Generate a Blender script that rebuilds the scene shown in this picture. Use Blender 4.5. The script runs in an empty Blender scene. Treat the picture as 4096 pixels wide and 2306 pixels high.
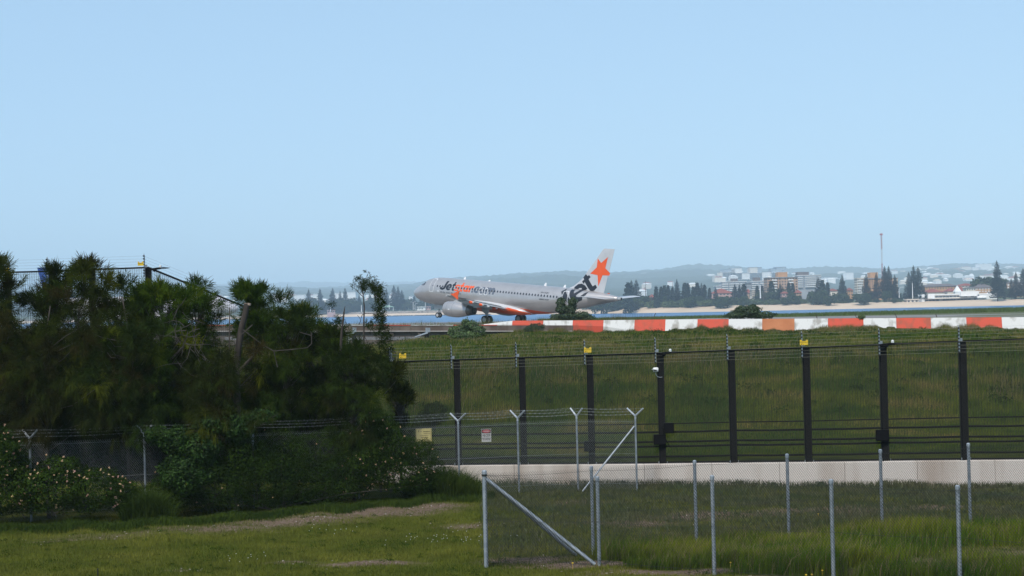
import bpy, bmesh, math, random
import numpy as np
from mathutils import Vector, Matrix, Euler, noise

rnd = random.Random(7)
rs = np.random.RandomState(7)
S = bpy.context.scene
COL = S.collection

# ------------------------------------------------------------------ camera
F = 5690.0                       # focal length in photograph pixels (4096 wide)
PITCH = math.atan(78 / F)
ROLL = math.radians(1.3)
FW = np.array([0, math.cos(PITCH), math.sin(PITCH)])
_up = np.array([0, -math.sin(PITCH), math.cos(PITCH)])
_rt = np.array([1.0, 0, 0])
RT = _rt * math.cos(ROLL) - _up * math.sin(ROLL)
UP = _rt * math.sin(ROLL) + _up * math.cos(ROLL)
cam = bpy.data.cameras.new('camera')
cam.sensor_width = 36.0
cam.lens = F / 4096 * 36
cam.clip_start = 0.5
cam.clip_end = 60000
camo = bpy.data.objects.new('camera', cam)
COL.objects.link(camo)
m = Matrix(((RT[0], UP[0], -FW[0], 0), (RT[1], UP[1], -FW[1], 0), (RT[2], UP[2], -FW[2], 0), (0, 0, 0, 1)))
camo.matrix_world = m
S.camera = camo

# ------------------------------------------------------------------ light
SUN_EL, SUN_AZ = math.radians(52), math.radians(205)      # azimuth clockwise from +Y
W = bpy.data.worlds.new('World')
S.world = W
W.use_nodes = True
nt = W.node_tree
sky = nt.nodes.new('ShaderNodeTexSky')
sky.sky_type = 'NISHITA'
sky.sun_disc = False
sky.sun_elevation = SUN_EL
sky.sun_rotation = SUN_AZ
sky.altitude = 0
sky.air_density = 1.0
sky.dust_density = 0.3
sky.ozone_density = 1.0
gm = nt.nodes.new('ShaderNodeGamma'); gm.inputs[1].default_value = 0.31        # sky colours compressed to even their brightness out from zenith to horizon
ml = nt.nodes.new('ShaderNodeVectorMath'); ml.operation = 'MULTIPLY'; ml.inputs[1].default_value = (1.93, 2.61, 3.20)
nt.links.new(sky.outputs[0], gm.inputs[0]); nt.links.new(gm.outputs[0], ml.inputs[0])
nt.links.new(ml.outputs[0], nt.nodes['Background'].inputs[0])
nt.nodes['Background'].inputs[1].default_value = 0.13
sl = bpy.data.lights.new('sun', 'SUN')
sl.energy = 2.8
sl.angle = math.radians(10)
sl.color = (1.0, 0.93, 0.83)
so = bpy.data.objects.new('sun', sl)
COL.objects.link(so)
sd = Vector((math.sin(SUN_AZ) * math.cos(SUN_EL), math.cos(SUN_AZ) * math.cos(SUN_EL), math.sin(SUN_EL)))
so.rotation_euler = sd.to_track_quat('Z', 'Y').to_euler()
S.view_settings.view_transform = 'Standard'
S.view_settings.look = 'None'
S.view_settings.exposure = 0.38
S.view_settings.gamma = 1.0
S.view_settings.use_curve_mapping = False
S.cycles.volume_bounces = 4
S.cycles.max_bounces = 6


def P(px, py, D):
    """the point seen at photograph pixel (px, py) whose distance along +Y is D metres"""
    d = FW + RT * ((px - 2048) / F) + UP * ((1153 - py) / F)
    return d * (D / d[1])


def hor(px):
    return 1231 - math.tan(ROLL) * (px - 2048)


def XD(px, D):
    return (px - 2048) / F * D


# ------------------------------------------------------------------ mesh helpers
def mk(name, v, f, mat=None, parent=None, smooth=False, kind=None):
    me = bpy.data.meshes.new(name)
    v = np.asarray(v, dtype=np.float32)
    if isinstance(f, np.ndarray) and f.ndim == 2:
        n, k = f.shape
        me.vertices.add(len(v)); me.vertices.foreach_set('co', v.ravel())
        me.loops.add(n * k); me.loops.foreach_set('vertex_index', f.ravel().astype(np.int32))
        me.polygons.add(n)
        me.polygons.foreach_set('loop_start', np.arange(0, n * k, k, dtype=np.int32))
        me.update(calc_edges=True)
        if smooth:
            me.polygons.foreach_set('use_smooth', np.ones(n, dtype=bool))
    else:
        me.from_pydata([tuple(map(float, p)) for p in v], [], [tuple(map(int, q)) for q in f])
        me.update()
        if smooth:
            for p in me.polygons:
                p.use_smooth = True
    if mat:
        me.materials.append(mat)
    o = bpy.data.objects.new(name, me)
    COL.objects.link(o)
    if parent:
        o.parent = parent
    if kind:
        o['kind'] = kind
    return o


def tag(o, label, cat, group=None, kind=None):
    o['label'] = label
    o['category'] = cat
    if group:
        o['group'] = group
    if kind:
        o['kind'] = kind
    return o


def struct(o):
    o['kind'] = 'structure'
    return o


def empty(name, loc=(0, 0, 0), rz=0.0):
    o = bpy.data.objects.new(name, None)
    o.empty_display_size = 0.2
    COL.objects.link(o)
    o.location = [float(c) for c in loc]
    o.rotation_euler = (0, 0, rz)
    return o


def child(o, par):
    """parent a mesh built in world coordinates to an Empty without moving it"""
    o.parent = par
    o.matrix_parent_inverse = (Matrix.Translation(Vector(par.location)) @ Matrix.Rotation(par.rotation_euler.z, 4, 'Z')).inverted()
    return o


class MB:
    def __init__(self):
        self.v, self.f, self.n = [], [], 0

    def add(self, v, f):
        v = np.asarray(v, dtype=float).reshape(-1, 3)
        for q in f:
            self.f.append(tuple(int(i) + self.n for i in q))
        self.v.append(v)
        self.n += len(v)
        return self

    def box(self, a, b, M=None):
        (x0, y0, z0), (x1, y1, z1) = a, b
        v = np.array([(x0, y0, z0), (x1, y0, z0), (x1, y1, z0), (x0, y1, z0), (x0, y0, z1), (x1, y0, z1), (x1, y1, z1), (x0, y1, z1)], float)
        if M is not None:
            v = np.array([tuple(M @ Vector(p)) for p in v])
        return self.add(v, [(0, 3, 2, 1), (4, 5, 6, 7), (0, 1, 5, 4), (1, 2, 6, 5), (2, 3, 7, 6), (3, 0, 4, 7)])

    def beam(self, p, q, w, h, up=(0, 0, 1)):
        """a box section from p to q, w wide sideways and h high"""
        p, q = np.array(p, float), np.array(q, float)
        d = q - p; d /= np.linalg.norm(d)
        s = np.cross(d, up); s /= max(1e-9, np.linalg.norm(s))
        u = np.cross(s, d)
        v = [c + s * a * w / 2 + u * b * h / 2 for c in (p, q) for a, b in ((-1, -1), (1, -1), (1, 1), (-1, 1))]
        return self.add(v, [(0, 1, 2, 3), (7, 6, 5, 4), (0, 4, 5, 1), (1, 5, 6, 2), (2, 6, 7, 3), (3, 7, 4, 0)])

    def tube(self, pts, rad, n=8, cap=True):
        pts = [np.array(p, float) for p in pts]
        if not hasattr(rad, '__len__'):
            rad = [rad] * len(pts)
        if len(rad) != len(pts):
            rad = list(np.interp(np.linspace(0, 1, len(pts)), np.linspace(0, 1, len(rad)), rad))
        base = None
        V = []
        for i, p in enumerate(pts):
            d = pts[min(i + 1, len(pts) - 1)] - pts[max(i - 1, 0)]
            d /= max(1e-9, np.linalg.norm(d))
            if base is None:
                base = np.cross(d, (0.3, 0.9, 0.1))
                if np.linalg.norm(base) < 0.2:
                    base = np.cross(d, (1, 0, 0))
            a = base - d * np.dot(base, d); a /= max(1e-9, np.linalg.norm(a)); base = a
            b = np.cross(d, a)
            for k in range(n):
                t = 2 * math.pi * k / n
                V.append(p + (a * math.cos(t) + b * math.sin(t)) * rad[i])
        Fc = []
        for i in range(len(pts) - 1):
            for k in range(n):
                k2 = (k + 1) % n
                Fc.append((i * n + k, i * n + k2, (i + 1) * n + k2, (i + 1) * n + k))
        if cap:
            Fc.append(tuple(range(n - 1, -1, -1)))
            Fc.append(tuple((len(pts) - 1) * n + k for k in range(n)))
        return self.add(V, Fc)

    def ball(self, c, r, nu=8, nv=5, sc=(1, 1, 1)):
        V = [(c[0], c[1], c[2] - r * sc[2])]
        for j in range(1, nv):
            a = -math.pi / 2 + math.pi * j / nv
            for k in range(nu):
                t = 2 * math.pi * k / nu
                V.append((c[0] + r * sc[0] * math.cos(a) * math.cos(t), c[1] + r * sc[1] * math.cos(a) * math.sin(t), c[2] + r * sc[2] * math.sin(a)))
        V.append((c[0], c[1], c[2] + r * sc[2]))
        Fc = [(0, 1 + (k + 1) % nu, 1 + k) for k in range(nu)]
        for j in range(nv - 2):
            for k in range(nu):
                k2 = (k + 1) % nu
                Fc.append((1 + j * nu + k, 1 + j * nu + k2, 1 + (j + 1) * nu + k2, 1 + (j + 1) * nu + k))
        L = 1 + (nv - 2) * nu
        Fc += [(L + k, L + (k + 1) % nu, len(V) - 1) for k in range(nu)]
        return self.add(V, Fc)

    def rings(self, R, cap0=True, cap1=True, close=True):
        """loft a list of equally long rings"""
        n = len(R[0]); V = np.concatenate([np.asarray(r, float) for r in R]); Fc = []
        for i in range(len(R) - 1):
            for k in range(n if close else n - 1):
                k2 = (k + 1) % n
                Fc.append((i * n + k, i * n + k2, (i + 1) * n + k2, (i + 1) * n + k))
        if cap0: Fc.append(tuple(range(n - 1, -1, -1)))
        if cap1: Fc.append(tuple((len(R) - 1) * n + k for k in range(n)))
        return self.add(V, Fc)

    def build(self, name, mat=None, parent=None, smooth=False, kind=None):
        return mk(name, np.concatenate(self.v), self.f, mat, parent, smooth, kind)


def prisms(seg, r, n=3):
    """thin rods for (N,2,3) segments; returns vertices and quad faces"""
    seg = np.asarray(seg, float)
    d = seg[:, 1] - seg[:, 0]
    d /= np.maximum(1e-9, np.linalg.norm(d, axis=1))[:, None]
    ref = np.where(np.abs(d[:, 1:2]) > 0.8, np.array([[1.0, 0, 0]]), np.array([[0, 1.0, 0]]))
    a = np.cross(d, ref); a /= np.linalg.norm(a, axis=1)[:, None]
    b = np.cross(d, a)
    N = len(seg); V = np.zeros((N, 2, n, 3))
    rr = np.broadcast_to(np.asarray(r, float), (N,))[:, None]
    for k in range(n):
        t = 2 * math.pi * k / n
        off = (a * math.cos(t) + b * math.sin(t)) * rr
        V[:, 0, k] = seg[:, 0] + off
        V[:, 1, k] = seg[:, 1] + off
    base = (np.arange(N) * 2 * n)[:, None, None]
    Fq = np.array([[k, (k + 1) % n, n + (k + 1) % n, n + k] for k in range(n)])[None] + base
    return V.reshape(-1, 3), Fq.reshape(-1, 4)


def cat_vf(parts):
    V, Fs, n = [], [], 0
    for v, f in parts:
        V.append(v); Fs.append(f + n); n += len(v)
    return np.concatenate(V), np.concatenate(Fs)


# ------------------------------------------------------------------ materials
def pm(name, c1, c2=None, scale=1.0, rough=0.8, metal=0.0, bump=0.0, detail=4, island=0.0, stretch=(1, 1, 1), spec=0.5, bscale=None, coords='Object', lo=0.35, hi=0.65, c3=None):
    mt = bpy.data.materials.new(name)
    mt.use_nodes = True
    t = mt.node_tree; b = t.nodes['Principled BSDF']
    b.inputs['Roughness'].default_value = rough
    b.inputs['Metallic'].default_value = metal
    b.inputs['Specular IOR Level'].default_value = spec
    b.inputs['Base Color'].default_value = (*c1, 1)
    out = None
    tc = t.nodes.new('ShaderNodeTexCoord')
    mp = t.nodes.new('ShaderNodeMapping'); mp.inputs['Scale'].default_value = stretch
    t.links.new(tc.outputs[coords], mp.inputs[0])
    if c2 is not None:
        ns = t.nodes.new('ShaderNodeTexNoise'); ns.inputs['Scale'].default_value = scale; ns.inputs['Detail'].default_value = detail
        t.links.new(mp.outputs[0], ns.inputs['Vector'])
        r = t.nodes.new('ShaderNodeValToRGB')
        r.color_ramp.elements[0].position = lo; r.color_ramp.elements[0].color = (*c1, 1)
        r.color_ramp.elements[1].position = hi; r.color_ramp.elements[1].color = (*c2, 1)
        if c3 is not None:
            e = r.color_ramp.elements.new(hi + 0.12); e.color = (*c3, 1)
        t.links.new(ns.outputs[0], r.inputs[0]); out = r.outputs[0]
    if island:
        g = t.nodes.new('ShaderNodeNewGeometry')
        mr = t.nodes.new('ShaderNodeMapRange'); mr.inputs['To Min'].default_value = 1 - island; mr.inputs['To Max'].default_value = 1 + island
        t.links.new(g.outputs['Random Per Island'], mr.inputs[0])
        mx = t.nodes.new('ShaderNodeVectorMath'); mx.operation = 'SCALE'
        if out is None:
            mx.inputs[0].default_value = c1
        else:
            t.links.new(out, mx.inputs[0])
        t.links.new(mr.outputs[0], mx.inputs['Scale']); out = mx.outputs[0]
    if out is not None:
        t.links.new(out, b.inputs['Base Color'])
    if bump:
        n2 = t.nodes.new('ShaderNodeTexNoise'); n2.inputs['Scale'].default_value = bscale or scale * 4; n2.inputs['Detail'].default_value = 4
        t.links.new(mp.outputs[0], n2.inputs['Vector'])
        bp = t.nodes.new('ShaderNodeBump'); bp.inputs['Strength'].default_value = bump
        t.links.new(n2.outputs[0], bp.inputs['Height']); t.links.new(bp.outputs[0], b.inputs['Normal'])
    return mt


M = {}
M['galv'] = pm('galvanised_steel', (0.22, 0.25, 0.285), (0.32, 0.35, 0.385), 7, 0.55, 0.4, bump=0.1)
M['galv_bright'] = pm('bright_galvanised_steel', (0.36, 0.39, 0.43), (0.46, 0.48, 0.51), 9, 0.4, 0.5)
M['wire'] = pm('galvanised_wire', (0.22, 0.24, 0.24), None, rough=0.6, metal=0.3)
M['dark_wire'] = pm('dark_coated_wire', (0.012, 0.014, 0.013), None, rough=0.6)
M['black'] = pm('black_powder_coat', (0.003, 0.003, 0.004), (0.006, 0.006, 0.007), 6, 0.7, spec=0.12)
M['black_mesh'] = pm('black_mesh_wire', (0.008, 0.009, 0.009), None, rough=0.6)
M['ins'] = pm('black_insulator', (0.01, 0.01, 0.012), None, rough=0.35)
M['yellow'] = pm('yellow_sign', (0.75, 0.50, 0.02), (0.65, 0.42, 0.02), 12, 0.5)
M['cream'] = pm('cream_sign', (0.45, 0.38, 0.16), (0.38, 0.32, 0.14), 12, 0.6)
M['white_sign'] = pm('white_sign', (0.55, 0.53, 0.52), (0.45, 0.43, 0.42), 12, 0.6)
M['red_sign'] = pm('red_sign', (0.45, 0.03, 0.04), None, rough=0.5)
M['ink'] = pm('sign_ink', (0.012, 0.012, 0.012), None, rough=0.6)
M['white_plastic'] = pm('white_plastic', (0.7, 0.7, 0.7), None, rough=0.35)
M['conc'] = pm('pale_concrete', (0.40, 0.33, 0.28), (0.56, 0.50, 0.455), 1.1, 0.9, bump=0.15, bscale=20, stretch=(1, 1, 0.12), detail=6, lo=.30, hi=.48)
M['asphalt'] = pm('asphalt', (0.16, 0.15, 0.15), (0.22, 0.21, 0.2), 0.3, 0.9)
M['sand'] = pm('beach_sand', (0.52, 0.39, 0.27), (0.64, 0.49, 0.35), 0.02, 0.95)
M['bark'] = pm('casuarina_bark', (0.028, 0.022, 0.018), (0.06, 0.048, 0.04), 8, 0.95, bump=0.5, stretch=(1, 1, 0.3))
M['twig'] = pm('grey_twig', (0.035, 0.029, 0.025), (0.075, 0.063, 0.055), 6, 0.95)
M['cut'] = pm('cut_wood', (0.32, 0.24, 0.19), None, rough=0.9)


def tone_mat(name, cols):
    """needle colour picked per cluster by the mesh attribute 'tone'"""
    mt = pm(name, cols[0], None, rough=0.9, spec=0.0)
    t = mt.node_tree; b = t.nodes['Principled BSDF']
    at = t.nodes.new('ShaderNodeAttribute'); at.attribute_name = 'tone'
    r = t.nodes.new('ShaderNodeValToRGB'); e = r.color_ramp.elements
    e[0].position = 0; e[0].color = (*cols[0], 1); e[1].position = 1; e[1].color = (*cols[-1], 1)
    for k, c in enumerate(cols[1:-1]):
        q = e.new((k + 1) / (len(cols) - 1)); q.color = (*c, 1)
    t.links.new(at.outputs['Fac'], r.inputs[0])
    g = t.nodes.new('ShaderNodeNewGeometry'); mr = t.nodes.new('ShaderNodeMapRange'); mr.inputs['To Min'].default_value = .65; mr.inputs['To Max'].default_value = 1.35
    t.links.new(g.outputs['Random Per Island'], mr.inputs[0])
    mx = t.nodes.new('ShaderNodeVectorMath'); mx.operation = 'SCALE'
    t.links.new(r.outputs[0], mx.inputs[0]); t.links.new(mr.outputs[0], mx.inputs['Scale']); t.links.new(mx.outputs[0], b.inputs['Base Color'])
    return mt


M['needle'] = tone_mat('casuarina_needles', [(0.028, 0.024, 0.007), (0.016, 0.021, 0.005), (0.017, 0.030, 0.006), (0.026, 0.042, 0.006), (0.055, 0.068, 0.006)])
M['needle_b'] = tone_mat('olive_casuarina_needles', [(0.032, 0.026, 0.008), (0.021, 0.021, 0.006), (0.016, 0.024, 0.005), (0.026, 0.034, 0.006), (0.045, 0.052, 0.006)])
M['needle_c'] = tone_mat('green_casuarina_needles', [(0.024, 0.026, 0.008), (0.018, 0.029, 0.005), (0.022, 0.043, 0.006), (0.034, 0.060, 0.006), (0.085, 0.095, 0.006)])
# ------------------------------------------------------------------ terrain
def wallY(x):
    return 47.0 - 0.32 * (x + 3.98)


def barY(x):
    return 134.0 - 0.255 * (x + 16.0)


def sm(a, b, x):
    t = np.clip((x - a) / (b - a), 0, 1)
    return t * t * (3 - 2 * t)


def lawn_z(x, y):
    x, y = np.asarray(x, float), np.asarray(y, float)
    return -5.05 - 0.033 * (np.maximum(y, 5) - 27) + 0.03 * np.sin(x * 1.3) * np.cos(y * 0.9) + 0.02 * np.sin(x * 3.1 + y)


def bank_z(x, y):
    x, y = np.asarray(x, float), np.asarray(y, float)
    top = -2.36 - 0.36 * np.clip((x - 10) / 32, 0, 1) - 0.9 * sm(-7, -13, x)
    prof = np.interp(y, [40, 57, 62, 68, 76, 88, 105], [0, 0, 0.2, 0.5, 0.80, 0.93, 1.0])
    z = -5.06 + (top + 5.06) * prof
    z = z + 0.10 * np.sin(x * 0.42 + 1) * sm(60, 75, y) + 0.05 * np.sin(x * 0.9 + y * 0.3) * sm(58, 66, y)
    bank = -5.06 + 3.2 * sm(-4.0, -12.0, x) * (1 - sm(66, 90, y))
    return np.maximum(z, bank)


LAND_PX = [-2500, -500, 900, 1500, 2000, 2300, 3000, 4096, 6500]
LAND_D = [330, 322, 310, 236, 228, 225, 224, 256, 300]


def field_z(x, y):
    x, y = np.asarray(x, float), np.asarray(y, float)
    return -2.24 - 0.10 * sm(150, 190, y) * 0 - 0.0 * x + 0.0 * y - 0.30 * np.clip((x - 10) / 32, 0, 1) * (1 - sm(125, 175, y))


def fbm(x, y, s, o=0.0):
    return np.array([noise.noise(Vector((a * s + o, b * s - o, o))) for a, b in zip(np.ravel(x), np.ravel(y))]).reshape(np.shape(x))


def grid_mesh(name, X, Y, Z, mat, attr=None):
    r, c = X.shape
    V = np.stack([X, Y, Z], -1).reshape(-1, 3)
    i = np.arange(r * c).reshape(r, c)
    Fq = np.stack([i[:-1, :-1], i[:-1, 1:], i[1:, 1:], i[1:, :-1]], -1).reshape(-1, 4)
    o = mk(name, V, Fq, mat, smooth=True)
    for k, a in (attr or {}).items():
        at = o.data.attributes.new(k, 'FLOAT', 'POINT')
        at.data.foreach_set('value', np.ravel(a).astype(np.float32))
    return o


# bare-earth patches, given as (x, y, half length, half width, strength)
def gpt(px, py):
    """lawn point under a photograph pixel"""
    D = 30.0
    for _ in range(12):
        D = 5.05 / ((py - hor(px)) / F) * (1 + 0.033 * (D - 27) / 5.05)
    return XD(px, D), D


DIRT = []
for px, py, a, b, s in [(1500, 2045, 2.4, 1.1, .85), (1150, 2085, 2.2, 0.9, 0.75), (850, 2115, 2.0, 0.8, 0.65), (450, 2140, 2.2, 0.7, 0.5), (1560, 2030, .9, .35, 1.0), (1300, 2070, .8, .25, .9), (250, 2160, 1.4, 0.3, 0.5),
                        (1720, 2025, 1.3, 0.8, 0.8), (1850, 2100, 0.9, 0.5, 0.7), (1450, 2255, 1.1, 0.3, 1.0), (1150, 2250, .6, 0.2, 0.7), (700, 2280, .5, .15, .5),
                        (2080, 2240, 1.0, 0.45, 1.0), (2300, 2262, 1.5, 0.3, 1.1), (2750, 2285, 2.0, 0.28, 1.1), (3050, 2320, 1.6, 0.35, 1.0),
                        (2500, 2090, 2.0, 0.8, 0.7), (2850, 2060, 2.6, 0.9, 0.8), (3300, 2040, 2.6, 0.8, 0.8), (3700, 2030, 2.2, 0.6, 0.8), (2300, 2010, 2.0, 0.6, 0.6),
                        (3900, 2250, 1.6, 0.9, .85), (3550, 2290, 1.1, 0.5, .8), (4200, 2230, 1.5, 1.2, .9), (3900, 2150, .6, .2, .5)]:
    x, y = gpt(px, py); DIRT.append((x, y, a * 1.05, b * 1.45, s * .93))


def dirt_at(x, y):
    x, y = np.asarray(x, float), np.asarray(y, float)
    d = np.zeros(x.shape)
    for cx, cy, a, b, s in DIRT:
        d = np.maximum(d, s * np.exp(-(((x - cx) / a) ** 2 + ((y - cy) / b) ** 2)))
    return d


def ground_mat(name, green1, green2, dirt1, dirt2, gs=1.2):
    mt = pm(name, green1, green2, gs, 0.95, bump=0.4, bscale=30, spec=0.0)
    t = mt.node_tree; b = t.nodes['Principled BSDF']
    base = b.inputs['Base Color'].links[0].from_socket
    at = t.nodes.new('ShaderNodeAttribute'); at.attribute_name = 'dirt'
    tc = t.nodes.new('ShaderNodeTexCoord')
    n = t.nodes.new('ShaderNodeTexNoise'); n.inputs['Scale'].default_value = 3.5; n.inputs['Detail'].default_value = 8; n.inputs['Roughness'].default_value = 0.7
    t.links.new(tc.outputs['Object'], n.inputs['Vector'])
    n2 = t.nodes.new('ShaderNodeTexNoise'); n2.inputs['Scale'].default_value = 14; n2.inputs['Detail'].default_value = 4
    t.links.new(tc.outputs['Object'], n2.inputs['Vector'])
    r2 = t.nodes.new('ShaderNodeValToRGB')
    r2.color_ramp.elements[0].position = .4; r2.color_ramp.elements[0].color = (*dirt1, 1)
    r2.color_ramp.elements[1].position = .65; r2.color_ramp.elements[1].color = (*dirt2, 1)
    t.links.new(n2.outputs[0], r2.inputs[0])
    ad = t.nodes.new('ShaderNodeMath'); ad.operation = 'ADD'
    t.links.new(at.outputs['Fac'], ad.inputs[0]); t.links.new(n.outputs[0], ad.inputs[1])
    mr = t.nodes.new('ShaderNodeMapRange'); mr.inputs['From Min'].default_value = 0.75; mr.inputs['From Max'].default_value = 1.15
    t.links.new(ad.outputs[0], mr.inputs[0])
    mx = t.nodes.new('ShaderNodeMix'); mx.data_type = 'RGBA'
    t.links.new(mr.outputs[0], mx.inputs[0]); t.links.new(base, mx.inputs[6]); t.links.new(r2.outputs[0], mx.inputs[7])
    t.links.new(mx.outputs[2], b.inputs['Base Color'])
    return mt


G_LAWN = ground_mat('lawn_soil', (0.055, 0.060, 0.012), (0.08, 0.088, 0.014), (0.10, 0.07, 0.05), (0.19, 0.14, 0.11))
# lawn in front of the concrete wall
xs = np.concatenate([np.linspace(-60, -18, 22)[:-1], np.arange(-18, 20, 0.16), np.linspace(20, 60, 21)])
ts = np.linspace(0, 1, 170)
X = np.repeat(xs[None], len(ts), 0)
Y = 3 + (wallY(X) - 0.02 - 3) * (ts[:, None] ** 0.55)
lawn = struct(grid_mesh('lawn', X, Y, lawn_z(X, Y), G_LAWN, {'dirt': dirt_at(X, Y)}))

# grassy embankment between the fence wall and the parapet
G_BANK = ground_mat('bank_soil', (0.035, 0.045, 0.008), (0.055, 0.062, 0.010), (0.08, 0.07, 0.02), (0.10, 0.09, 0.03))
xs = np.concatenate([np.linspace(-160, -22, 40)[:-1], np.arange(-22, 50, 0.8), np.linspace(50, 160, 30)])
ts = np.linspace(0, 1, 60)
X = np.repeat(xs[None], len(ts), 0)
Y0 = wallY(X) + 0.28
Y = Y0 + (barY(X) - 0.05 - Y0) * ts[:, None]
embankment = struct(grid_mesh('embankment', X, Y, bank_z(X, Y), G_BANK, {'dirt': 0.1 + 0 * X}))

# airfield behind the parapet: flat grass out to the sea wall, with a rock drop to the water
G_FIELD = pm('airfield_grass', (0.06, 0.07, 0.02), (0.09, 0.10, 0.03), 0.15, 0.95, bump=0.3, bscale=5)
pxs = np.linspace(-2500, 6500, 220)
rows = []
for t in np.concatenate([np.linspace(0, 1, 24), [1.012, 1.03]]):
    Dl = np.interp(pxs, LAND_PX, LAND_D)
    k = (pxs - 2048) / F
    D0 = (134 - 0.255 * 16) / (1 + 0.255 * k) + 0.45          # on the parapet line
    D = D0 + (Dl - D0) * t
    x = k * D
    z = field_z(x, D)
    if t > 1: z = z * 0 - (3.6 if t < 1.02 else 8.0)
    rows.append(np.stack([x, D, z], -1))
A = np.array(rows)
airfield = struct(grid_mesh('airfield_ground', A[..., 0], A[..., 1], A[..., 2], G_FIELD))

# runway in the direction of the take-off run
PX0, PY0, PZ0, YAW, NOSE = -1.269, 204.04, -2.246, 0.685, 0.091
RD = np.array([math.cos(YAW), -math.sin(YAW)]); RN = np.array([math.sin(YAW), math.cos(YAW)])


def strip(name, t0, t1, n0, n1, mat, dz, n=60):
    V = []
    for t in np.linspace(t0, t1, n):
        for w in (n0, n1):
            q = np.array([PX0, PY0]) + RD * t + RN * w
            V.append((q[0], q[1], field_z(q[0], q[1]) + dz))
    return struct(mk(name, V, [(2 * i, 2 * i + 2, 2 * i + 3, 2 * i + 1) for i in range(n - 1)], mat))


# keep clear of the parapet line: the strip is cut where the runway passes beneath it
strip('runway', -70, 78, -22.5, 22.5, M['asphalt'], 0.004)
strip('taxiway_shoulder', 40, 95, 3.0, 22.4, M['asphalt'], 0.008)
M['paint'] = pm('road_paint', (0.6, 0.58, 0.54), (0.45, 0.43, 0.4), 2, 0.8)
M['paint_y'] = pm('yellow_paint', (0.5, 0.36, 0.12), (0.4, 0.3, 0.12), 2, 0.8)
strip('runway_edge_line', -70, 78, 20.6, 21.5, M['paint'], 0.012)
strip('taxiway_line', 30, 95, 10.0, 10.3, M['paint_y'], 0.014)

# water
mt = pm('bay_water', (0.02, 0.10, 0.24), (0.03, 0.13, 0.28), 0.08, 0.35, bump=0.9, stretch=(0.3, 1, 1), bscale=.9, spec=0.25)
wv = [(-14000, 210, -6.5), (14000, 210, -6.5), (14000, 15500, -6.5), (-14000, 15500, -6.5)]
water = struct(mk('water', wv, [(0, 1, 2, 3)], mt))
bed = struct(mk('ground', [(-14000, -50, -8.5), (14000, -50, -8.5), (14000, 15800, -8.5), (-14000, 15800, -8.5)], [(0, 1, 2, 3)], pm('sea_bed_soil', (0.05, 0.05, 0.04))))

# far shore, plain and hills
SH_PX = [-4000, 0, 1400, 1700, 1950, 2300, 2700, 4096, 8000]
SH_D = [2300, 1900, 1640, 1500, 1350, 1160, 1040, 985, 1000]
S5 = ([-4000, 0, 800, 1180, 1400, 1650, 1880, 1967, 2100, 2266, 2341, 2440, 2593, 2780, 2913, 3059, 3152, 3245, 3440, 3567, 3695, 3809, 4013, 4096, 5000, 8000],
      [1215, 1175, 1160, 1152, 1153, 1141, 1109, 1102, 1096, 1086, 1091, 1092, 1081, 1070, 1074, 1081, 1081, 1075, 1074, 1073, 1066, 1060, 1056, 1056, 1052, 1040])
S9 = ([-4000, 0, 800, 1072, 1223, 1338, 1650, 1900, 2300, 4096, 8000], [1190, 1150, 1137, 1132, 1124, 1129, 1127, 1118, 1113, 1090, 1060])


CR, BK = 7500.0, 12500.0            # distance of the main ridge and of the blue ridge behind it


def far_z(px, D):
    """height of the far land at lateral pixel px and distance D (arrays)"""
    sh = np.interp(px, SH_PX, SH_D)
    z5 = (hor(px) - np.interp(px, *S5)) / F * CR - 4
    z9 = (hor(px) - np.interp(px, *S9)) / F * BK - 5
    u = (D - sh)
    z = np.where(u < 0, -8.0, np.interp(u, [0, 6, 30, 45, 60, 400], [-6.7, -6.3, -3.4, -2.2, -1.2, 0.0]))
    t = np.clip((D - 1900) / (CR - 1900), 0, 1)
    z = z + (z5 - z) * (t ** 1.15) * (D > 1900)
    z = z + 17 * np.exp(-((D - 3500) / 420.0) ** 2 - ((px - 3000) / 190.0) ** 2)        # knoll that carries the white towers
    z = z - np.clip((D - CR) / 900, 0, 1) * z5 * 0.5
    t9 = np.clip((D - CR - 1500) / (BK - CR - 1500), 0, 1)
    z = np.where(D > CR + 1500, z + (z9 - z) * t9 ** 0.8, z)
    return z


pxf = np.concatenate([np.linspace(-4000, -100, 90)[:-1], np.arange(-100, 4200, 7.0), np.linspace(4200, 8000, 90)])
tt = np.concatenate([[-0.02, 0, 0.001, 0.0048, 0.007, 0.0102, 0.02, 0.04, 0.07], np.linspace(0.1, 1, 60)])
sh = np.interp(pxf, SH_PX, SH_D)
rows = []
for t in list(tt) + [1.05, 1.12, 1.2, 1.35, 1.6, 1.8, 1.95, 2.0, 2.1, 2.5]:
    if t <= 1: D = sh + (CR - sh) * t
    else: D = CR + (t - 1) * (BK - CR) + 0 * sh
    rows.append((XD(pxf, D), D, far_z(pxf, D)))
X = np.array([r[0] for r in rows]); Y = np.array([r[1] for r in rows]); Z = np.array([r[2] for r in rows])
up_ = np.clip((Y - 1900) / 3000, 0, 1)
nz = fbm(X, Y, 1 / 450.0, 3.3) * 30 * np.clip((Y - 2600) / 3000, 0, 1) * (Y < CR - 150)
tree = fbm(X, Y, 1 / 70.0, 9.1) * 7 + fbm(X, Y, 1 / 18.0, 5.7) * 6
Z = Z + nz + up_ * (tree + 2)
mt = pm('wooded_hillside', (0.025, 0.04, 0.02), (0.05, 0.065, 0.03), 0.012, 0.95, bump=0.0, detail=8)
far = grid_mesh('far_hills', X, Y, Z, mt)
struct(far)
far.data.materials.append(M['sand'])
far.data.materials.append(pm('shore_scrub', (0.09, 0.08, 0.05), (0.16, 0.13, 0.09), 0.2, 0.95))
far.data.materials.append(pm('seaside_turf', (0.06, 0.085, 0.03), (0.1, 0.12, 0.05), 0.05, 0.95))
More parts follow.
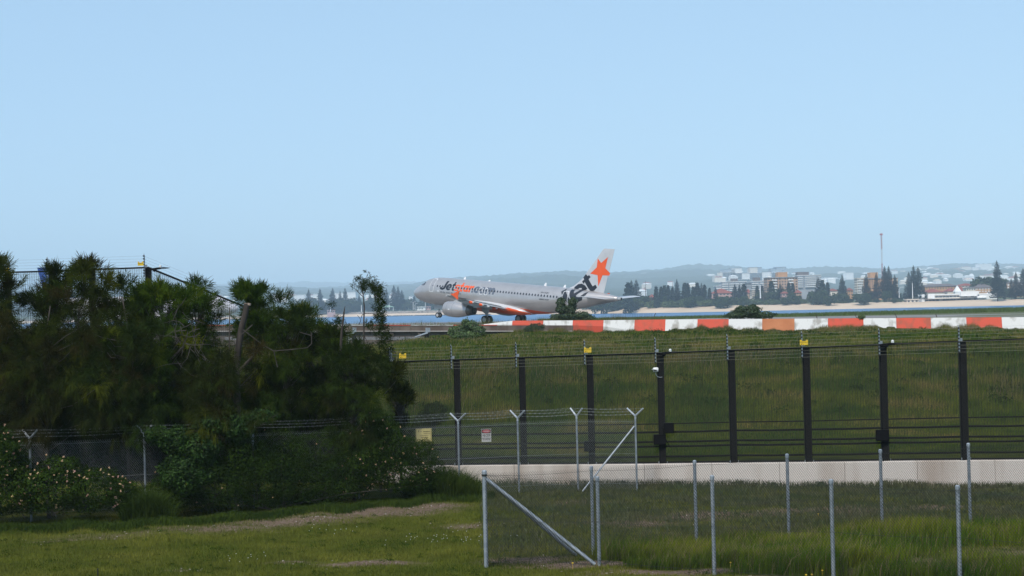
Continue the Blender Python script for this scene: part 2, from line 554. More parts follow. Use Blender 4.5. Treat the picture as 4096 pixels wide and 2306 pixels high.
nc = X.shape[1] - 1
mi = np.zeros(len(far.data.polygons), np.int32)
for r_ in range(0, 7):
    mi[r_ * nc:(r_ + 1) * nc] = 1 if r_ < 4 else (2 if r_ < 5 else 3)
pxc = (pxf[:-1] + pxf[1:]) / 2
leftm = pxc < 1880                                  # sea wall of rocks and scrub behind the narrow beach on this side
mi[3 * nc:4 * nc] = np.where(leftm, 2, 1)
mi[4 * nc:5 * nc] = np.where(leftm, 2, 3)
far.data.polygons.foreach_set('material_index', mi)

# haze: one closed box round camera and scene
hz = mk('haze', [(a, b, c) for c in (-9.6, 390) for a, b in ((-18000, -60), (18000, -60), (18000, 17000), (-18000, 17000))],
        [(3, 2, 1, 0), (4, 5, 6, 7), (0, 1, 5, 4), (1, 2, 6, 5), (2, 3, 7, 6), (3, 0, 4, 7)])
hm = bpy.data.materials.new('pale_air'); hm.use_nodes = True
t = hm.node_tree; t.nodes.remove(t.nodes['Principled BSDF'])
pv = t.nodes.new('ShaderNodeVolumePrincipled')
pv.inputs['Color'].default_value = (0.70, 0.87, 1.0, 1)
pv.inputs['Density'].default_value = 0.00017
pv.inputs['Anisotropy'].default_value = -0.35
t.links.new(pv.outputs[0], t.nodes['Material Output'].inputs['Volume'])
hz.data.materials.append(hm)
hz['kind'] = 'stuff'
hz.display_type = 'WIRE'
# ------------------------------------------------------------------ concrete wall and black security fence
def wall_pt(px, y=None):
    k = (px - 2048) / F
    D = (47 - 0.32 * 3.98) / (1 + 0.32 * k)
    return D


def fence_top(px):
    return np.interp(px, [1566, 1805, 2064, 2341, 2616, 2903, 3201, 3510, 3827, 4096, 4400, 5300], [1442, 1434.6, 1425.7, 1417.4, 1408, 1396.5, 1386.5, 1373.5, 1360, 1351.7, 1340, 1303])


def fence_bot(px):
    return np.interp(px, [1566, 1832, 2355, 2637, 2924, 3221, 3525, 3848, 4096, 4400, 5300], [1868, 1863, 1860, 1857.6, 1853, 1851.5, 1846.7, 1843, 1842, 1838, 1826])


def zat(px, py, D):
    return P(px, py, D)[2]


wall = empty('retaining_wall', (8, wallY(8), -5.6))
tag(wall, 'low pale concrete wall with drain slots under the black security fence', 'wall')
joints = [1480, 1750, 2040, 2300, 2560, 2830, 3100, 3360, 3650, 3960, 4300, 4700, 5120, 5560]
for a, b in zip(joints[:-1], joints[1:]):
    mb = MB()
    Da, Db = wall_pt(a), wall_pt(b)
    za, zb = zat(a, fence_bot(a), Da), zat(b, fence_bot(b), Db)
    xa, xb = XD(a, Da), XD(b, Db)
    dx = 0.006
    v = []
    for x, y, z in ((xa + dx, Da, za), (xb - dx, Db, zb)):
        v += [(x, y, -6.4), (x, y + 0.26, -6.4), (x, y + 0.26, z), (x, y + 0.02, z), (x, y, z - 0.02)]
    mb.add(v, [(0, 1, 2, 3, 4)[::-1], (5, 6, 7, 8, 9), (0, 4, 9, 5)[::1], (4, 3, 8, 9), (3, 2, 7, 8), (2, 1, 6, 7)])
    child(mb.build('wall_panel', M['conc']), wall)
M['stain'] = pm('rust_streaked_concrete', (0.30, 0.24, 0.19), (0.38, 0.34, 0.31), 3, 0.9, stretch=(3, 3, 0.4))
for px in [2480, 2700, 2950, 3080, 3270, 3420, 3520, 3640, 3740, 3865, 4020]:
    if px in (3420,): continue
    mb = MB(); D = wall_pt(px) ; x = XD(px, D); zg = float(lawn_z(x, D))
    # drain slot with a small cage of bars
    mb.box((x - 0.12, D - 0.012, zg + 0.0), (x + 0.12, D - 0.004, zg + 0.13))
    child(mb.build('drain_slot', M['ink']), wall)
    seg = []
    for k in range(8):
        xx = x - 0.2 + 0.4 * k / 7; seg.append(((xx, D - 0.03, zg), (xx, D - 0.02, zg + 0.2)))
    for k in range(4):
        seg.append(((x - 0.2, D - 0.03, zg + 0.05 * k + 0.05), (x + 0.2, D - 0.03 - 0.1, zg + 0.05 * k + 0.05)))
    v, f = prisms(seg, 0.003)
    child(mk('drain_cage', v, f, M['wire']), wall)


fence = empty('security_fence', (3, wallY(3) + 0.15, -4.95))
tag(fence, 'tall black mesh airport security fence with dark posts and electric wires on top', 'fence')
POLE_PX = [1566, 1805, 2063, 2336, 2618, 2905, 3202, 3510, 3828, 4165, 4518, 4888, 5273]
POST_PX = [1582, 1820, 2081, 2352.5, 2634.7, 2919, 3218, 3525, 3843.6, 4182, 4535, 4905, 5290]


def fD(px):
    return wall_pt(px) + 0.15


tops, bots = [], []
for px in POST_PX:
    D = fD(px)
    zt, zb = zat(px, fence_top(px) + 6, D), zat(px, fence_bot(px), D)
    x = XD(px, D)
    tops.append(np.array((x, D, zt))); bots.append(np.array((x, D, zb)))
    mb = MB()
    mb.box((x - 0.105, D - 0.03, zb + 0.015), (x + 0.105, D + 0.10, zt))
    mb.box((x - 0.16, D - 0.09, zb + 0.001), (x + 0.16, D + 0.12, zb + 0.014))       # base plate
    for k in range(14):                                                          # bolt heads down the post
        zz = zb + 0.2 + k * 0.23
        for s in (-0.07, 0.07):
            mb.box((x + s - .008, D - 0.038, zz), (x + s + .008, D - 0.0301, zz + .016))
    child(mb.build('post', M['black']), fence)
    for s in (-0.13, 0.13):
        mb = MB(); mb.tube([(x + s, D - 0.06, zb + 0.014), (x + s, D - 0.06, zb + 0.09)], 0.012, 6)
        child(mb.build('anchor_bolt', M['galv_bright']), fence)
# mesh panels, rails and crash cables per bay
rail_fr = [1.27, 1.01, 0.70, 0.555, 0.23, 0.035]
for i in range(len(POST_PX) - 1):
    t0, t1, b0, b1 = tops[i], tops[i + 1], bots[i], bots[i + 1]
    off = np.array([0, -0.05, 0])
    mb = MB(); mb.beam(t0 + off + (0, 0, .0), t1 + off + (0, 0, .0), 0.05, 0.05)
    for k in range(1, 9):
        q = t0 + (t1 - t0) * k / 9
        mb.box((q[0] - .012, q[1] - 0.082, q[2] - .012), (q[0] + .012, q[1] - 0.0755, q[2] + .012))
    child(mb.build('top_rail', M['black']), fence)
    seg = []
    L = np.linalg.norm(t1 - t0)
    nv = int(L / 0.0762)
    for k in range(1, nv):
        s = k / nv
        seg.append((b0 + (b1 - b0) * s + off, t0 + (t1 - t0) * s + off))
    v1, f1 = prisms(np.array(seg), 0.0046)
    seg = []
    H = t0[2] - b0[2]
    nh = int(H / 0.0127 / 1.0)
    for k in range(1, nh):
        s = k / nh
        seg.append((b0 + (t0 - b0) * s + off * 1.1, b1 + (t1 - b1) * s + off * 1.1))
    v2, f2 = prisms(np.array(seg), 0.0023)
    v, f = cat_vf([(v1, f1), (v2, f2)])
    child(mk('mesh_panel', v, f, M['black_mesh']), fence)
    for j, h in enumerate(rail_fr):
        r = 0.018 if j in (0,) else 0.03
        w = np.array([0, 0.10, 0])
        p, q = b0 + w + (0, 0, h * 0.98), b1 + w + (0, 0, h * 0.98)
        mid = (p + q) / 2 - np.array([0, 0, 0.012 if j not in (0, 5) else 0.0])
        mb = MB(); mb.tube([p, mid, q], r, 8, cap=False)
        child(mb.build('crash_rail', M['black']), fence)


def energizer_pole(px, ptop, D, n=8, par=None, length=0.78, doub=False):
    top = P(px, ptop, D)
    mb = MB()
    x, y, z = top
    mb.box((x - 0.012, y - 0.16, z - length), (x + 0.022, y - 0.13, z + 0.0))
    mb.box((x - 0.012, y - 0.16, z), (x + 0.0, y - 0.13, z + 0.05))
    pole = child(mb.build('electric_wire_pole', M['galv_bright']), par)
    pts = []
    for k in range(n):
        zz = z - 0.03 - k * (length - 0.05) / (n - 1)
        mb = MB(); mb.ball((x - 0.012, y - 0.175, zz), 0.030, 8, 5)
        if doub:
            for s in (-1, 1):
                mb.tube([(x + s * 0.16, y - .175, zz), (x + s * 0.05, y - .175, zz)], 0.02, 6)
        o = mb.build('insulator', M['ins']); o.parent = pole
        o.matrix_parent_inverse = Matrix.Identity(4)
        pts.append(np.array((x - 0.012, y - 0.175, zz)))
    mb = MB(); mb.box((x + 0.022, y - 0.15, z - 0.42), (x + 0.10, y - 0.14, z - 0.33))
    child(mb.build('pole_bracket', M['galv']), par)
    return pts


rows_w = []
for i, px in enumerate(POLE_PX):
    tpy = np.interp(px, [1566, 1805, 2063, 2336, 2618, 2905, 3202, 3510, 3828, 4165, 5273], [1392, 1384, 1375, 1364, 1355, 1343, 1331, 1320, 1308, 1296, 1249])
    rows_w.append(energizer_pole(px, tpy, fD(px), par=fence, length=0.76, doub=(i == 0)))


def strand_wires(rows, par, r=0.0035, mat='wire'):
    for k in range(len(rows[0])):
        seg = [(rows[i][k], rows[i + 1][k]) for i in range(len(rows) - 1)]
        v, f = prisms(np.array(seg), r)
        child(mk('electric_wire', v, f, M[mat]), par)


M['pale_wire'] = pm('pale_strand_wire', (0.26, 0.27, 0.22), None, rough=0.5, metal=0.4)
strand_wires(rows_w, fence, 0.0025, 'pale_wire')


def fence_lamp(px, py, D, label, flip=1, dome=True):
    """flat black lamp arm with a small white dome, bolted to a fence post"""
    c = P(px, py, D - 0.12)
    r = empty('fence_lamp', c)
    tag(r, label, 'lamp', 'lamps bolted to the security fence posts')
    mb = MB(); mb.beam((-0.28 * flip, 0, -0.04), (0.10 * flip, 0, 0.0), 0.10, 0.07); mb.ball((-.1 * flip, 0, -.05), .07, 8, 5)
    mb.build('lamp_bracket', M['black'], r)
    mb = MB()
    mb.rings([[(0.0, -.09, -.02), (0.0, .09, -.02), (0, .09, .02), (0, -.09, .02)], [(0.25 * flip, -.1, -.02), (0.25 * flip, .1, -.02), (0.25 * flip, .1, .03), (0.25 * flip, -.1, .03)],
              [(0.42 * flip, -.05, .0), (0.42 * flip, .05, .0), (0.42 * flip, .05, .01), (0.42 * flip, -.05, .01)]])
    mb.build('lamp_head', M['black'], r)
    if not dome: return r
    mb = MB(); mb.ball((0.10 * flip, 0, 0.07), 0.045, 10, 6); mb.tube([(0.1 * flip, 0, 0.0), (0.1 * flip, 0, 0.06)], 0.04, 8)
    mb.build('sensor_dome', M['white_plastic'], r, smooth=True)
    return r


fence_lamp(2668, 1411, fD(2668), 'flat black lamp on the fence post that carries the white camera')
fence_lamp(3557, 1376, fD(3557), 'flat black lamp on the fence post second from the photo\'s edge, near the dark boxes')
fence_lamp(1620, 1448, fD(1620), 'flat black lamp below the yellow sign at the low corner post of the fence', dome=False)

# bullet camera on its post
c = P(2622, 1480, fD(2622) - 0.12)
r = empty('security_camera', c)
tag(r, 'white security camera with dark lens and hanging cable on a black fence post', 'camera')
mb = MB()
prof = [(-0.075, 0.045), (-0.07, 0.062), (-0.03, 0.072), (0.04, 0.075), (0.075, 0.07), (0.09, 0.05)]
R_ = []
for x, rr in prof:
    R_.append([(x, 0.7 * rr * math.cos(t), rr * math.sin(t)) for t in np.linspace(0, 2 * math.pi, 13)[:-1]])
mb.rings(R_); mb.build('camera_body', M['white_plastic'], r, smooth=True)
mb = MB(); mb.box((-0.07, -0.075, -0.03), (0.03, -0.052, 0.005)); mb.build('lens_window', M['ins'], r)
mb = MB(); mb.add([(-0.13, -0.03, 0.015), (-0.06, -0.075, 0.02), (-0.05, -0.075, 0.045), (-0.06, 0.03, 0.03), (-0.12, -0.03, 0.02)], [(0, 1, 2, 4), (0, 3, 1), (2, 3, 4), (1, 3, 2)])
mb.build('sun_visor', M['white_plastic'], r)
mb = MB(); mb.tube([(0.0, 0.0, -0.07), (0.01, 0.0, -0.15), (0.06, 0.02, -0.22), (0.14, 0.03, -0.24), (0.21, 0.04, -0.235)], 0.011, 6); mb.build('cable', M['galv'], r)
mb = MB(); mb.box((-.03, .03, -.05), (.05, .1, .03)); mb.build('camera_mount', M['black'], r)


def box_thing(name, px0, px1, py0, py1, D, dep, label, mat, cat, extra=None):
    a, b = P(px0, py1, D), P(px1, py0, D)
    r = empty(name, ((a[0] + b[0]) / 2, D, a[2]))
    tag(r, label, cat)
    w, h = b[0] - a[0], b[2] - a[2]
    mb = MB(); mb.box((-w / 2, -dep, 0), (w / 2, 0, h)); mb.build('case', mat, r)
    mb = MB(); mb.box((-w / 2 + .02, -dep - .012, .02), (w / 2 - .02, -dep - .002, h - .02)); mb.build('lid', mat, r)
    if extra:
        extra(r, w, h, dep)
    return r


def conduit(r, w, h, dep):
    mb = MB(); mb.tube([(-w / 2, -dep / 2, 0.15), (-w / 2 + .0, -dep / 2, -.05), (-w / 2 + .15, -dep / 2, -.35), (-w / 2 + .2, -dep / 2, -.45)], .012, 6); mb.build('cable', M['black'], r)


box_thing('junction_box', 2653, 2693, 1691, 1733, fD(2660) - .02, 0.14, 'dark junction box beside the fence post below the white camera', M['black'], 'electrical box', conduit)
box_thing('control_box', 2614, 2662, 1737, 1779, fD(2640) - .05, 0.12, 'dark control box strapped to the foot of the camera\'s fence post', M['black'], 'electrical box')
box_thing('control_box', 2336, 2378, 1764, 1806, fD(2352) - .05, 0.12, 'dark control box behind the chain-link fence, on the post left of the camera\'s', M['black'], 'electrical box')
box_thing('control_box', 3503, 3552, 1719, 1764, fD(3525) - .05, 0.12, 'dark control box on the fence post second from the photo\'s edge', M['black'], 'electrical box')


# ------------------------------------------------------------------ writing helpers
def text2d(s, offset=0.0, shear=0.0):
    cu = bpy.data.curves.new('lettering', 'FONT'); cu.body = s; cu.size = 1.0; cu.offset = offset; cu.shear = shear
    cu.resolution_u = 3
    ob = bpy.data.objects.new('lettering', cu); COL.objects.link(ob)
    dg = bpy.context.evaluated_depsgraph_get()
    me = bpy.data.meshes.new_from_object(ob.evaluated_get(dg))
    V = np.array([v.co[:] for v in me.vertices]); Fc = [tuple(p.vertices) for p in me.polygons]
    bpy.data.objects.remove(ob); bpy.data.curves.remove(cu); bpy.data.meshes.remove(me)
    return V, Fc


def poly2d(loops):
    cu = bpy.data.curves.new('shape', 'CURVE'); cu.dimensions = '2D'; cu.fill_mode = 'BOTH'
    for lp in loops:
        sp = cu.splines.new('POLY'); sp.points.add(len(lp) - 1); sp.use_cyclic_u = True
        for p, q in zip(sp.points, lp): p.co = (q[0], q[1], 0, 1)
    ob = bpy.data.objects.new('shape', cu); COL.objects.link(ob)
    dg = bpy.context.evaluated_depsgraph_get()
    me = bpy.data.meshes.new_from_object(ob.evaluated_get(dg))
    V = np.array([v.co[:] for v in me.vertices]); Fc = [tuple(p.vertices) for p in me.polygons]
    bpy.data.objects.remove(ob); bpy.data.curves.remove(cu); bpy.data.meshes.remove(me)
    return V, Fc


def fit2d(V, x0, x1, z0=None, z1=None, zs=None):
    """scale 2-D lettering to a box; with zs the vertical scale only, baseline at z0"""
    V = V.copy()
    a, b = V[:, 0].min(), V[:, 0].max()
    V[:, 0] = x0 + (V[:, 0] - a) / (b - a) * (x1 - x0)
    if zs is None:
        c, d = V[:, 1].min(), V[:, 1].max()
        V[:, 1] = z0 + (V[:, 1] - c) / (d - c) * (z1 - z0)
    else:
        V[:, 1] = z0 + V[:, 1] * zs
    return V


def sign_text(par, s, x0, x1, z0, z1, y, name='lettering', mat='ink', off=0.02):
    V, Fc = text2d(s, off)
    V = fit2d(V, x0, x1, z0, z1)
    return mk(name, np.stack([V[:, 0], 0 * V[:, 0] + y, V[:, 1]], 1), Fc, M[mat], par)


def hung_sign(px0, px1, py0, py1, D, label, tilt=0.0):
    """yellow plastic sign clipped to the electric wires, with two ears"""
    a, b = P(px0, py1, D), P(px1, py0, D)
    w, h = b[0] - a[0], b[2] - a[2]
    r = empty('warning_sign', ((a[0] + b[0]) / 2, D, a[2]))
    r.rotation_euler = (0, tilt, 0)
    tag(r, label, 'sign', 'yellow signs hung on the electric wires')
    hw = w / 2
    out = [(-hw, 0), (hw, 0), (hw, h), (hw - .25 * w, h), (hw - .28 * w, h * .76), (-hw + .28 * w, h * .76), (-hw + .25 * w, h), (-hw, h)]
    n = len(out); V = [(x, y, z) for y in (-.003, .003) for x, z in out]
    mb = MB(); mb.add(V, [tuple(range(n)), tuple(range(2 * n - 1, n - 1, -1))] + [(k, k + n, (k + 1) % n + n, (k + 1) % n) for k in range(n)])
    mb.build('sign_plate', M['yellow'], r)
    sign_text(r, 'WARNING', -hw * .85, hw * .3, h * .61, h * .66, -.005)
    sign_text(r, 'SECURITY FENCE', -hw * .9, hw * .9, h * .47, h * .57, -.005, off=.04)
    mb = MB(); mb.add([(-hw * .8, -.005, h * .08), (-hw * .5, -.005, h * .12), (-hw * .35, -.005, h * .32), (-hw * .6, -.005, h * .28)], [(0, 1, 2, 3)])
    mb.add([(-hw * .3, -.005, h * .22), (-hw * .25, -.005, h * .26), (0, -.005, h * .12), (-hw * .05, -.005, h * .08)], [(0, 1, 2, 3)])
    mb.build('hand_symbol', M['ink'], r)
    return r


hung_sign(1597, 1624.5, 1414, 1434.5, fD(1610) - .18, 'small yellow warning sign hung beside the low corner pole of the fence')
hung_sign(2336.5, 2365, 1390, 1411.5, fD(2350) - .18, 'small yellow warning sign on the fence post left of the camera\'s post')
hung_sign(3200, 3231.5, 1360, 1381.5, fD(3215) - .18, 'small yellow warning sign on the fence post midway between the two lamps')
hung_sign(551, 574, 1047, 1064, 48.8, 'small yellow warning sign against the sky at the high corner post of the fence')
hung_sign(14, 35.5, 1069.5, 1086.5, 48.8, 'small yellow warning sign half hidden by casuarina foliage at the photo\'s edge')
hung_sign(1229, 1245, 1305, 1327, 47.6, 'tilted yellow warning sign glimpsed between the casuarinas', tilt=math.radians(20))

# ------------------------------------------------------------------ the fence's upper run on the bank
fence2 = empty('security_fence', (-12.7, 49, -1.8))
tag(fence2, 'black mesh security fence on the high bank, stepping down behind the casuarinas', 'fence')
UP_PX = [(-330, 1104), (-130, 1096), (30, 1090.5), (207, 1086), (367, 1079.5), (592, 1071)]
DOWN = [(592, 1071, 49.0), (800, 1155, 48.5), (1010, 1240, 48.0), (1230, 1325, 47.7), (1400, 1390, 47.4), (1566, 1442, 47.0)]
tp = [P(a, b, 49.0) for a, b in UP_PX]
dn = [P(a, b, c_) for a, b, c_ in DOWN]


def bay(t0, t1, H, par, post=True):
    d = np.array([0, 0, -H])
    mb = MB(); mb.beam(t0, t1, 0.05, 0.055); child(mb.build('top_rail', M['black']), par)
    seg = []; L = np.linalg.norm((t1 - t0)[:2]); nv = max(2, int(L / 0.0762))
    for k in range(1, nv):
        q = t0 + (t1 - t0) * k / nv; seg.append((q, q + d))
    v1, f1 = prisms(np.array(seg), 0.0046)
    seg = []; nh = int(H / 0.0127)
    for k in range(1, nh):
        seg.append((t0 + d * k / nh, t1 + d * k / nh))
    v2, f2 = prisms(np.array(seg), 0.0013)
    v, f = cat_vf([(v1, f1), (v2, f2)])
    child(mk('mesh_panel', v, f, M['black_mesh']), par)
    if post:
        mb = MB(); mb.box((t0[0] - .10, t0[1] - .02, t0[2] - H), (t0[0] + .10, t0[1] + .10, t0[2])); child(mb.build('post', M['black']), par)


for a, b in zip(tp[:-1], tp[1:]): bay(a, b, 3.3, fence2)
for a, b in zip(dn[:-1], dn[1:]): bay(a, b, 3.3, fence2)
up_rows = [energizer_pole(px, py, 49.0, par=fence2, n=8, length=0.74) for px, py in [(-340, 1055), (-140, 1047), (20, 1041), (194, 1036), (356, 1029.5), (581, 1022)]]
dn_rows = [energizer_pole(a - 6, b - 46, c_, par=fence2, n=8, length=0.74) for a, b, c_ in DOWN[1:]]
strand_wires(up_rows + dn_rows, fence2, 0.0022, 'black_mesh')
fence_lamp(630, 1074, 48.9, 'flat black lamp against the sky at the high corner post of the fence')
# ------------------------------------------------------------------ chain-link fences
def chain(p0, p1, b0, b1, dw=0.052, dh=0.066, r=0.0016, knuckle=True):
    """woven wire between the tops p0, p1 and bottoms b0, b1: two families of diagonals clipped to the bay"""
    p0, p1, b0, b1 = [np.array(q, float) for q in (p0, p1, b0, b1)]
    L = np.linalg.norm(p1 - p0); H = np.linalg.norm(p0 - b0)
    s = dh / dw
    uv, fam_ = [], []
    n = int((L + H / s) / dw) + 2
    for k in range(n):
        for fam in (0, 1):
            c = k * dw - H / s
            # v = s (u - c)
            u0, u1 = max(0, c), min(L, c + H / s)
            if u1 - u0 < 1e-3: continue
            a, b_ = (u0, s * (u0 - c)), (u1, s * (u1 - c))
            if fam: a, b_ = (L - a[0], a[1]), (L - b_[0], b_[1])
            # a slight wave so that the wires read as woven
            uv.append((a, b_)); fam_.append(fam)
    uv = np.array(uv)
    # knuckles along the top
    if knuckle:
        kn = []
        for k in range(int(L / dw)):
            u = (k + 0.5) * dw
            kn.append(((u - .006, H - .005), (u - .004, H + .028)))
        uv = np.concatenate([uv, np.array(kn)])

    def mp(q):
        u, v = q[:, 0] / L, q[:, 1] / H
        bot = b0 + (b1 - b0) * u[:, None]; top = p0 + (p1 - p0) * u[:, None]
        return bot + (top - bot) * v[:, None]
    rr_ = np.full(len(uv), r); nd = len(fam_)
    rr_[:nd] = np.where(np.array(fam_) == 1, r, r * .5)              # the wires that lean the other way catch less of the eye
    return prisms(np.stack([mp(uv[:, 0]), mp(uv[:, 1])], 1), rr_)


def round_post(par, top, bottom, r, mat='galv', cap=True, name='post'):
    mb = MB(); mb.tube([bottom, top], r, 10)
    o = child(mb.build(name, M[mat], smooth=False), par)
    if cap:
        mb = MB(); mb.tube([np.array(top) - (0, 0, .05), np.array(top) + (0, 0, 0.008)], r + 0.006, 10); mb.ball(np.array(top) + (0, 0, .008), r + .004, 10, 4, (1, 1, .5))
        c_ = mb.build('post_cap', M['galv'])
        c_.parent = o
    return o


near = empty('chain_link_fence', tuple(P(1946, 2252, 28.0)))
tag(near, 'low chain-link enclosure fence around the tall grass, with grey tube posts and corner braces', 'fence')
NEAR = [(1937, 1887, 28.0), (2389, 1911, 27.6), (2848, 1907, 26.4), (3324, 1923, 25.4), (3830, 1947, 24.4), (4400, 1985, 23.4), (5050, 2032, 22.4)]
FARR = [(1937, 1887, 28.0), (2365, 1869, 29.0), (2778, 1846, 29.7), (3148, 1820, 30.3), (3521, 1802, 31.0), (3873, 1777, 31.7), (4250, 1757, 32.4), (4650, 1737, 33.1), (5080, 1716, 33.8)]


def run(pts, par, mesh_dark=True, r=0.033):
    T = [P(*q) for q in pts]
    B = [np.array((t[0], t[1], float(lawn_z(t[0], t[1])))) for t in T]
    for i in range(len(T) - 1):
        dz = np.array([0, 0, -0.05])
        of = np.array([0, -0.04, 0])
        v, f = chain(T[i] + dz + of, T[i + 1] + dz + of, B[i] + of + (0, 0, .03), B[i + 1] + of + (0, 0, .03), r=0.0031)
        child(mk('wire_mesh', v, f, M['dark_wire' if mesh_dark else 'wire']), par)
        # strands, slightly slack
        for h in (0.96, 0.5, 0.06):
            pts_ = [B[i] + (T[i] - B[i]) * h + (B[i + 1] + (T[i + 1] - B[i + 1]) * h - B[i] - (T[i] - B[i]) * h) * s - np.array([0, 0.045, 0.03 * math.sin(math.pi * s)]) for s in np.linspace(0, 1, 7)]
            v, f = prisms(np.array([(a, b) for a, b in zip(pts_[:-1], pts_[1:])]), 0.0032)
            child(mk('strand_wire', v, f, M['dark_wire']), par)
    return T, B


T1, B1 = run(NEAR, near)
T2, B2 = run(FARR, near)
for i, (t, b) in enumerate(zip(T1, B1)):
    round_post(near, t, b - (0, 0, .2), 0.045 if i == 0 else 0.036)
for t, b in list(zip(T2, B2))[1:]:
    round_post(near, t, b - (0, 0, .2), 0.034)
for (i0, q, r_) in ((0, B1[1] - np.array((0.08, 0.0, -0.02)), .036), (0, B2[1] - np.array((0.35, 0.0, -0.02)), .034)):
    mb = MB(); mb.tube([T1[0] - (0, -0.02, 0.12), q], r_, 10)
    child(mb.build('brace', M['galv']), near)
mb = MB(); mb.tube([T1[0] - (0, 0, .09), T1[0] - (0, 0, .05)], .056, 10); child(mb.build('post_clamp', M['dark_wire']), near)

# fence with Y-shaped barbed-wire arms
yf = empty('chain_link_fence', tuple(P(2541, 1961, 43.1)))
tag(yf, 'taller chain-link fence with Y-shaped arms and barbed wire, half overgrown by shrubs', 'fence')
YP = [(-420, 1774, 38.0), (119.5, 1758, 38.3), (577, 1739, 38.8), (1010, 1722, 40.2), (1430, 1704, 41.6), (1832, 1688, 42.6), (2070, 1676, 42.9), (2306, 1667, 43.0), (2541, 1667, 43.0)]
T = [P(*q) for q in YP]
B = [np.array((t[0], t[1], float(lawn_z(t[0], t[1])))) for t in T]
arms = []
for i, (t, b) in enumerate(zip(T, B)):
    po = round_post(yf, t, b - (0, 0, .2), 0.03, 'galv', cap=False)
    wv = (0.235 if i in (1, 2, 5, 6, 8) else 0.19) * (1 if i not in (6, 7) else .93)
    yv = 0.12
    ar = []
    for s in (-1, 1):
        mb = MB()
        tip = t + np.array((s * wv, -s * yv, 0.25))
        mb.tube([t + (0, 0, -.06), t + (0, 0, .01), t + (s * .03, -s * .012, .045), tip], [0.034, 0.031, 0.030, 0.026], 9)
        o = mb.build('barbed_wire_arm', M['galv_bright']); o.parent = po
        ar.append(tip); ar.append(t + (tip - t) * 0.66); ar.append(t + (tip - t) * 0.3)
    arms.append(ar)
for i in range(len(T) - 1):
    dz = np.array([0, -0.035, -0.10])
    v, f = chain(T[i] + dz, T[i + 1] + dz, B[i] + (0, -.035, .03), B[i + 1] + (0, -.035, .03), dw=0.057, dh=0.075, r=0.0030)
    child(mk('wire_mesh', v, f, M['wire']), yf)
    for h in (0.93, 0.5, 0.1):
        a, c_ = B[i] + (T[i] - B[i]) * h, B[i + 1] + (T[i + 1] - B[i + 1]) * h
        v, f = prisms(np.array([(a, c_)]) - (0, .04, 0), 0.004)
        child(mk('strand_wire', v, f, M['wire']), yf)
    for k in range(6):
        a, c_ = arms[i][k], arms[i + 1][k]
        pts_ = [a + (c_ - a) * s - (0, 0, 0.035 * math.sin(math.pi * s)) for s in np.linspace(0, 1, 25)]
        seg = [(p, q) for p, q in zip(pts_[:-1], pts_[1:])]
        for p in pts_[1:-1:2]:                                       # barbs
            seg.append((p + (-.014, 0, -.018), p + (.014, 0, .018))); seg.append((p + (.014, 0, -.018), p + (-.014, 0, .018)))
        v, f = prisms(np.array(seg), 0.0026)
        child(mk('barbed_wire', v, f, M['wire']), yf)
mb = MB(); a = P(2537, 1706, 42.95); q = P(2330, 1966, 42.4); mb.tube([a, q], .026, 9); child(mb.build('brace', M['galv']), yf)


def plate_sign(px0, px1, py0, py1, D, label, name='warning_sign'):
    a, b = P(px0, py1, D), P(px1, py0, D)
    r = empty(name, ((a[0] + b[0]) / 2, D, a[2]))
    tag(r, label, 'sign')
    return r, (b[0] - a[0]) / 2, b[2] - a[2]


r, hw, h = plate_sign(1664, 1725.5, 1714, 1767.5, 42.2, 'cream yellow warning sign wired to the chain-link fence beside the shrubs')
mb = MB(); mb.box((-hw, -.003, 0), (hw, .003, h)); mb.build('sign_plate', M['cream'], r)
mb = MB()
for (a, b, c_, d) in ((-hw * .93, hw * .93, h * .95, h * .965), (-hw * .93, hw * .93, h * .035, h * .05), (-hw * .93, -hw * .90, h * .05, h * .95), (hw * .90, hw * .93, h * .05, h * .95)):
    mb.box((a, -.0045, c_), (b, -.0032, d))
mb.box((-hw * .66, -.0045, h * .72), (-hw * .58, -.0032, h * .86)); mb.box((-hw * .4, -.0045, h * .76), (-hw * .25, -.0032, h * .8))
mb.build('sign_border', M['ink'], r)
sign_text(r, 'WARNING', -hw * .08, hw * .8, h * .71, h * .80, -.005, off=.03)
sign_text(r, 'UNDERGROUND', -hw * .0, hw * .8, h * .59, h * .64, -.005)
sign_text(r, 'HIGH PRESSURE PIPELINE', -hw * .5, hw * .6, h * .42, h * .47, -.005)
sign_text(r, 'DANGER', -hw * .35, hw * .4, h * .28, h * .34, -.005, off=.05)
r, hw, h = plate_sign(1927, 1964, 1716, 1769, 42.75, 'white and black warning sign with a red oval, wired to the chain-link fence')
mb = MB(); mb.box((-hw, -.003, 0), (hw, .003, h)); mb.build('sign_plate', M['white_sign'], r)
mb = MB(); mb.box((-hw * .93, -.0042, h * .67), (hw * .93, -.0032, h * .97)); mb.build('black_header', M['ink'], r)
mb = MB(); n = 20
V = [(hw * .86 * math.cos(2 * math.pi * k / n), y, h * .82 + h * .125 * math.sin(2 * math.pi * k / n)) for y in (-.0055, -.0043) for k in range(n)]
mb.add(V, [tuple(range(n))[::-1]] + [(k, (k + 1) % n, (k + 1) % n + n, k + n) for k in range(n)]); mb.build('red_oval', M['red_sign'], r)
sign_text(r, 'WARNING', -hw * .62, hw * .62, h * .77, h * .87, -.0065, mat='white_sign', off=.03)
for s, z0, z1, w in (('HIGH PRESSURE', .57, .62, .7), ('SHELL TO BP', .46, .55, .85), ('FUEL SERVICE', .39, .43, .6), ('HIGH PRESSURE', .24, .31, .88), ('OIL PIPELINES', .14, .21, .78)):
    sign_text(r, s, -hw * w, hw * w, h * z0, h * z1, -.0048, off=.03)

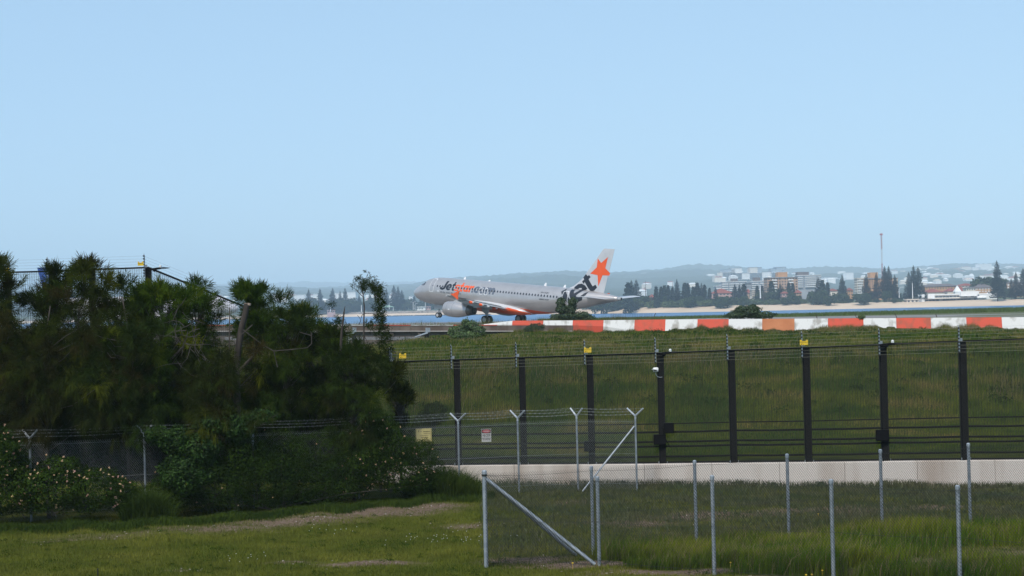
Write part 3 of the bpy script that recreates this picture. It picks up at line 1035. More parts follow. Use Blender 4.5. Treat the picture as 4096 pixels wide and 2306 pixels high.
# ------------------------------------------------------------------ red and white parapet and the stained concrete wall
M['bar_white'] = pm('weathered_white_paint', (0.33, 0.31, 0.28), (0.60, 0.59, 0.57), 1.6, 0.85, bump=0.2, bscale=8, detail=9, stretch=(1, 1, .5), lo=.34, hi=.5)
M['bar_red'] = pm('weathered_red_paint', (0.36, 0.075, 0.04), (0.53, 0.07, 0.035), 1.6, 0.8, bump=0.2, bscale=8, detail=9, stretch=(1, 1, .5), lo=.34, hi=.5)
M['bar_rust'] = pm('faded_orange_paint', (0.38, 0.13, 0.05), (0.45, 0.17, 0.07), 1.0, 0.85, bump=0.2, bscale=8, detail=6)
par = empty('red_white_parapet', (14, float(barY(14)), -2.4))
tag(par, 'long sloped concrete parapet painted in red and white blocks beside the runway', 'barrier')
BX = [1932, 2047, 2170.6, 2288.5, 2411.4, 2535.6, 2659, 2787, 2911.5, 3045.6, 3174.5, 3308, 3450, 3581, 3719, 3861, 4002.5, 4150, 4300, 4455, 4615]


def bD(px):
    k = (px - 2048) / F
    return (134 - 0.255 * 16) / (1 + 0.255 * k)


btop = lambda px: np.interp(px, [1370, 1932, 2047, 2411, 2660, 3300, 4096, 4700], [1302, 1298, 1284, 1282, 1279, 1275, 1269.4, 1264])
bbot = lambda px: np.interp(px, [1932, 2047, 2288, 2411, 2536, 3300, 4096, 4700], [1300, 1298.5, 1302, 1306, 1324, 1320, 1313.5, 1309])
for i in range(len(BX) - 1):
    red = i % 2 == 1
    a, b = BX[i], BX[i + 1]
    v = []
    for px in (a, b):
        D = bD(px)
        tpz, bz = zat(px, btop(px), D), zat(px, bbot(px), D)
        x = XD(px, D)
        # face leans back; its foot stands out towards the bank
        h = max(0.05, tpz - bz)
        fx, fy = -0.25 * 0.5 * h, -0.5 * h
        v += [(x + fx, D + fy, bz), (x, D, tpz), (x + .07, D + .28, tpz), (x + .07, D + .28, -3.2), (x + fx, D + fy, -3.2)]
    gap = 0.004
    v = np.array(v); v[:5, 0] += gap; v[5:, 0] -= gap
    mb = MB(); mb.add(v, [(0, 4, 3, 2, 1)[::-1], (5, 9, 8, 7, 6), (0, 1, 6, 5)[::-1], (1, 2, 7, 6)[::-1], (2, 3, 8, 7)[::-1], (4, 0, 5, 9)[::-1]])
    rust = i in (9,)
    child(mb.build('painted_block', M['bar_rust'] if rust else (M['bar_red'] if red else M['bar_white'])), par)

M['old_conc'] = pm('stained_old_concrete', (0.085, 0.062, 0.05), (0.15, 0.12, 0.10), 0.8, 0.95, bump=0.2, stretch=(1, 1, .3), detail=8, lo=.4, hi=.6, c3=(0.36, 0.34, 0.32))
M['old_conc2'] = pm('dark_old_concrete', (0.075, 0.06, 0.052), (0.12, 0.10, 0.085), 0.5, 0.95, detail=6)
M['ledge'] = pm('pale_ledge', (0.3, 0.27, 0.25), (0.38, 0.36, 0.34), 0.6, 0.95)
ow = empty('culvert_wall', (-12, float(barY(-12)), -3.2))
tag(ow, 'brown stained concrete culvert wall with a pale ledge below the runway, behind the casuarinas', 'wall')
WX = [300, 470, 640, 810, 975, 1140, 1306, 1470, 1640, 1810, 1985, 2150, 2290]
for i, (a, b) in enumerate(zip(WX[:-1], WX[1:])):
    for nm, y0, y1, dy, mt in (('wall_panel', 1303, 1324, 0.0, 'old_conc'), ('ledge', 1324, 1327.5, -0.35, 'ledge'), ('lower_wall_panel', 1328, 1382, -0.02, 'old_conc2')):
        v = []
        for px in (a, b):
            D = bD(px) - 0.02 - 0.25
            o_ = np.interp(px, [1370, 2290], [0, 0]) + (hor(px) - hor(1450))*0
            sh_ = (px - 1450) * -0.0005
            D2 = D + dy
            zt, zb = zat(px, y0 + sh_, D), zat(px, y1 + sh_, D)
            x = XD(px, D)
            v += [(x, D2, zb), (x, D2, zt), (x, D + .24, zt), (x, D + .24, zb)]
        v = np.array(v)
        if nm != 'ledge': v[:4, 0] += 0.015; v[4:, 0] -= 0.015
        mb = MB(); mb.add(v, [(0, 1, 2, 3), (7, 6, 5, 4), (0, 4, 5, 1), (1, 5, 6, 2), (2, 6, 7, 3), (3, 7, 4, 0)])
        child(mb.build(nm, M[mt]), ow)
    D = bD(a) - .05
    # painted cap, red and white by turns
    v = []
    for px in (a, b):
        D = bD(px) - 0.30
        zt = zat(px, 1301.2 + (px - 1450) * -0.0005, D); zb = zat(px, 1303.2 + (px - 1450) * -.0005, D); x = XD(px, D)
        v += [(x, D - .03, zb), (x, D - .03, zt), (x, D + .26, zt + .003), (x, D + .26, zb)]
    if b <= 2000:
        mb = MB(); mb.add(v, [(0, 1, 2, 3), (7, 6, 5, 4), (0, 4, 5, 1), (1, 5, 6, 2), (2, 6, 7, 3), (3, 7, 4, 0)])
        child(mb.build('painted_cap', M['bar_red'] if i % 2 else M['bar_white']), ow)
for px in [975, 1080, 1180, 1400, 1565, 1675]:
    D = bD(px) - .3; x = XD(px, D)
    mb = MB(); mb.box((x - .16, D - .2, zat(px, 1384, D)), (x + .16, D - 0.05, zat(px, 1330, D)))
    child(mb.build('buttress', M['old_conc2']), ow)
for k, yy in enumerate((1352, 1356, 1360)):
    v, f = prisms(np.array([(P(900, yy, 130), P(1700, yy - 2, 128.5))]), 0.02, 5)
    child(mk('pipe', v, f, M['galv']), ow)


def flood(px, py, D, w, label, s=1):
    r = empty('floodlight', P(px, py, D))
    tag(r, label, 'floodlight')
    mb = MB(); mb.rings([[(-w * .5, -.2, -.05), (-w * .5, .2, -.02), (-w * .5, .2, .02), (-w * .5, -.2, -.0)], [(w * .35, -.25, .25), (w * .35, .25, .30), (w * .35, .25, .40), (w * .35, -.25, .36)]])
    mb.build('lamp_head', M['galv_bright'], r)
    mb = MB(); mb.box((w * .2, .0, .36), (w * .5, .1, .75)); mb.build('lamp_housing', M['galv'], r)
    mb = MB(); mb.box((w * .12, .28, -1.5), (w * .42, .5, .3)); mb.build('lamp_post', M['old_conc'], r)


flood(1690, 1347, 124, 1.35, 'grey floodlight tilted on a stub post in front of the culvert wall')
flood(1400, 1346, 124, 1.1, 'smaller grey floodlight seen past the thin casuarina, before the culvert wall')

# pickets behind the parapet
M['picket'] = pm('rusty_star_picket', (0.05, 0.035, 0.028), (0.08, 0.05, 0.04), 6, 0.9)
for (x0, y0, x1, y1, lb) in [(2607, 1278.5, 2622.7, 1252.7, 'rusty steel picket leaning right, with loose mesh beside the tall shrub'), (3429, 1273, 3420, 1256.6, 'short rusty picket leaning left behind a faded red block'),
                             (3590, 1272, 3580, 1254, 'longest of the left-leaning rusty pickets behind the parapet'), (3749.5, 1269.5, 3743, 1257.6, 'shortest left-leaning rusty picket behind a white block'),
                             (3271, 1274, 3263, 1257, 'thin rusty picket in the grass just right of the low round shrub')]:
    D = bD(x0) + 1.2
    a, b = P(x0, y0 + 8, D), P(x1, y1, D)
    r = empty('star_picket', a)
    tag(r, lb, 'picket', 'rusty pickets leaning behind the parapet')
    mb = MB(); mb.beam((0, 0, 0), b - a, 0.05, 0.05, up=(0, 1, 0)); mb.build('picket_shaft', M['picket'], r)
seg = []
for k in range(6):
    seg.append((P(2440, 1257 + k * 4, bD(2440) + 1.3), P(2612, 1256 + k * 4, bD(2612) + 1.3)))
for k in range(18):
    px = 2445 + k * 9.5
    seg.append((P(px, 1256, bD(px) + 1.3), P(px, 1280, bD(px) + 1.3)))
v, f = prisms(np.array(seg), 0.008)
lm = mk('wire_mesh_fence', v, f, M['picket'])
tag(lm, 'sagging low wire mesh between the tall shrub and a leaning picket', 'fence')
# ------------------------------------------------------------------ airliners
FUS = np.array([  # x aft, half width, top, bottom
    (-0.12, 0.03, -0.52, -0.58), (0.0, .22, -.33, -.80), (0.2, .44, -.10, -1.02), (0.45, .64, .10, -1.20), (0.9, .93, .38, -1.43), (1.4, 1.17, .66, -1.61), (2.0, 1.40, 1.0, -1.77), (2.6, 1.58, 1.36, -1.88),
    (3.3, 1.75, 1.70, -1.97), (4.2, 1.88, 1.93, -2.03), (5.3, 1.95, 2.04, -2.06), (6.5, 1.975, 2.07, -2.07), (10, 1.975, 2.07, -2.07), (15, 1.975, 2.07, -2.07), (20, 1.975, 2.07, -2.07), (23.5, 1.975, 2.07, -2.05),
    (25.5, 1.93, 2.07, -1.86), (27.5, 1.82, 2.07, -1.52), (29.5, 1.64, 2.05, -1.08), (31.5, 1.40, 2.0, -.62), (33.5, 1.08, 1.87, -.12), (35.5, .72, 1.66, .38), (37.0, .42, 1.45, .74), (37.57, .30, 1.36, .84)])


def fus(x):
    return [float(np.interp(x, FUS[:, 0], FUS[:, k])) for k in (1, 2, 3)]


def ysurf(x, z):
    w, t_, b_ = fus(x)
    c_, h = (t_ + b_) / 2, (t_ - b_) / 2
    q = 1 - ((z - c_) / h) ** 2
    return w * math.sqrt(q) if q > 0 else 0.0


FLE = lambda z: float(np.interp(z, [1.2, 2.0, 2.35, 3.33, 7.6, 7.75], [28.0, 29.0, 29.9, 31.2, 34.5, 34.75]))
FTE = lambda z: 34.95 + (z - 1.6) / 6.15 * 1.45


def fin_y(x, z):
    a, b = FLE(z), FTE(z)
    if not (a < x < b) or z > 7.75: return 0.0
    u = (x - a) / (b - a)
    return (0.26 - 0.022 * z) * (1.9 * math.sqrt(u) * (1 - u) + 0.2 * (1 - u)) * min(1, (b - a) / 5.0) + 0.015


def skin_y(x, z):
    return max(ysurf(x, z), fin_y(x, z))


def on_skin(V, Fc, off, step=0.14, side=1, sx=0.35):
    bm = bmesh.new()
    vs = [bm.verts.new((v[0], 0, v[1])) for v in V]
    for q in Fc:
        try: bm.faces.new([vs[i] for i in q])
        except ValueError: pass
    z0, z1 = V[:, 1].min(), V[:, 1].max(); x0, x1 = V[:, 0].min(), V[:, 0].max()
    for z in np.arange(z0 + step, z1, step):
        bmesh.ops.bisect_plane(bm, geom=bm.verts[:] + bm.edges[:] + bm.faces[:], plane_co=(0, 0, z), plane_no=(0, 0, 1))
    for x in np.arange(x0 + sx, x1, sx):
        bmesh.ops.bisect_plane(bm, geom=bm.verts[:] + bm.edges[:] + bm.faces[:], plane_co=(x, 0, 0), plane_no=(1, 0, 0))
    for v in bm.verts:
        v.co.y = -side * (skin_y(v.co.x, v.co.z) + off)
    bmesh.ops.triangulate(bm, faces=bm.faces[:])
    me = bpy.data.meshes.new('decal'); bm.to_mesh(me); bm.free()
    return me


def decal(name, V, Fc, mat, par, off=0.012, **k):
    me = on_skin(V, Fc, off, **k); me.name = name; me.materials.append(mat)
    o = bpy.data.objects.new(name, me); COL.objects.link(o); o.parent = par
    return o


def outline(name, pts, w, mat, par, off=0.016):
    n = len(pts)
    c_ = np.mean(pts, 0)
    inner = [(p[0] + (c_[0] - p[0]) / max(1e-6, abs(c_[0] - p[0])) * min(w, abs(c_[0] - p[0])), p[1] + (c_[1] - p[1]) / max(1e-6, abs(c_[1] - p[1])) * min(w, abs(c_[1] - p[1]))) for p in pts]
    V, Fc = poly2d([pts, inner])
    return decal(name, V, Fc, mat, par, off)


M['silver'] = pm('silver_aircraft_paint', (0.48, 0.445, 0.435), (0.53, 0.495, 0.485), 0.7, 0.34, 0.6, spec=0.5)
M['silver_l'] = pm('pale_grey_aircraft_paint', (0.50, 0.50, 0.52), (0.56, 0.56, 0.58), 0.9, 0.4, 0.15)
M['air_grey'] = pm('wing_grey_paint', (0.36, 0.37, 0.38), (0.42, 0.43, 0.44), 1.5, 0.45, 0.1)
M['orange'] = pm('orange_livery_paint', (0.80, 0.10, 0.015), (0.75, 0.09, 0.015), 2, 0.4)
M['navy'] = pm('black_livery_paint', (0.012, 0.015, 0.025), None, rough=0.4)
M['slate'] = pm('slate_livery_paint', (0.10, 0.12, 0.16), None, rough=0.5)
M['door_white'] = pm('white_door_outline', (0.8, 0.8, 0.82), None, rough=0.4)
M['win'] = pm('cabin_window', (0.035, 0.04, 0.055), None, rough=0.15)
M['tyre'] = pm('tyre_rubber', (0.012, 0.012, 0.013), (0.02, 0.02, 0.02), 8, 0.8)
M['hub'] = pm('wheel_hub', (0.5, 0.5, 0.52), None, rough=0.5, metal=0.3)
M['gear'] = pm('landing_gear_grey', (0.28, 0.30, 0.32), (0.36, 0.38, 0.40), 4, 0.5)
M['hot'] = pm('exhaust_metal', (0.07, 0.065, 0.06), (0.16, 0.15, 0.14), 2.5, 0.35, 0.8)
M['dark'] = pm('dark_cavity', (0.004, 0.004, 0.005), None, rough=0.8)
M['tail_blue'] = pm('blue_tail_paint', (0.02, 0.07, 0.30), (0.025, 0.09, 0.34), 1, 0.4)
M['air_white'] = pm('white_aircraft_paint', (0.60, 0.57, 0.60), (0.66, 0.63, 0.66), 0.6, 0.4)

# orange belly band on the silver fuselage: a painted area of its own shape
mt = pm('silver_paint_with_orange_belly', (0.48, 0.445, 0.435), (0.53, 0.495, 0.485), 0.7, 0.34, 0.6)
t = mt.node_tree; b = t.nodes['Principled BSDF']; src = b.inputs['Base Color'].links[0].from_socket
tc = t.nodes.new('ShaderNodeTexCoord'); sp = t.nodes.new('ShaderNodeSeparateXYZ'); t.links.new(tc.outputs['Object'], sp.inputs[0])


def mth(op, a, b_=None):
    n = t.nodes.new('ShaderNodeMath'); n.operation = op
    for i, q in enumerate((a, b_)):
        if q is None: continue
        if isinstance(q, (int, float)): n.inputs[i].default_value = q
        else: t.links.new(q, n.inputs[i])
    return n.outputs[0]


lim = mth('ADD', mth('MULTIPLY', sp.outputs[0], -0.055), -0.10)
cond = mth('MULTIPLY', mth('LESS_THAN', sp.outputs[2], lim), mth('MULTIPLY', mth('GREATER_THAN', sp.outputs[0], 11.5), mth('LESS_THAN', sp.outputs[0], 28.5)))
mx = t.nodes.new('ShaderNodeMix'); mx.data_type = 'RGBA'
t.links.new(cond, mx.inputs[0]); t.links.new(src, mx.inputs[6]); mx.inputs[7].default_value = (0.80, 0.10, 0.015, 1)
t.links.new(mx.outputs[2], b.inputs['Base Color'])
M['silver_belly'] = mt


def ring_sec(x, w, zt, zb, n=44):
    c_, h = (zt + zb) / 2, (zt - zb) / 2
    return [(x, w * math.sin(2 * math.pi * k / n), c_ + h * math.cos(2 * math.pi * k / n)) for k in range(n)]


def airfoil(le, te, y, z, th, dz_te=0.0, n=10):
    """closed ring around a wing section"""
    up, lo = [], []
    for k in range(n + 1):
        u = (1 - math.cos(math.pi * k / n)) / 2
        t_ = th * (te - le) * 2.6 * (math.sqrt(u) * (1 - u) * .72 + .12 * u * (1 - u))
        zz = z + dz_te * u
        up.append((le + (te - le) * u, y, zz + t_ * .58))
        lo.append((le + (te - le) * u, y, zz - t_ * .42 - 0.004))
    return up + lo[::-1]


def build_airliner(name, label, white=False):
    root = empty(name)
    tag(root, label, 'airliner')
    body = M['air_white'] if white else M['silver_belly']
    wingm = M['air_grey']
    xs_ = np.concatenate([FUS[:11, 0], np.arange(6.5, 23.6, 1.0), FUS[16:, 0]])
    # smoother nose: cubic-like resampling by adding midpoints
    mb = MB(); mb.rings([ring_sec(x, *fus(x)) for x in xs_]); fz = mb.build('fuselage', body, root, smooth=True)
    if not white:
        mb = MB()
        mb.rings([ring_sec(x, w, t_, b_, 20) for x, w, t_, b_ in ((37.45, .33, 1.40, .80), (37.9, .24, 1.34, .90))]); mb.build('tail_cone', M['gear'], root, smooth=True)
        mb = MB(); mb.rings([ring_sec(37.905, .17, 1.27, .97, 14), ring_sec(37.91, .17, 1.27, .97, 14)]); mb.build('exhaust_port', M['dark'], root)
    # belly fairing
    mb = MB(); R_ = []
    for x, w, zt, zb in ((11.6, .6, -1.5, -1.9), (12.2, 1.75, -.45, -2.2), (12.9, 2.02, -.22, -2.35), (14, 2.12, -.12, -2.42), (16, 2.16, -.2, -2.45), (18, 2.16, -.42, -2.45), (20, 2.12, -.72, -2.42), (21.3, 2.0, -1.0, -2.34), (22.3, 1.7, -1.25, -2.22), (23.2, .7, -1.7, -2.1)):
        R_.append(ring_sec(x, w, zt, zb, 32))
    mb.rings(R_); fb = mb.build('belly_fairing', M['air_white'] if white else M['silver_l'], root, smooth=True)
    if not white:
        # the lower half of the fairing is orange
        mb = MB(); R_ = []
        for x, w, zt, zb in ((12.2, 1.75, -.45, -2.2), (12.9, 2.02, -.22, -2.35), (14, 2.12, -.12, -2.42), (16, 2.16, -.2, -2.45), (18, 2.16, -.42, -2.45), (20, 2.12, -.72, -2.42), (21.3, 2.0, -1.0, -2.34), (22.3, 1.7, -1.25, -2.22), (23.1, .8, -1.65, -2.13)):
            cc, hh = (zt + zb) / 2, (zt - zb) / 2
            zl = np.interp(x, [12, 17, 19, 21, 23.2], [-1.55, -1.40, -1.22, -1.45, -1.9])
            th0 = math.acos(max(-1, min(1, (zl - cc) / hh)))
            R_.append([(x, (w + .008) * math.sin(th0 + (2 * math.pi - 2 * th0) * k / 20), cc + (hh + .008) * math.cos(th0 + (2 * math.pi - 2 * th0) * k / 20)) for k in range(21)])
        mb.rings(R_, False, False, close=False); mb.build('orange_belly_panel', M['orange'], root, smooth=True)
    # wings
    for s in (1, -1):
        def sec(y, le, te, z, th, dz=0.0):
            r_ = airfoil(le, te, s * y, z, th, dz)
            return r_ if s > 0 else r_[::-1]
        fx_ = 0.0 if s < 0 else -.55            # the far wing flexes less
        mb = MB(); mb.rings([sec(1.2, 12.1, 18.7, -1.25, .13, -.1), sec(2.2, 12.55, 18.8, -1.12, .125, -.1), sec(6.4, 15.2, 19.15, -.62, .11, -.05), sec(11.5, 18.3, 20.9, .0 + fx_ * .45, .10, -.03), (sec(16.9, 21.35, 22.75, .68 + fx_, .09, 0))])
        wg = mb.build('wing', wingm, root, smooth=True)
        mb = MB(); mb.rings([sec(2.2, 18.75, 20.0, -1.30, .10, -.28), sec(6.4, 19.1, 20.2, -.78, .10, -.24), sec(12.6, 21.2, 22.0, .02 + fx_ * .5, .10, -.15)])
        mb.build('flap', wingm, root, smooth=True)
        mb = MB(); mb.rings([sec(12.75, 21.2, 21.95, .14 + fx_ * .5, .09, -.03), sec(16.3, 22.35, 22.95, .56 + fx_, .09, -.02)]); mb.build('aileron', wingm, root, smooth=True)
        mb = MB(); mb.rings([sec(3.2, 12.9, 13.6, -1.12, .2, .10), sec(6.2, 14.8, 15.4, -.74, .2, .08), sec(16.0, 20.55, 21.05, .45 + fx_, .2, .06)])
        mb.build('slat', M['silver_l'], root, smooth=True)
        # wing fence
        out = [(22.3, .86), (22.85, .95), (23.55, 1.32), (23.95, 1.42), (23.72, .95), (23.62, .70), (23.72, .35), (23.6, .18), (23.25, .42), (22.7, .70)]
        n = len(out)
        V = [(x, s * y, z + fx_) for y in (16.95, 17.02) for x, z in out]
        mb = MB(); mb.add(V, [tuple(range(n)), tuple(range(2 * n - 1, n - 1, -1))] + [(k, k + n, (k + 1) % n + n, (k + 1) % n) for k in range(n)])
        mb.build('wing_fence', M['air_white'] if white else M['orange'], root)
        # flap track fairings
        for y, tex, grey in ((4.6, 20.2, 0), (7.1, 20.9, 1), (9.6, 21.95, 0), (12.6, 22.75, 0)):
            zt = float(np.interp(y, [2.2, 6.4, 11.5, 16.9], [-1.55, -1.02, -.32, .5])) - .12
            prof = [(-3.0, .03), (-2.5, .13), (-1.6, .19), (-.8, .18), (-.25, .11), (0, .02)]
            def R2(pr):
                return [[(tex + x, s * y + .8 * r_ * math.sin(t_), zt - .05 + 1.15 * r_ * math.cos(t_) + x * -.02) for t_ in np.linspace(0, 2 * math.pi, 11)[:-1]] for x, r_ in pr]
            mb = MB(); mb.rings(R2(prof)); fr = mb.build('flap_track_fairing', wingm, root, smooth=True)
            if not grey and not white:
                mb = MB(); mb.rings(R2([(-.85, .187), (-.5, .165), (-.25, .116)])); mb.build('orange_tip', M['orange'], fr, smooth=True)
        # engine
        ey, ez = s * 5.75, -2.02
        def circ(x, r_, n=28, dz=0.0):
            return [(x, ey + r_ * math.sin(2 * math.pi * k / n), ez + dz + r_ * math.cos(2 * math.pi * k / n)) for k in range(n)]
        cowl = [(12.35, .80, 0), (11.82, .84, 0), (11.70, .90, 0), (11.72, .96, 0), (11.9, 1.03, 0), (12.3, 1.09, 0), (12.9, 1.13, 0), (13.8, 1.12, 0.0), (14.7, 1.02, .02), (15.5, .86, .04), (15.95, .76, .05)]
        mb = MB(); mb.rings([circ(x, r_, dz=d_) for x, r_, d_ in cowl], True, False); en = mb.build('engine_cowl', M['air_white'] if white else M['silver'], root, smooth=True)
        for xx in (12.55, 13.6):
            rr = float(np.interp(xx, [c_[0] for c_ in cowl[4:]], [c_[1] for c_ in cowl[4:]]))
            mb = MB(); mb.rings([circ(xx - .012, rr + .002), circ(xx, rr + .007), circ(xx + .012, rr + .002)], False, False); mb.build('panel_line', M['slate'], en)
        mb = MB(); mb.rings([circ(11.9, .80), circ(11.9, .2)], False, True); mb.build('fan', M['dark'], en)
        mb = MB(); mb.rings([circ(15.9, .77, dz=.05), circ(16.4, .68, dz=.05), circ(16.95, .58, dz=.05), circ(16.9, .54, dz=.05), circ(16.3, .5, dz=.05)], False, True)
        nz_ = mb.build('exhaust_nozzle', M['hot'], root, smooth=True)
        mb = MB(); mb.rings([circ(16.35, .52, dz=.05), circ(16.352, .02, dz=.05)], False, True); mb.build('exhaust_core', M['dark'], nz_)
        if s == -1 and not white:
            mb = MB()
            mb.box((12.95, ey - 1.142, ez - .05), (13.25, ey - 1.128, ez + .07)); mb.build('maintenance_placard', M['door_white'], en)
        # pylon
        mb = MB()
        pr = [(12.9, -.92, -.98, .06), (13.6, -.55, -1.1, .14), (14.6, -.62, -1.35, .17), (15.8, -.72, -1.55, .17), (17.2, -.80, -1.52, .15), (18.6, -.85, -1.25, .06)]
        mb.rings([[(x, ey - w, zb), (x, ey + w, zb), (x, ey + w, zt), (x, ey - w, zt)] for x, zt, zb, w in pr]); mb.build('engine_pylon', wingm, root)
        # tailplane
        mb = MB()
        def sc2(y, le, te, z, th):
            r_ = airfoil(le, te, s * y, z, th); return r_ if s > 0 else r_[::-1]
        mb.rings([sc2(.5, 32.6, 36.0, .92, .10), sc2(1.2, 33.05, 36.1, .95, .10), sc2(6.1, 35.45, 36.85, 1.32, .09), sc2(6.25, 35.75, 36.8, 1.33, .05)]); mb.build('tailplane', M['air_white'] if white else M['silver_l'], root, smooth=True)
        # main gear
        gy = s * 3.8
        mb = MB(); mb.tube([(17.6, gy, -.9), (17.68, gy, -2.6)], .13, 10); mb.tube([(17.68, gy, -2.55), (17.71, gy, -3.2)], .09, 10)
        mb.tube([(17.71, gy - .35, -3.2), (17.71, gy + .35, -3.2)], .08, 8); mb.tube([(17.65, gy, -1.9), (17.5, s * 2.6, -1.2)], .06, 8)
        mb.tube([(17.6, gy, -2.5), (17.25, gy, -2.8), (17.6, gy, -3.15)], .04, 6)
        gr = mb.build('main_gear_strut', M['gear'], root)
        out = [(16.75, -1.15), (18.25, -1.15), (18.2, -2.05), (18.05, -2.3), (18.0, -2.85), (17.75, -2.9), (17.45, -2.35), (17.05, -2.15), (16.85, -1.95)]
        n = len(out); V = [(x, gy + s * (.18 + dy), z) for dy in (0, .04) for x, z in out]
        mb = MB(); mb.add(V, [tuple(range(n)), tuple(range(2 * n - 1, n - 1, -1))] + [(k, k + n, (k + 1) % n + n, (k + 1) % n) for k in range(n)]); mb.build('gear_door', M['air_grey'], root)
        for w_ in (-.46, .46):
            wheel(root, 17.71, gy + w_, -3.2, .60, .40, s)
    # nose gear
    mb = MB(); mb.tube([(5.0, 0, -1.8), (5.05, 0, -2.75)], .11, 10); mb.tube([(5.05, 0, -2.7), (5.07, 0, -3.58)], .07, 8); mb.tube([(5.07, -.22, -3.58), (5.07, .22, -3.58)], .06, 8)
    mb.tube([(5.05, 0, -2.5), (4.3, 0, -1.85)], .05, 6); mb.tube([(5.05, 0, -2.6), (5.35, 0, -3.0), (5.1, 0, -3.4)], .035, 6); mb.box((4.85, -.25, -2.45), (5.0, .25, -2.25))
    mb.build('nose_gear_strut', M['gear'], root)
    for s in (1, -1):
        mb = MB(); mb.box((4.5, s * .42 - .015, -2.65), (6.1, s * .42 + .015, -1.95)); mb.build('nose_gear_door', M['air_grey'], root)
        wheel(root, 5.07, s * .25, -3.58, .40, .22, s)
    # fin and rudder
    def fin_part(u0, u1, nm, mat):
        mb = MB(); R_ = []
        for z in (1.2, 1.6, 2.0, 2.35, 2.8, 3.33, 4.2, 5.2, 6.4, 7.3, 7.6, 7.72, 7.745):
            a, b_ = FLE(z), FTE(z)
            us = np.linspace(u0, u1, 12) if u0 > 0 else np.array([0, .02, .05, .1, .17, .25, .35, .45, .55, .62, .68, u1])
            sh_ = 1 if z < 7.6 else (.8 if z < 7.7 else .45)
            R_.append([(a + (b_ - a) * u, fin_y(a + (b_ - a) * max(.0005, min(u, .9995)), z) * sh_, z) for u in us] + [(a + (b_ - a) * u, -fin_y(a + (b_ - a) * max(.0005, min(u, .9995)), z) * sh_, z) for u in us[::-1]])
        mb.rings(R_); return mb.build(nm, mat, root, smooth=False)
    fm = M['tail_blue'] if white else M['silver_l']
    for o in (fin_part(0.0, .715, 'tail_fin', fm), fin_part(.72, 1.0, 'rudder', fm)):
        pass
    # cockpit windows
    for q in ([(2.15, .72), (2.60, 1.28), (2.74, 1.27), (2.52, .72)], [(2.68, .72), (2.86, 1.26), (2.98, 1.25), (2.90, .72)], [(3.0, .74), (3.06, 1.24), (3.32, 1.27), (3.34, .98), (3.2, .74)]):
        for s in (1, -1):
            V = np.array(q); decal('cockpit_window', V, [tuple(range(len(q)))], M['win'], root, .012, side=s)
    # windscreen panes
    for s in (1, -1):
        V, Fc = np.array([(1.75, .76), (2.1, 1.02), (2.5, 1.24), (2.12, .74)]), [(0, 1, 2, 3)]
        decal('windscreen', V, Fc, M['win'], root, .012, side=s)
    # cabin windows share one mesh
    n = 12
    wv_ = [(0, 0, 0)] + [(.115 * math.cos(2 * math.pi * k / n), 0, .17 * math.sin(2 * math.pi * k / n)) for k in range(n)]
    wm = bpy.data.meshes.new('cabin_window'); wm.from_pydata(wv_, [], [(0, 1 + k, 1 + (k + 1) % n) for k in range(n)]); wm.materials.append(M['win'])
    for s in ((1,) if white else (1, -1)):
        for k in range(43):
            x = 6.18 + k * .5266
            z = .85 - .0045 * (x - 6)
            y = ysurf(x, z); y2 = ysurf(x, z + .05)
            tilt = math.atan2(y - y2, .05)
            o = bpy.data.objects.new('cabin_window', wm); COL.objects.link(o); o.parent = root
            o.location = (x, s * (y + .030), z); o.rotation_euler = (s * tilt, 0, 0)
    if white:
        return root
    # doors
    def rr(x0, x1, z0, z1, lean=0.0, c_=.12):
        p = [(x0 + c_, z0), (x1 - c_, z0), (x1, z0 + c_), (x1, z1 - c_), (x1 - c_, z1), (x0 + c_, z1), (x0, z1 - c_), (x0, z0 + c_)]
        return p
    outline('cabin_door', rr(4.62, 5.50, -.08, 1.86), .055, M['door_white'], root)
    outline('overwing_exit', rr(14.50, 15.03, .14, 1.14), .045, M['door_white'], root, .022)
    outline('overwing_exit', rr(15.36, 15.90, .14, 1.14), .045, M['door_white'], root, .022)
    outline('cabin_door', rr(29.15, 30.05, -.3, 1.63), .055, M['door_white'], root, .03)
    outline('cargo_door_placard', rr(6.35, 6.75, -.02, .28, c_=.03), .5, M['silver_l'], root)
    for x, z in ((5.25, .85), (29.75, .70), (29.4, .60), (29.6, .95)):
        decal('door_window', np.array([(x - .06, z - .07), (x + .06, z - .07), (x + .06, z + .07), (x - .06, z + .07)]), [(0, 1, 2, 3)], M['win'], root, .035)
    # lettering on the side
    T_ = .62

    def arc(a0, a1, rx, ry, n=14):
        return [(rx * math.cos(math.radians(a0 + (a1 - a0) * k / n)), ry * math.sin(math.radians(a0 + (a1 - a0) * k / n))) for k in range(n + 1)]

    def stroke(path, t_):
        p = np.array(path, float); L_, R_ = [], []
        for k in range(len(p)):
            d = p[min(k + 1, len(p) - 1)] - p[max(k - 1, 0)]; d /= np.linalg.norm(d); n_ = np.array((-d[1], d[0])) * t_ / 2
            L_.append(tuple(p[k] + n_)); R_.append(tuple(p[k] - n_))
        return [L_ + R_[::-1]]
    ri = 1 - T_
    bq = .17
    dlt = math.degrees(math.asin(bq / ri)); dlo = math.degrees(math.asin(bq))
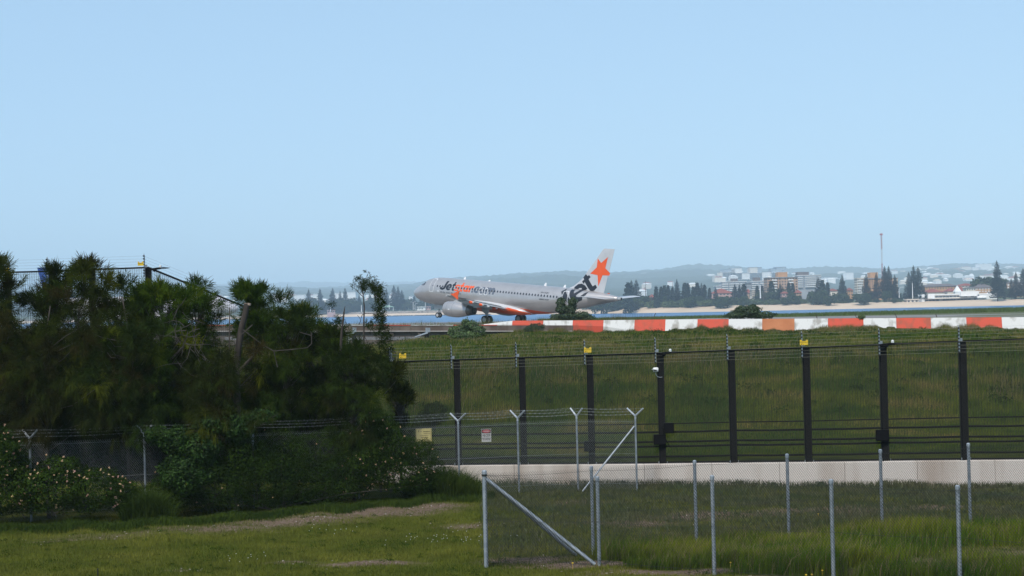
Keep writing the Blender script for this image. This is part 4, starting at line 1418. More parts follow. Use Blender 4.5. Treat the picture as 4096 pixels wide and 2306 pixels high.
    G = {
        'o': [arc(0, 345, 1, 1, 23), arc(0, 340, .42, .42, 17)],
        'c': [arc(42, 318, 1, 1, 20) + arc(318, 42, .42, .42, 16)],
        'e': [arc(-dlo, 322, 1, 1, 22) + arc(322, 180 + dlt, .42, .42, 8) + [(1 - .02, -bq)], arc(dlt, 180 - dlt, .42, .42, 8)],
        'a': [arc(48, 312, 1, 1, 18) + [(.5, -1), (1, -1), (1, 1), (.5, 1)], arc(0, 340, .42, .42, 17)],
        's': stroke([(.72, .58), (.45, .74), (0, .80), (-.45, .70), (-.62, .42), (-.45, .14), (0, 0), (.45, -.14), (.62, -.42), (.45, -.70), (0, -.80), (-.45, -.74), (-.78, -.56)], .46),
        't': [[(-.55, 1.65), (-.55, 1), (-1, 1), (-1, .5), (-.55, .5), (-.55, -.45), (-.4, -.85), (0, -1), (.8, -1), (.8, -.5), (.3, -.5), (.15, -.35), (.15, .5), (.8, .5), (.8, 1), (.15, 1), (.15, 1.65)]],
        'r': [[(-1, -1), (-1, 1), (-.3, 1), (-.3, .7), (.0, .92), (.4, 1.04), (1, 1.0), (1, .35), (.5, .42), (.0, .25), (-.2, -.1), (-.25, -1)]],
        'm': [[(-1, -1), (-1, 1), (-.66, 1), (-.63, .82), (-.4, 1), (-.1, 1), (.12, .78), (.35, 1), (.7, 1), (.92, .8), (1, .4), (1, -1), (.62, -1), (.62, .25), (.5, .45), (.3, .4), (.2, .2), (.2, -1), (-.18, -1), (-.18, .25), (-.3, .45), (-.5, .4), (-.6, .2), (-.6, -1)]],
        'J': stroke([(.62, 1.75), (.62, 0), (.5, -.45), (.15, -.72), (-.3, -.68), (-.66, -.3)], .62),
        '.': [[(-1, -1), (1, -1), (1, -.42), (-1, -.42)]],
    }
    for ch, x0, x1, mt_ in (('J', 6.72, 7.88, 'navy'), ('e', 7.92, 8.96, 'navy'), ('t', 8.98, 9.60, 'navy'), ('s', 9.56, 10.52, 'orange'), ('t', 10.56, 11.22, 'orange'), ('a', 11.26, 12.26, 'orange'), ('r', 12.38, 13.16, 'orange'),
                            ('.', 12.98, 13.26, 'slate'), ('c', 13.30, 14.28, 'slate'), ('o', 14.36, 15.50, 'slate'), ('m', 15.60, 17.20, 'slate')):
        V, Fc = poly2d(G[ch])
        a, b_ = V[:, 0].min(), V[:, 0].max()
        V[:, 0] = x0 + (V[:, 0] - a) / (b_ - a) * (x1 - x0)
        V[:, 1] = .36 + (V[:, 1] + 1) * .475 - (V[:, 0] - 6.8) * .006
        V[:, 0] += (V[:, 1] - .85) * .13
        decal('lettering', V, Fc, M[mt_], root, .013)
    V, Fc = text2d('All day, every day, low fares', .005, .15)
    decal('lettering', fit2d(V, 6.9, 11.0, -.18, .17), Fc, M['slate'], root, .012)
    V, Fc = text2d('VH-VQC', .01, .15); decal('lettering', fit2d(V, 25.38, 26.85, 1.03, 1.30), Fc, M['navy'], root, .012)
    V, Fc = text2d('AIRBUS A320', .02, .15); decal('lettering', fit2d(V, 25.35, 27.0, .16, .34), Fc, M['navy'], root, .012)
    # tail artwork
    star = [(35.4, 6.63), (35.06, 5.1), (35.85, 4.45), (35.74, 4.13), (34.66, 4.11), (34.08, 2.58), (33.86, 4.08), (32.62, 4.22), (33.66, 5.13), (33.72, 6.36), (34.33, 5.76)]
    decal('star_emblem', *poly2d([star]), M['orange'], root, .02)
    tl = [(31.87, 4.12), (32.25, 3.84), (32.44, 4.04), (32.74, 3.75), (32.41, 3.45), (33.17, 2.5), (33.6, 2.78), (33.88, 2.41), (33.49, 1.99), (33.19, 1.86), (32.77, 1.9), (32.52, 2.14), (31.8, 3.03), (31.61, 2.74), (31.35, 3.07), (31.68, 3.36), (31.45, 3.62)]
    decal('tail_lettering', *poly2d([tl]), M['navy'], root, .02)
    eo = [(32.3, 2.16), (31.9, 2.56), (31.31, 2.76), (30.73, 2.66), (30.12, 2.24), (30.07, 1.72), (30.27, 1.06), (30.54, 0.65), (31.09, 0.35), (31.82, 0.34), (32.29, 0.56), (32.34, 1.03), (31.79, 0.95), (31.42, 0.97), (31.28, 1.12), (31.45, 1.33)]
    ei = [(30.87, 1.40), (30.68, 1.64), (30.65, 1.93), (30.98, 2.14), (31.4, 2.19), (31.36, 1.98), (31.3, 1.72)]
    decal('tail_lettering', *poly2d([eo, ei]), M['navy'], root, .02)
    e2 = [(32.9, 1.75), (32.45, 1.55), (32.05, 1.15), (31.95, 1.02), (32.4, 1.0), (32.75, 1.3)]
    decal('tail_lettering', *poly2d([e2]), M['navy'], root, .02)
    jl = [(29.19, 1.98), (28.7, 1.51), (29.3, 0.75), (29.95, 0.10), (30.3, -.05), (30.7, .25), (30.6, .45), (30.23, .75), (29.9, 1.14), (29.4, 1.61)]
    decal('tail_lettering', *poly2d([jl]), M['navy'], root, .02)
    for x, h in ((9.6, .35), (14.3, .18), (24.6, .42), (28.0, .34)):
        mb = MB(); mb.rings([[(x, -.03, 2.0), (x + .45, -.02, 2.0), (x + .45, .02, 2.0), (x, .03, 2.0)], [(x + .3, -.015, 2.07 + h), (x + .5, -.01, 2.07 + h), (x + .5, .01, 2.07 + h), (x + .3, .015, 2.07 + h)]])
        mb.build('antenna', M['door_white'], root)
    return root


def wheel(root, x, y, z, r_, w, s):
    mb = MB(); R_ = []
    for dy, rr_ in ((-.5, .60), (-.5, .82), (-.38, .97), (-.15, 1), (.15, 1), (.38, .97), (.5, .82), (.5, .60)):
        R_.append([(x + r_ * rr_ * math.cos(t_), y + w * dy, z + r_ * rr_ * math.sin(t_)) for t_ in np.linspace(0, 2 * math.pi, 25)[:-1]])
    mb.rings(R_, False, False); ty = mb.build('wheel', M['tyre'], root, smooth=True)
    mb = MB(); R_ = []
    for dy, rr_ in ((-.42, .60), (-.46, .45), (-.40, .2), (.40, .2), (.46, .45), (.42, .60)):
        R_.append([(x + r_ * rr_ * math.cos(t_), y + w * dy, z + r_ * rr_ * math.sin(t_)) for t_ in np.linspace(0, 2 * math.pi, 17)[:-1]])
    mb.rings(R_); mb.build('rim', M['hub'], ty, smooth=False)


jet = build_airliner('airliner', 'silver twin-engine jet airliner with an orange star on its tail, nose lifting off the runway')


def pose(root, px, py, pz, yaw, nose):
    Lc = Matrix.Translation(Vector((-17.71, 0, 3.8)))
    cp, sp_ = math.cos(nose), math.sin(nose)
    Rp = Matrix(((cp, 0, sp_, 0), (0, 1, 0, 0), (-sp_, 0, cp, 0), (0, 0, 0, 1)))
    cy, sy = math.cos(yaw), math.sin(yaw)
    Ry = Matrix(((cy, sy, 0, px), (-sy, cy, 0, py), (0, 0, 1, pz), (0, 0, 0, 1)))
    root.matrix_world = Ry @ Rp @ Lc
    return root


pose(jet, PX0, PY0, PZ0, YAW, NOSE)
j2 = build_airliner('airliner', 'white airliner with a blue tail fin, parked behind the casuarinas', white=True)
c = P(620, 1300, 262)
pose(j2, P(566, 1300, 262)[0], 262, -2.25, math.pi - 0.06, 0.0)
# ------------------------------------------------------------------ grass and plants
def blades(x, y, z, h, w, lean=0.35, rs_=rs, dirx=0.0):
    n = len(x)
    a = rs_.uniform(0, 2 * math.pi, n); t_ = rs_.uniform(0, 2 * math.pi, n); l = np.abs(rs_.normal(0, lean, n)) * h
    bx, by = np.cos(a) * w / 2, np.sin(a) * w / 2
    V = np.zeros((n, 3, 3))
    V[:, 0] = np.stack([x - bx, y - by, z], 1)
    V[:, 1] = np.stack([x + bx, y + by, z], 1)
    V[:, 2] = np.stack([x + np.cos(t_) * l + dirx * h, y + np.sin(t_) * l, z + h], 1)
    return V.reshape(-1, 3), np.arange(3 * n).reshape(n, 3)


def blades2(x, y, z, h, w, lean=0.5, dirx=0.0):
    """bent blades of two segments (3 triangles)"""
    n = len(x)
    a = rs.uniform(0, 2 * math.pi, n); t_ = rs.uniform(0, 2 * math.pi, n); l = np.abs(rs.normal(0, lean, n)) * h
    bx, by = np.cos(a) * w / 2, np.sin(a) * w / 2
    dx, dy = np.cos(t_) * l + dirx * h, np.sin(t_) * l
    V = np.zeros((n, 5, 3))
    V[:, 0] = np.stack([x - bx, y - by, z], 1); V[:, 1] = np.stack([x + bx, y + by, z], 1)
    V[:, 2] = np.stack([x + bx * .8 + dx * .35, y + by * .8 + dy * .35, z + h * .62], 1)
    V[:, 3] = np.stack([x - bx * .8 + dx * .35, y - by * .8 + dy * .35, z + h * .62], 1)
    V[:, 4] = np.stack([x + dx, y + dy, z + h * .95], 1)
    b = (np.arange(n) * 5)[:, None]
    Fq = np.concatenate([b + [0, 1, 2], b + [0, 2, 3], b + [3, 2, 4]])
    return V.reshape(-1, 3), Fq


def nzf(x, y, s, o=0.0):
    """cheap smooth pseudo-noise on arrays, about -1..1"""
    x = np.asarray(x, float) * s + o; y = np.asarray(y, float) * s - o
    return (np.sin(x * 1.3 + 1.7 * np.sin(y * 0.9 + o)) + np.sin(y * 1.7 + 1.3 * np.sin(x * 1.1)) + np.sin((x + y) * 2.3 + np.sin(x * 2.9)) * .6) / 2.6


M['grass'] = pm('mown_grass_blades', (0.050, 0.072, 0.012), (0.135, 0.135, 0.026), 0.55, 0.8, island=0.35, spec=0.0, detail=5)
M['grass_b'] = pm('bank_grass_blades', (0.024, 0.058, 0.004), (0.085, 0.105, 0.007), 0.30, 0.8, island=0.4, spec=0.1, detail=6, lo=.42, hi=.55, c3=(0.17, 0.13, 0.04))
M['tall'] = pm('tall_grass_blades', (0.035, 0.085, 0.005), (0.125, 0.15, 0.010), 0.7, 0.8, island=0.4, spec=0.0)
M['seed'] = pm('seed_heads', (0.13, 0.10, 0.05), (0.17, 0.13, 0.06), 2, 0.9, island=0.3)
M['lush'] = pm('lush_grass_blades', (0.020, 0.038, 0.006), (0.042, 0.064, 0.009), 1.2, 0.8, island=0.35, spec=0.05)


def stuff(o, label, cat):
    o['kind'] = 'stuff'; o['label'] = label; o['category'] = cat
    return o


def in_view(x, y, m_=1.5):
    return np.abs(x) < y * (2048 / F) + m_


# lawn
n = 340000
D = 25.6 + (47 - 25.6) * rs.uniform(0, 1, n) ** 1.25
x = rs.uniform(-1.05, 1.05, n) * (D * 0.40 + 1)
ok = (D < wallY(x) - 0.05)
x, D = x[ok], D[ok]
dd = dirt_at(x, D) + 0.25 * nzf(x, D, 2.2) + 0.12 * nzf(x, D, 7.1, 3)
ok = rs.uniform(0, 1, len(x)) > np.clip(dd * 1.5 - .28, 0, .97)
x, D = x[ok], D[ok]
h = 0.045 + 0.03 * np.clip(nzf(x, D, 0.7, 1.0), 0, 1) + rs.uniform(0, .03, len(x))
v, f = blades(x, D, lawn_z(x, D) - .005, h, rs.uniform(.008, .014, len(x)), .5)
stuff(mk('grass', v, f, M['grass']), 'short patchy green lawn with worn bare strips', 'grass')

# clover flowers in the lawn
cx = rs.normal(0, 1, 130); V, Fs = [], []
mb = MB()
for i in range(60):
    px, py = rnd.choice([(1700, 2165), (1780, 2170), (1350, 2125), (950, 2240), (1900, 2150), (1600, 2160)])
    gx, gy = gpt(px + rnd.gauss(0, 60), py + rnd.gauss(0, 14))
    mb.ball((gx, gy, float(lawn_z(gx, gy)) + .07), .008, 5, 3)
o = mb.build('clover_flowers', M['white_plastic']); stuff(o, 'scattered tiny white clover flowers in the lawn', 'flowers')

# tall grass inside the enclosure
n = 150000
a = rs.uniform(0, 1, n); px = 1960 + 2300 * rs.uniform(0, 1, n)
Dn = np.interp(px, [q[0] for q in NEAR], [q[2] for q in NEAR]) + .05
Df = np.interp(px, [q[0] for q in FARR], [q[2] for q in FARR]) + 0.5
D = Dn + (Df - Dn) * rs.uniform(0, 1, n)
x = XD(px, D)
dens = np.clip(0.55 + 0.8 * nzf(x, D, .55, 2.0) + sm(2200, 2420, px) * .5 - 0.5 - 1.4 * (dirt_at(x, D) > .35), 0.0, 1)
dens = np.where(px < 2180, dens * .3, dens)
ok = rs.uniform(0, 1, n) < dens
x, D, px = x[ok], D[ok], px[ok]
h = (0.22 + 0.26 * np.clip(nzf(x, D, .8, 5) * .5 + .5, 0, 1)) * rs.uniform(.6, 1.15, len(x)) * np.interp(px, [2100, 2450, 3400, 4096], [.5, 1, 1, 1.1])
v, f = blades2(x, D, lawn_z(x, D), h, rs.uniform(.007, .012, len(x)), .35, dirx=.12)
stuff(mk('tall_grass', v, f, M['tall']), 'knee-high green grass inside the chain-link enclosure', 'tall grass')
ok = rs.uniform(0, 1, len(x)) < .10
v, f = blades2(x[ok], D[ok], lawn_z(x[ok], D[ok]), h[ok] * 1.2, .009, .35, dirx=.14)
stuff(mk('dry_grass', v, f, M['seed']), 'straw coloured stalks among the tall grass in the enclosure', 'dry grass')
# rough weeds between enclosure and wall
n = 90000
px = 1900 + 2400 * rs.uniform(0, 1, n)
Df = np.interp(px, [q[0] for q in FARR], [q[2] for q in FARR])
x = XD(px, 38.0); Dw = wallY(x) - .1
D = Df + (Dw - Df) * rs.uniform(0, 1, n) ** .7; x = XD(px, D)
Dw = wallY(x)
ok = (D < Dw - .05) & (rs.uniform(0, 1, n) > np.clip(.35 + .5 * nzf(x, D, .9, 7) - (D > Dw - 1.2) * .8 + dirt_at(x, D) * .5, 0, .96))
x, D = x[ok], D[ok]
h = rs.uniform(.05, .14, len(x)) * (1 + .8 * (D > wallY(x) - .8))
v, f = blades2(x, D, lawn_z(x, D), h, rs.uniform(.010, .018, len(x)), .5)
stuff(mk('weeds', v, f, pm('rough_weed_leaves', (0.035, 0.055, 0.016), (0.075, 0.075, 0.03), 0.8, 0.8, island=0.4)), 'low rough weeds between the enclosure and the concrete wall', 'weeds')
# embankment grass
n = 360000
u = rs.uniform(0, 1, n)
D = 46.5 * (133 / 46.5) ** (u ** 1.15)
x = rs.uniform(-1, 1, n) * (D * 0.40 + 1.5)
ok = (D > wallY(x) + .4) & (D < barY(x) - .9)
x, D = x[ok], D[ok]
flat = D < 57
h = np.where(flat, rs.uniform(.06, .16, len(x)), rs.uniform(.18, .42, len(x)) * (1 + .5 * nzf(x, D, .25, 4)))
h = h * np.interp(D, [46, 70, 88, 108, 133], [1, 1.1, .9, .5, .42])
h = np.where(D > barY(x) - 6, h * np.clip(.45 + .6 * nzf(x, D * 0, .35, 2.2), .15, 1.0), h)
w = D * 0.00034
v, f = blades(x, D, bank_z(x, D) - .02, h, w, .55, dirx=.1)
stuff(mk('grass', v, f, M['grass_b']), 'long rough grass covering the embankment behind the security fence', 'grass')
ok = (D > 62) & (rs.uniform(0, 1, len(x)) < np.clip(.12 + .25 * nzf(x, D, .13, 6), 0, 1) )
v, f = blades(x[ok], D[ok], bank_z(x[ok], D[ok]), h[ok] * 1.35, w[ok] * .9, .4, dirx=.15)
stuff(mk('seeding_grass', v, f, M['seed']), 'brown seed heads over the embankment grass', 'seed heads')
# grass growing up against and above the parapet
n = 110000
px = rs.uniform(1350, 4200, n)
front = rs.uniform(0, 1, n) < .6
D = bD(px) + np.where(front, -rs.uniform(.8, 3.0, n), rs.uniform(.5, 7, n))
x = XD(px, D)
z = np.where(front, bank_z(x, D), field_z(x, D) + .55 * sm(3400, 2400, px))
hh = np.where(front, .45 * np.clip(.55 + .9 * nzf(px, px * 0, .011, 2) + .5 * nzf(px, px * 0, .05, 1), .0, 1.4), np.where(px < 3350, .55, .12) * (.75 + .5 * nzf(px, px * 0, .02, 1)))
hh = hh * rs.uniform(.2, 1.35, n)
zt0 = np.where((px < 2500) & ~front, -1.55, z)
ok = (hh > .05) & ~(front & (px < 2050)) & ((px > 2050) | (rs.uniform(0, 1, n) < .3)) & (front | (rs.uniform(0, 1, n) < .6))
for nm_, sel, mt_, lb_ in (('verge_grass', rs.uniform(0, 1, n) < .6, 'grass_b', 'green grass standing before and behind the red and white parapet'), ('verge_seed_heads', None, 'seed', 'wispy brown seed heads standing before the red and white parapet')):
    sel = ok & (sel if sel is not None else ~last_)
    last_ = sel
    v, f = blades(x[sel], D[sel], np.where(front, z, zt0)[sel], hh[sel] + np.where(front, 0, .12)[sel], .020, .35, dirx=.1)
    stuff(mk(nm_, v, f, M[mt_]), lb_, 'grass')
# raised verge carrying that grass just behind the culvert wall
V = []
for px in np.linspace(-200, 2560, 60):
    D = bD(px)
    for d_, z in ((.15, -1.62), (2.0, -1.56), (7.0, -1.75), (12, -2.6)):
        V.append((XD(px, D + d_), D + d_, z))
struct(mk('verge', V, [(4 * i + k, 4 * i + k + 4, 4 * i + k + 5, 4 * i + k + 1) for i in range(59) for k in range(3)], G_FIELD))
# grass strip beyond the runway
n = 60000
px = rs.uniform(1300, 4200, n); Dl = np.interp(px, LAND_PX, LAND_D)
Dr = np.interp(px, [1300, 2300, 4200], [226, 205, 195])
D = Dr + 4 + (Dl - 1 - Dr - 4) * rs.uniform(0, 1, n) ** .8; k = px > 2150; px, D, n = px[k], D[k], int(k.sum()); x = XD(px, D)
v, f = blades(x, D, field_z(x, D), rs.uniform(.15, .5, n), .07, .4)
stuff(mk('airfield_verge_grass', v, f, pm('airfield_grass_blades', (0.05, 0.085, 0.018), (0.07, 0.11, 0.02), .1, .8, island=.3)), 'green grass strip between the runway and the bay', 'grass')


def clumps(n, xf, zf, r0, r1, hgt, leaves, L, Wd, mat, name, label, cat):
    """low leafy weeds in scattered clumps"""
    px_, py_ = xf(n)
    C_ = np.stack([px_, py_, zf(px_, py_)], 1); rad = rs.uniform(r0, r1, n)
    idx = np.repeat(np.arange(n), leaves); u = rs.normal(0, 1, (len(idx), 3)); u[:, 2] = np.abs(u[:, 2]); u /= np.linalg.norm(u, axis=1)[:, None]
    p = C_[idx] + u * rad[idx][:, None] * np.array([1, 1, hgt]) * rs.uniform(.5, 1, (len(idx), 1))
    v, f = leaf_cards(p, u, L, Wd)
    stuff(mk(name, v, f, mat), label, cat)


def _bank(n):
    D = rs.uniform(60, 118, n); x = rs.uniform(-.33, .36, n) * D
    k = nzf(x, D, .16, 9) > -.1; return x[k], D[k]


def _lawn(n):
    D = rs.uniform(26.5, 42, n); x = rs.uniform(-.37, .37, n) * D
    return x, D


# leafy shrubs -------------------------------------------------------------
def leaf_cards(c, nrm, L, Wd, rs_=rs):
    """folded leaves at points c, roughly facing nrm; returns vertices and triangles"""
    n = len(c)
    r_ = rs_.normal(0, 1, (n, 3)); nn = nrm + r_ * .6; nn /= np.linalg.norm(nn, axis=1)[:, None]
    a = np.cross(nn, rs_.normal(0, 1, (n, 3))); a /= np.linalg.norm(a, axis=1)[:, None]
    b = np.cross(nn, a)
    L = L * rs_.uniform(.6, 1.3, n)[:, None]; Wd = Wd * rs_.uniform(.7, 1.2, n)[:, None]
    V = np.zeros((n, 4, 3))
    V[:, 0] = c; V[:, 1] = c + a * L * .5 + b * Wd * .5 + nn * L * .08; V[:, 2] = c + a * L - nn * L * .15; V[:, 3] = c + a * L * .5 - b * Wd * .5 + nn * L * .08
    k = (np.arange(n) * 4)[:, None]
    return V.reshape(-1, 3), np.concatenate([k + [0, 1, 2], k + [0, 2, 3]])


M['weed'] = pm('dark_weed_leaves', (0.018, 0.040, 0.005), (0.035, 0.062, 0.008), 1.2, 0.8, island=.4, spec=0.0)


def shrub_cloud(blobs, n):
    """points spread through the outer part of several ellipsoid clumps, with outward normals"""
    blobs = np.array(blobs, float)
    vol = blobs[:, 3] * blobs[:, 5] + 1e-6
    idx = rs.choice(len(blobs), n, p=vol / vol.sum())
    u = rs.normal(0, 1, (n, 3)); u /= np.linalg.norm(u, axis=1)[:, None]
    rad = rs.uniform(.45, 1, n)[:, None] ** .45
    wob = 1 + .22 * np.sin(u[:, 0:1] * 5 + idx[:, None]) * np.cos(u[:, 2:3] * 6 + idx[:, None] * 1.7)
    p = blobs[idx, :3] + u * blobs[idx, 3:6] * rad * wob
    return p, u


M['leaf_l'] = pm('lantana_leaf', (0.013, 0.027, 0.004), (0.028, 0.052, 0.006), 1.6, 0.7, island=0.5, spec=0.04)
M['leaf_d'] = pm('dark_shrub_leaf', (0.013, 0.027, 0.005), (0.026, 0.048, 0.007), 1.4, 0.7, island=0.5, spec=0.04)
M['leaf_b'] = pm('broad_leaf', (0.013, 0.032, 0.005), (0.024, 0.056, 0.007), 1.4, 0.6, island=0.45, spec=0.15)
M['leaf_e'] = pm('embankment_shrub_leaf', (0.04, 0.075, 0.018), (0.075, 0.12, 0.026), 1.1, 0.6, island=0.45)
M['leaf_e2'] = pm('dark_embankment_shrub_leaf', (0.022, 0.045, 0.014), (0.04, 0.07, 0.02), 1.1, 0.6, island=0.45)
M['petal'] = pm('pink_yellow_petals', (0.55, 0.28, 0.24), (0.60, 0.42, 0.20), 9, 0.7, island=.2)
M['stem'] = pm('woody_stem', (0.05, 0.04, 0.03), (0.09, 0.075, 0.06), 6, 0.9)


def _fit(fn, n):
    x, y = fn(n)
    return x, y


for fn_, n_, zf_, a_ in ((_bank, 520, bank_z, (.25, .8, .55, 60, .16, .06, M['weed'], 'bank_weeds', 'dark leafy weeds in scattered clumps on the embankment', 'weeds')), (_lawn, 420, lawn_z, (.06, .22, .35, 40, .035, .018, M['weed'], 'lawn_weeds', 'small dark clover and weed tufts scattered through the lawn', 'weeds'))):
    x_, y_ = fn_(n_)
    clumps(len(x_), lambda n, q=(x_, y_): q, zf_, *a_)
# stones and litter on the bare ground
mb = MB()
for k in range(260):
    c0 = rnd.choice(DIRT); q = (c0[0] + rnd.gauss(0, c0[2] * .6), c0[1] + rnd.gauss(0, c0[3] * .6)); s0 = rnd.uniform(.008, .024)
    mb.ball((q[0], q[1], float(lawn_z(*q)) + s0 * .3), s0, 5, 3, (1.3, 1, .7))
stuff(mb.build('gravel', pm('pale_gravel', (0.22, 0.18, 0.15), (0.36, 0.32, 0.28), 3, .9)), 'pale pebbles on the bare strips of the lawn', 'gravel')


def shrub(name, label, blobs, n, L, Wd, leaf, flowers=0, stems=6, group=None, fr=.016, spiky=0):
    p, u = shrub_cloud(blobs, n)
    base = np.mean(np.array(blobs)[:, :3], 0)
    bz = min(b[2] - b[5] for b in blobs)
    r = empty(name, (base[0], base[1], bz))
    tag(r, label, 'shrub', group)
    off = np.array(r.location)
    v, f = leaf_cards(p - off, u, L, Wd)
    o = mk('foliage', v, f, leaf, r)
    mb = MB()
    for k in range(stems):
        b = blobs[k % len(blobs)]
        s0 = np.array((base[0] + rnd.uniform(-.3, .3) * b[3] * 2, base[1] + rnd.uniform(-.2, .2), bz)) - off
        s1 = np.array((b[0] + rnd.uniform(-.6, .6) * b[3], b[1] + rnd.uniform(-.5, .5) * b[4], b[2] + rnd.uniform(0, .8) * b[5])) - off
        mb.tube([s0, (s0 + s1) / 2 + np.array((rnd.uniform(-.1, .1), 0, .1)), s1], [.02, .014, .006], 5)
    mb.build('stem', M['stem'], r)
    if flowers:
        p, u = shrub_cloud(blobs, flowers)
        mb = MB()
        for q, w in zip(p, u):
            if w[1] > .3: q[1] -= 2 * (q[1] - base[1]) * .9
            c_ = q + w * .05 - off
            for j in range(4):
                mb.ball(c_ + np.array([rnd.uniform(-1, 1), rnd.uniform(-1, 1), rnd.uniform(-1, 1)]) * fr * .7, fr * .55, 4, 3)
        mb.build('flower', M['petal'], r, kind='stuff')
    return r


def blob(px, py, D, rx, ry, rz):
    q = P(px, py, D); s = D / F
    return (q[0], q[1], q[2], rx * s, ry, rz * s)


shrub('lantana_shrub', 'sprawling lantana with many pink flowers at the lawn\'s near corner', [blob(-90, 1900, 37.2, 150, .9, 150), blob(40, 1960, 37.3, 150, .8, 110), blob(200, 1960, 37.2, 150, .8, 95), blob(380, 1960, 37.4, 130, .7, 90), blob(250, 1880, 37.7, 100, .5, 60), blob(30, 1860, 37.8, 90, .5, 70), blob(490, 1980, 37.6, 70, .5, 70)], 26000, .07, .035, M['leaf_l'], 150, fr=.030)
shrub('lantana_shrub', 'lantana climbing high beside the first Y-armed post, peach flowers on top', [blob(-40, 1770, 37.6, 90, .6, 75), blob(20, 1800, 37.5, 60, .5, 60)], 6000, .065, .032, M['leaf_l'], 40, fr=.03)
shrub('broadleaf_shrub', 'bright green broad-leaved shrub growing through the chain-link left of the tall cut trunk', [blob(700, 1760, 38.6, 75, .6, 55), blob(800, 1800, 38.6, 90, .6, 70), blob(860, 1700, 38.9, 90, .5, 40), blob(1030, 1670, 39.3, 80, .5, 30), blob(740, 1900, 38.4, 110, .6, 90), blob(620, 1740, 38.5, 45, .4, 35), blob(950, 1720, 39, 60, .5, 60)], 14000, .10, .045, M['leaf_b'], 0)
shrub('fine_leaved_shrub', 'dark feathery shrub below the middle of the casuarinas, touching the lawn', [blob(700, 1960, 38.7, 130, .7, 85), blob(880, 1950, 38.8, 140, .8, 95), blob(1060, 1930, 39.3, 150, .8, 110), blob(900, 1850, 39.6, 160, .7, 90)], 24000, .055, .022, M['leaf_d'], 10, fr=.02)
shrub('fine_leaved_shrub', 'dark dense shrub bank under the trunk, right of the feathery one', [blob(1240, 1920, 40.2, 140, .8, 110), blob(1380, 1900, 40.8, 120, .8, 110), blob(1250, 1800, 41, 170, .8, 90), blob(1100, 1800, 40.6, 120, .8, 90)], 24000, .055, .024, M['leaf_d'], 12, fr=.02)
shrub('lantana_shrub', 'tall lantana with pink flowers beside the cream sign', [blob(1500, 1720, 41.2, 80, .7, 80), blob(1560, 1800, 41.0, 100, .8, 110), blob(1600, 1890, 41.0, 120, .8, 80), blob(1470, 1860, 40.8, 110, .8, 110)], 20000, .06, .028, M['leaf_l'], 90, fr=.026)
shrub('creeper', 'weedy creeper spilling over the fence foot right of the cream sign', [blob(1690, 1850, 41.7, 70, .5, 80), blob(1740, 1900, 41.8, 80, .5, 60), blob(1690, 1790, 42, 50, .4, 40)], 7000, .045, .02, M['leaf_l'], 14, fr=.026)


shrub('understorey_shrub', 'shadowy shrub mass behind the chain-link between the first two Y-armed posts', [blob(-60, 1820, 40.0, 200, .8, 130), blob(200, 1830, 40.0, 190, .8, 130), blob(430, 1840, 40.2, 170, .8, 130)], 13000, .09, .04, M['leaf_d'], stems=9)
shrub('understorey_shrub', 'shadowy shrub mass beneath the casuarinas behind the feathery shrub', [blob(650, 1830, 41.0, 170, .8, 130), blob(900, 1790, 41.2, 180, .8, 140), blob(1150, 1740, 42.2, 170, .8, 120), blob(1380, 1700, 42.6, 150, .7, 120)], 14000, .09, .04, M['leaf_d'], stems=9)


def grass_clump(label, px0, px1, py, D, n, h, spread=.8):
    px = rs.uniform(px0, px1, n); DD = D + rs.uniform(-spread, spread, n)
    x = XD(px, DD); z = lawn_z(x, DD)
    hh = h * rs.uniform(.4, 1.1, n) * (1 - .45 * np.abs((px - (px0 + px1) / 2) / ((px1 - px0) / 2)) ** 2)
    c_ = np.array([x.mean(), D, float(lawn_z(x.mean(), D))])
    v, f = blades2(x - c_[0], DD - c_[1], z - c_[2], hh, rs.uniform(.010, .018, n), .55)
    o = mk('grass_clump', v, f, M['lush']); o.location = c_
    tag(o, label, 'grass clump')


grass_clump('big clump of long arching grass at the shrubs\' end, by the enclosure corner', 1600, 1900, 1960, 42.2, 7000, .95)
grass_clump('clump of long arching grass between two lantanas at the second Y-armed post', 470, 680, 2050, 37.4, 3500, .9, .4)
# fringe of lush grass along the foot of the hedge
px = rs.uniform(-100, 1960, 26000)
D = np.interp(px, [-100, 500, 1000, 1500, 1960], [36.0, 36.4, 37.6, 40.0, 41.8]) + rs.normal(0, .35, len(px)) + .4 * nzf(px, px * 0, .02)
x = XD(px, D)
v, f = blades2(x, D, lawn_z(x, D), rs.uniform(.06, .22, len(px)) * (.7 + .6 * np.abs(nzf(px, px * 0, .013, 3))), .013, .5)
stuff(mk('lush_grass', v, f, M['lush']), 'lush green grass fringe along the foot of the shrubs', 'grass')
shrub('fine_leaved_shrub', 'dense dark hedge filling the gap under the trunk, in front of the chain-link', [blob(600, 1990, 38.2, 90, .5, 60), blob(760, 1900, 38.6, 120, .6, 110), blob(980, 1860, 39.0, 130, .6, 110), blob(1180, 1960, 39.8, 110, .7, 70), blob(1330, 1960, 40.4, 110, .7, 60), blob(1130, 1860, 39.6, 120, .6, 100), blob(1650, 1940, 41.2, 90, .6, 40)], 17000, .06, .026, M['leaf_l'], stems=8)
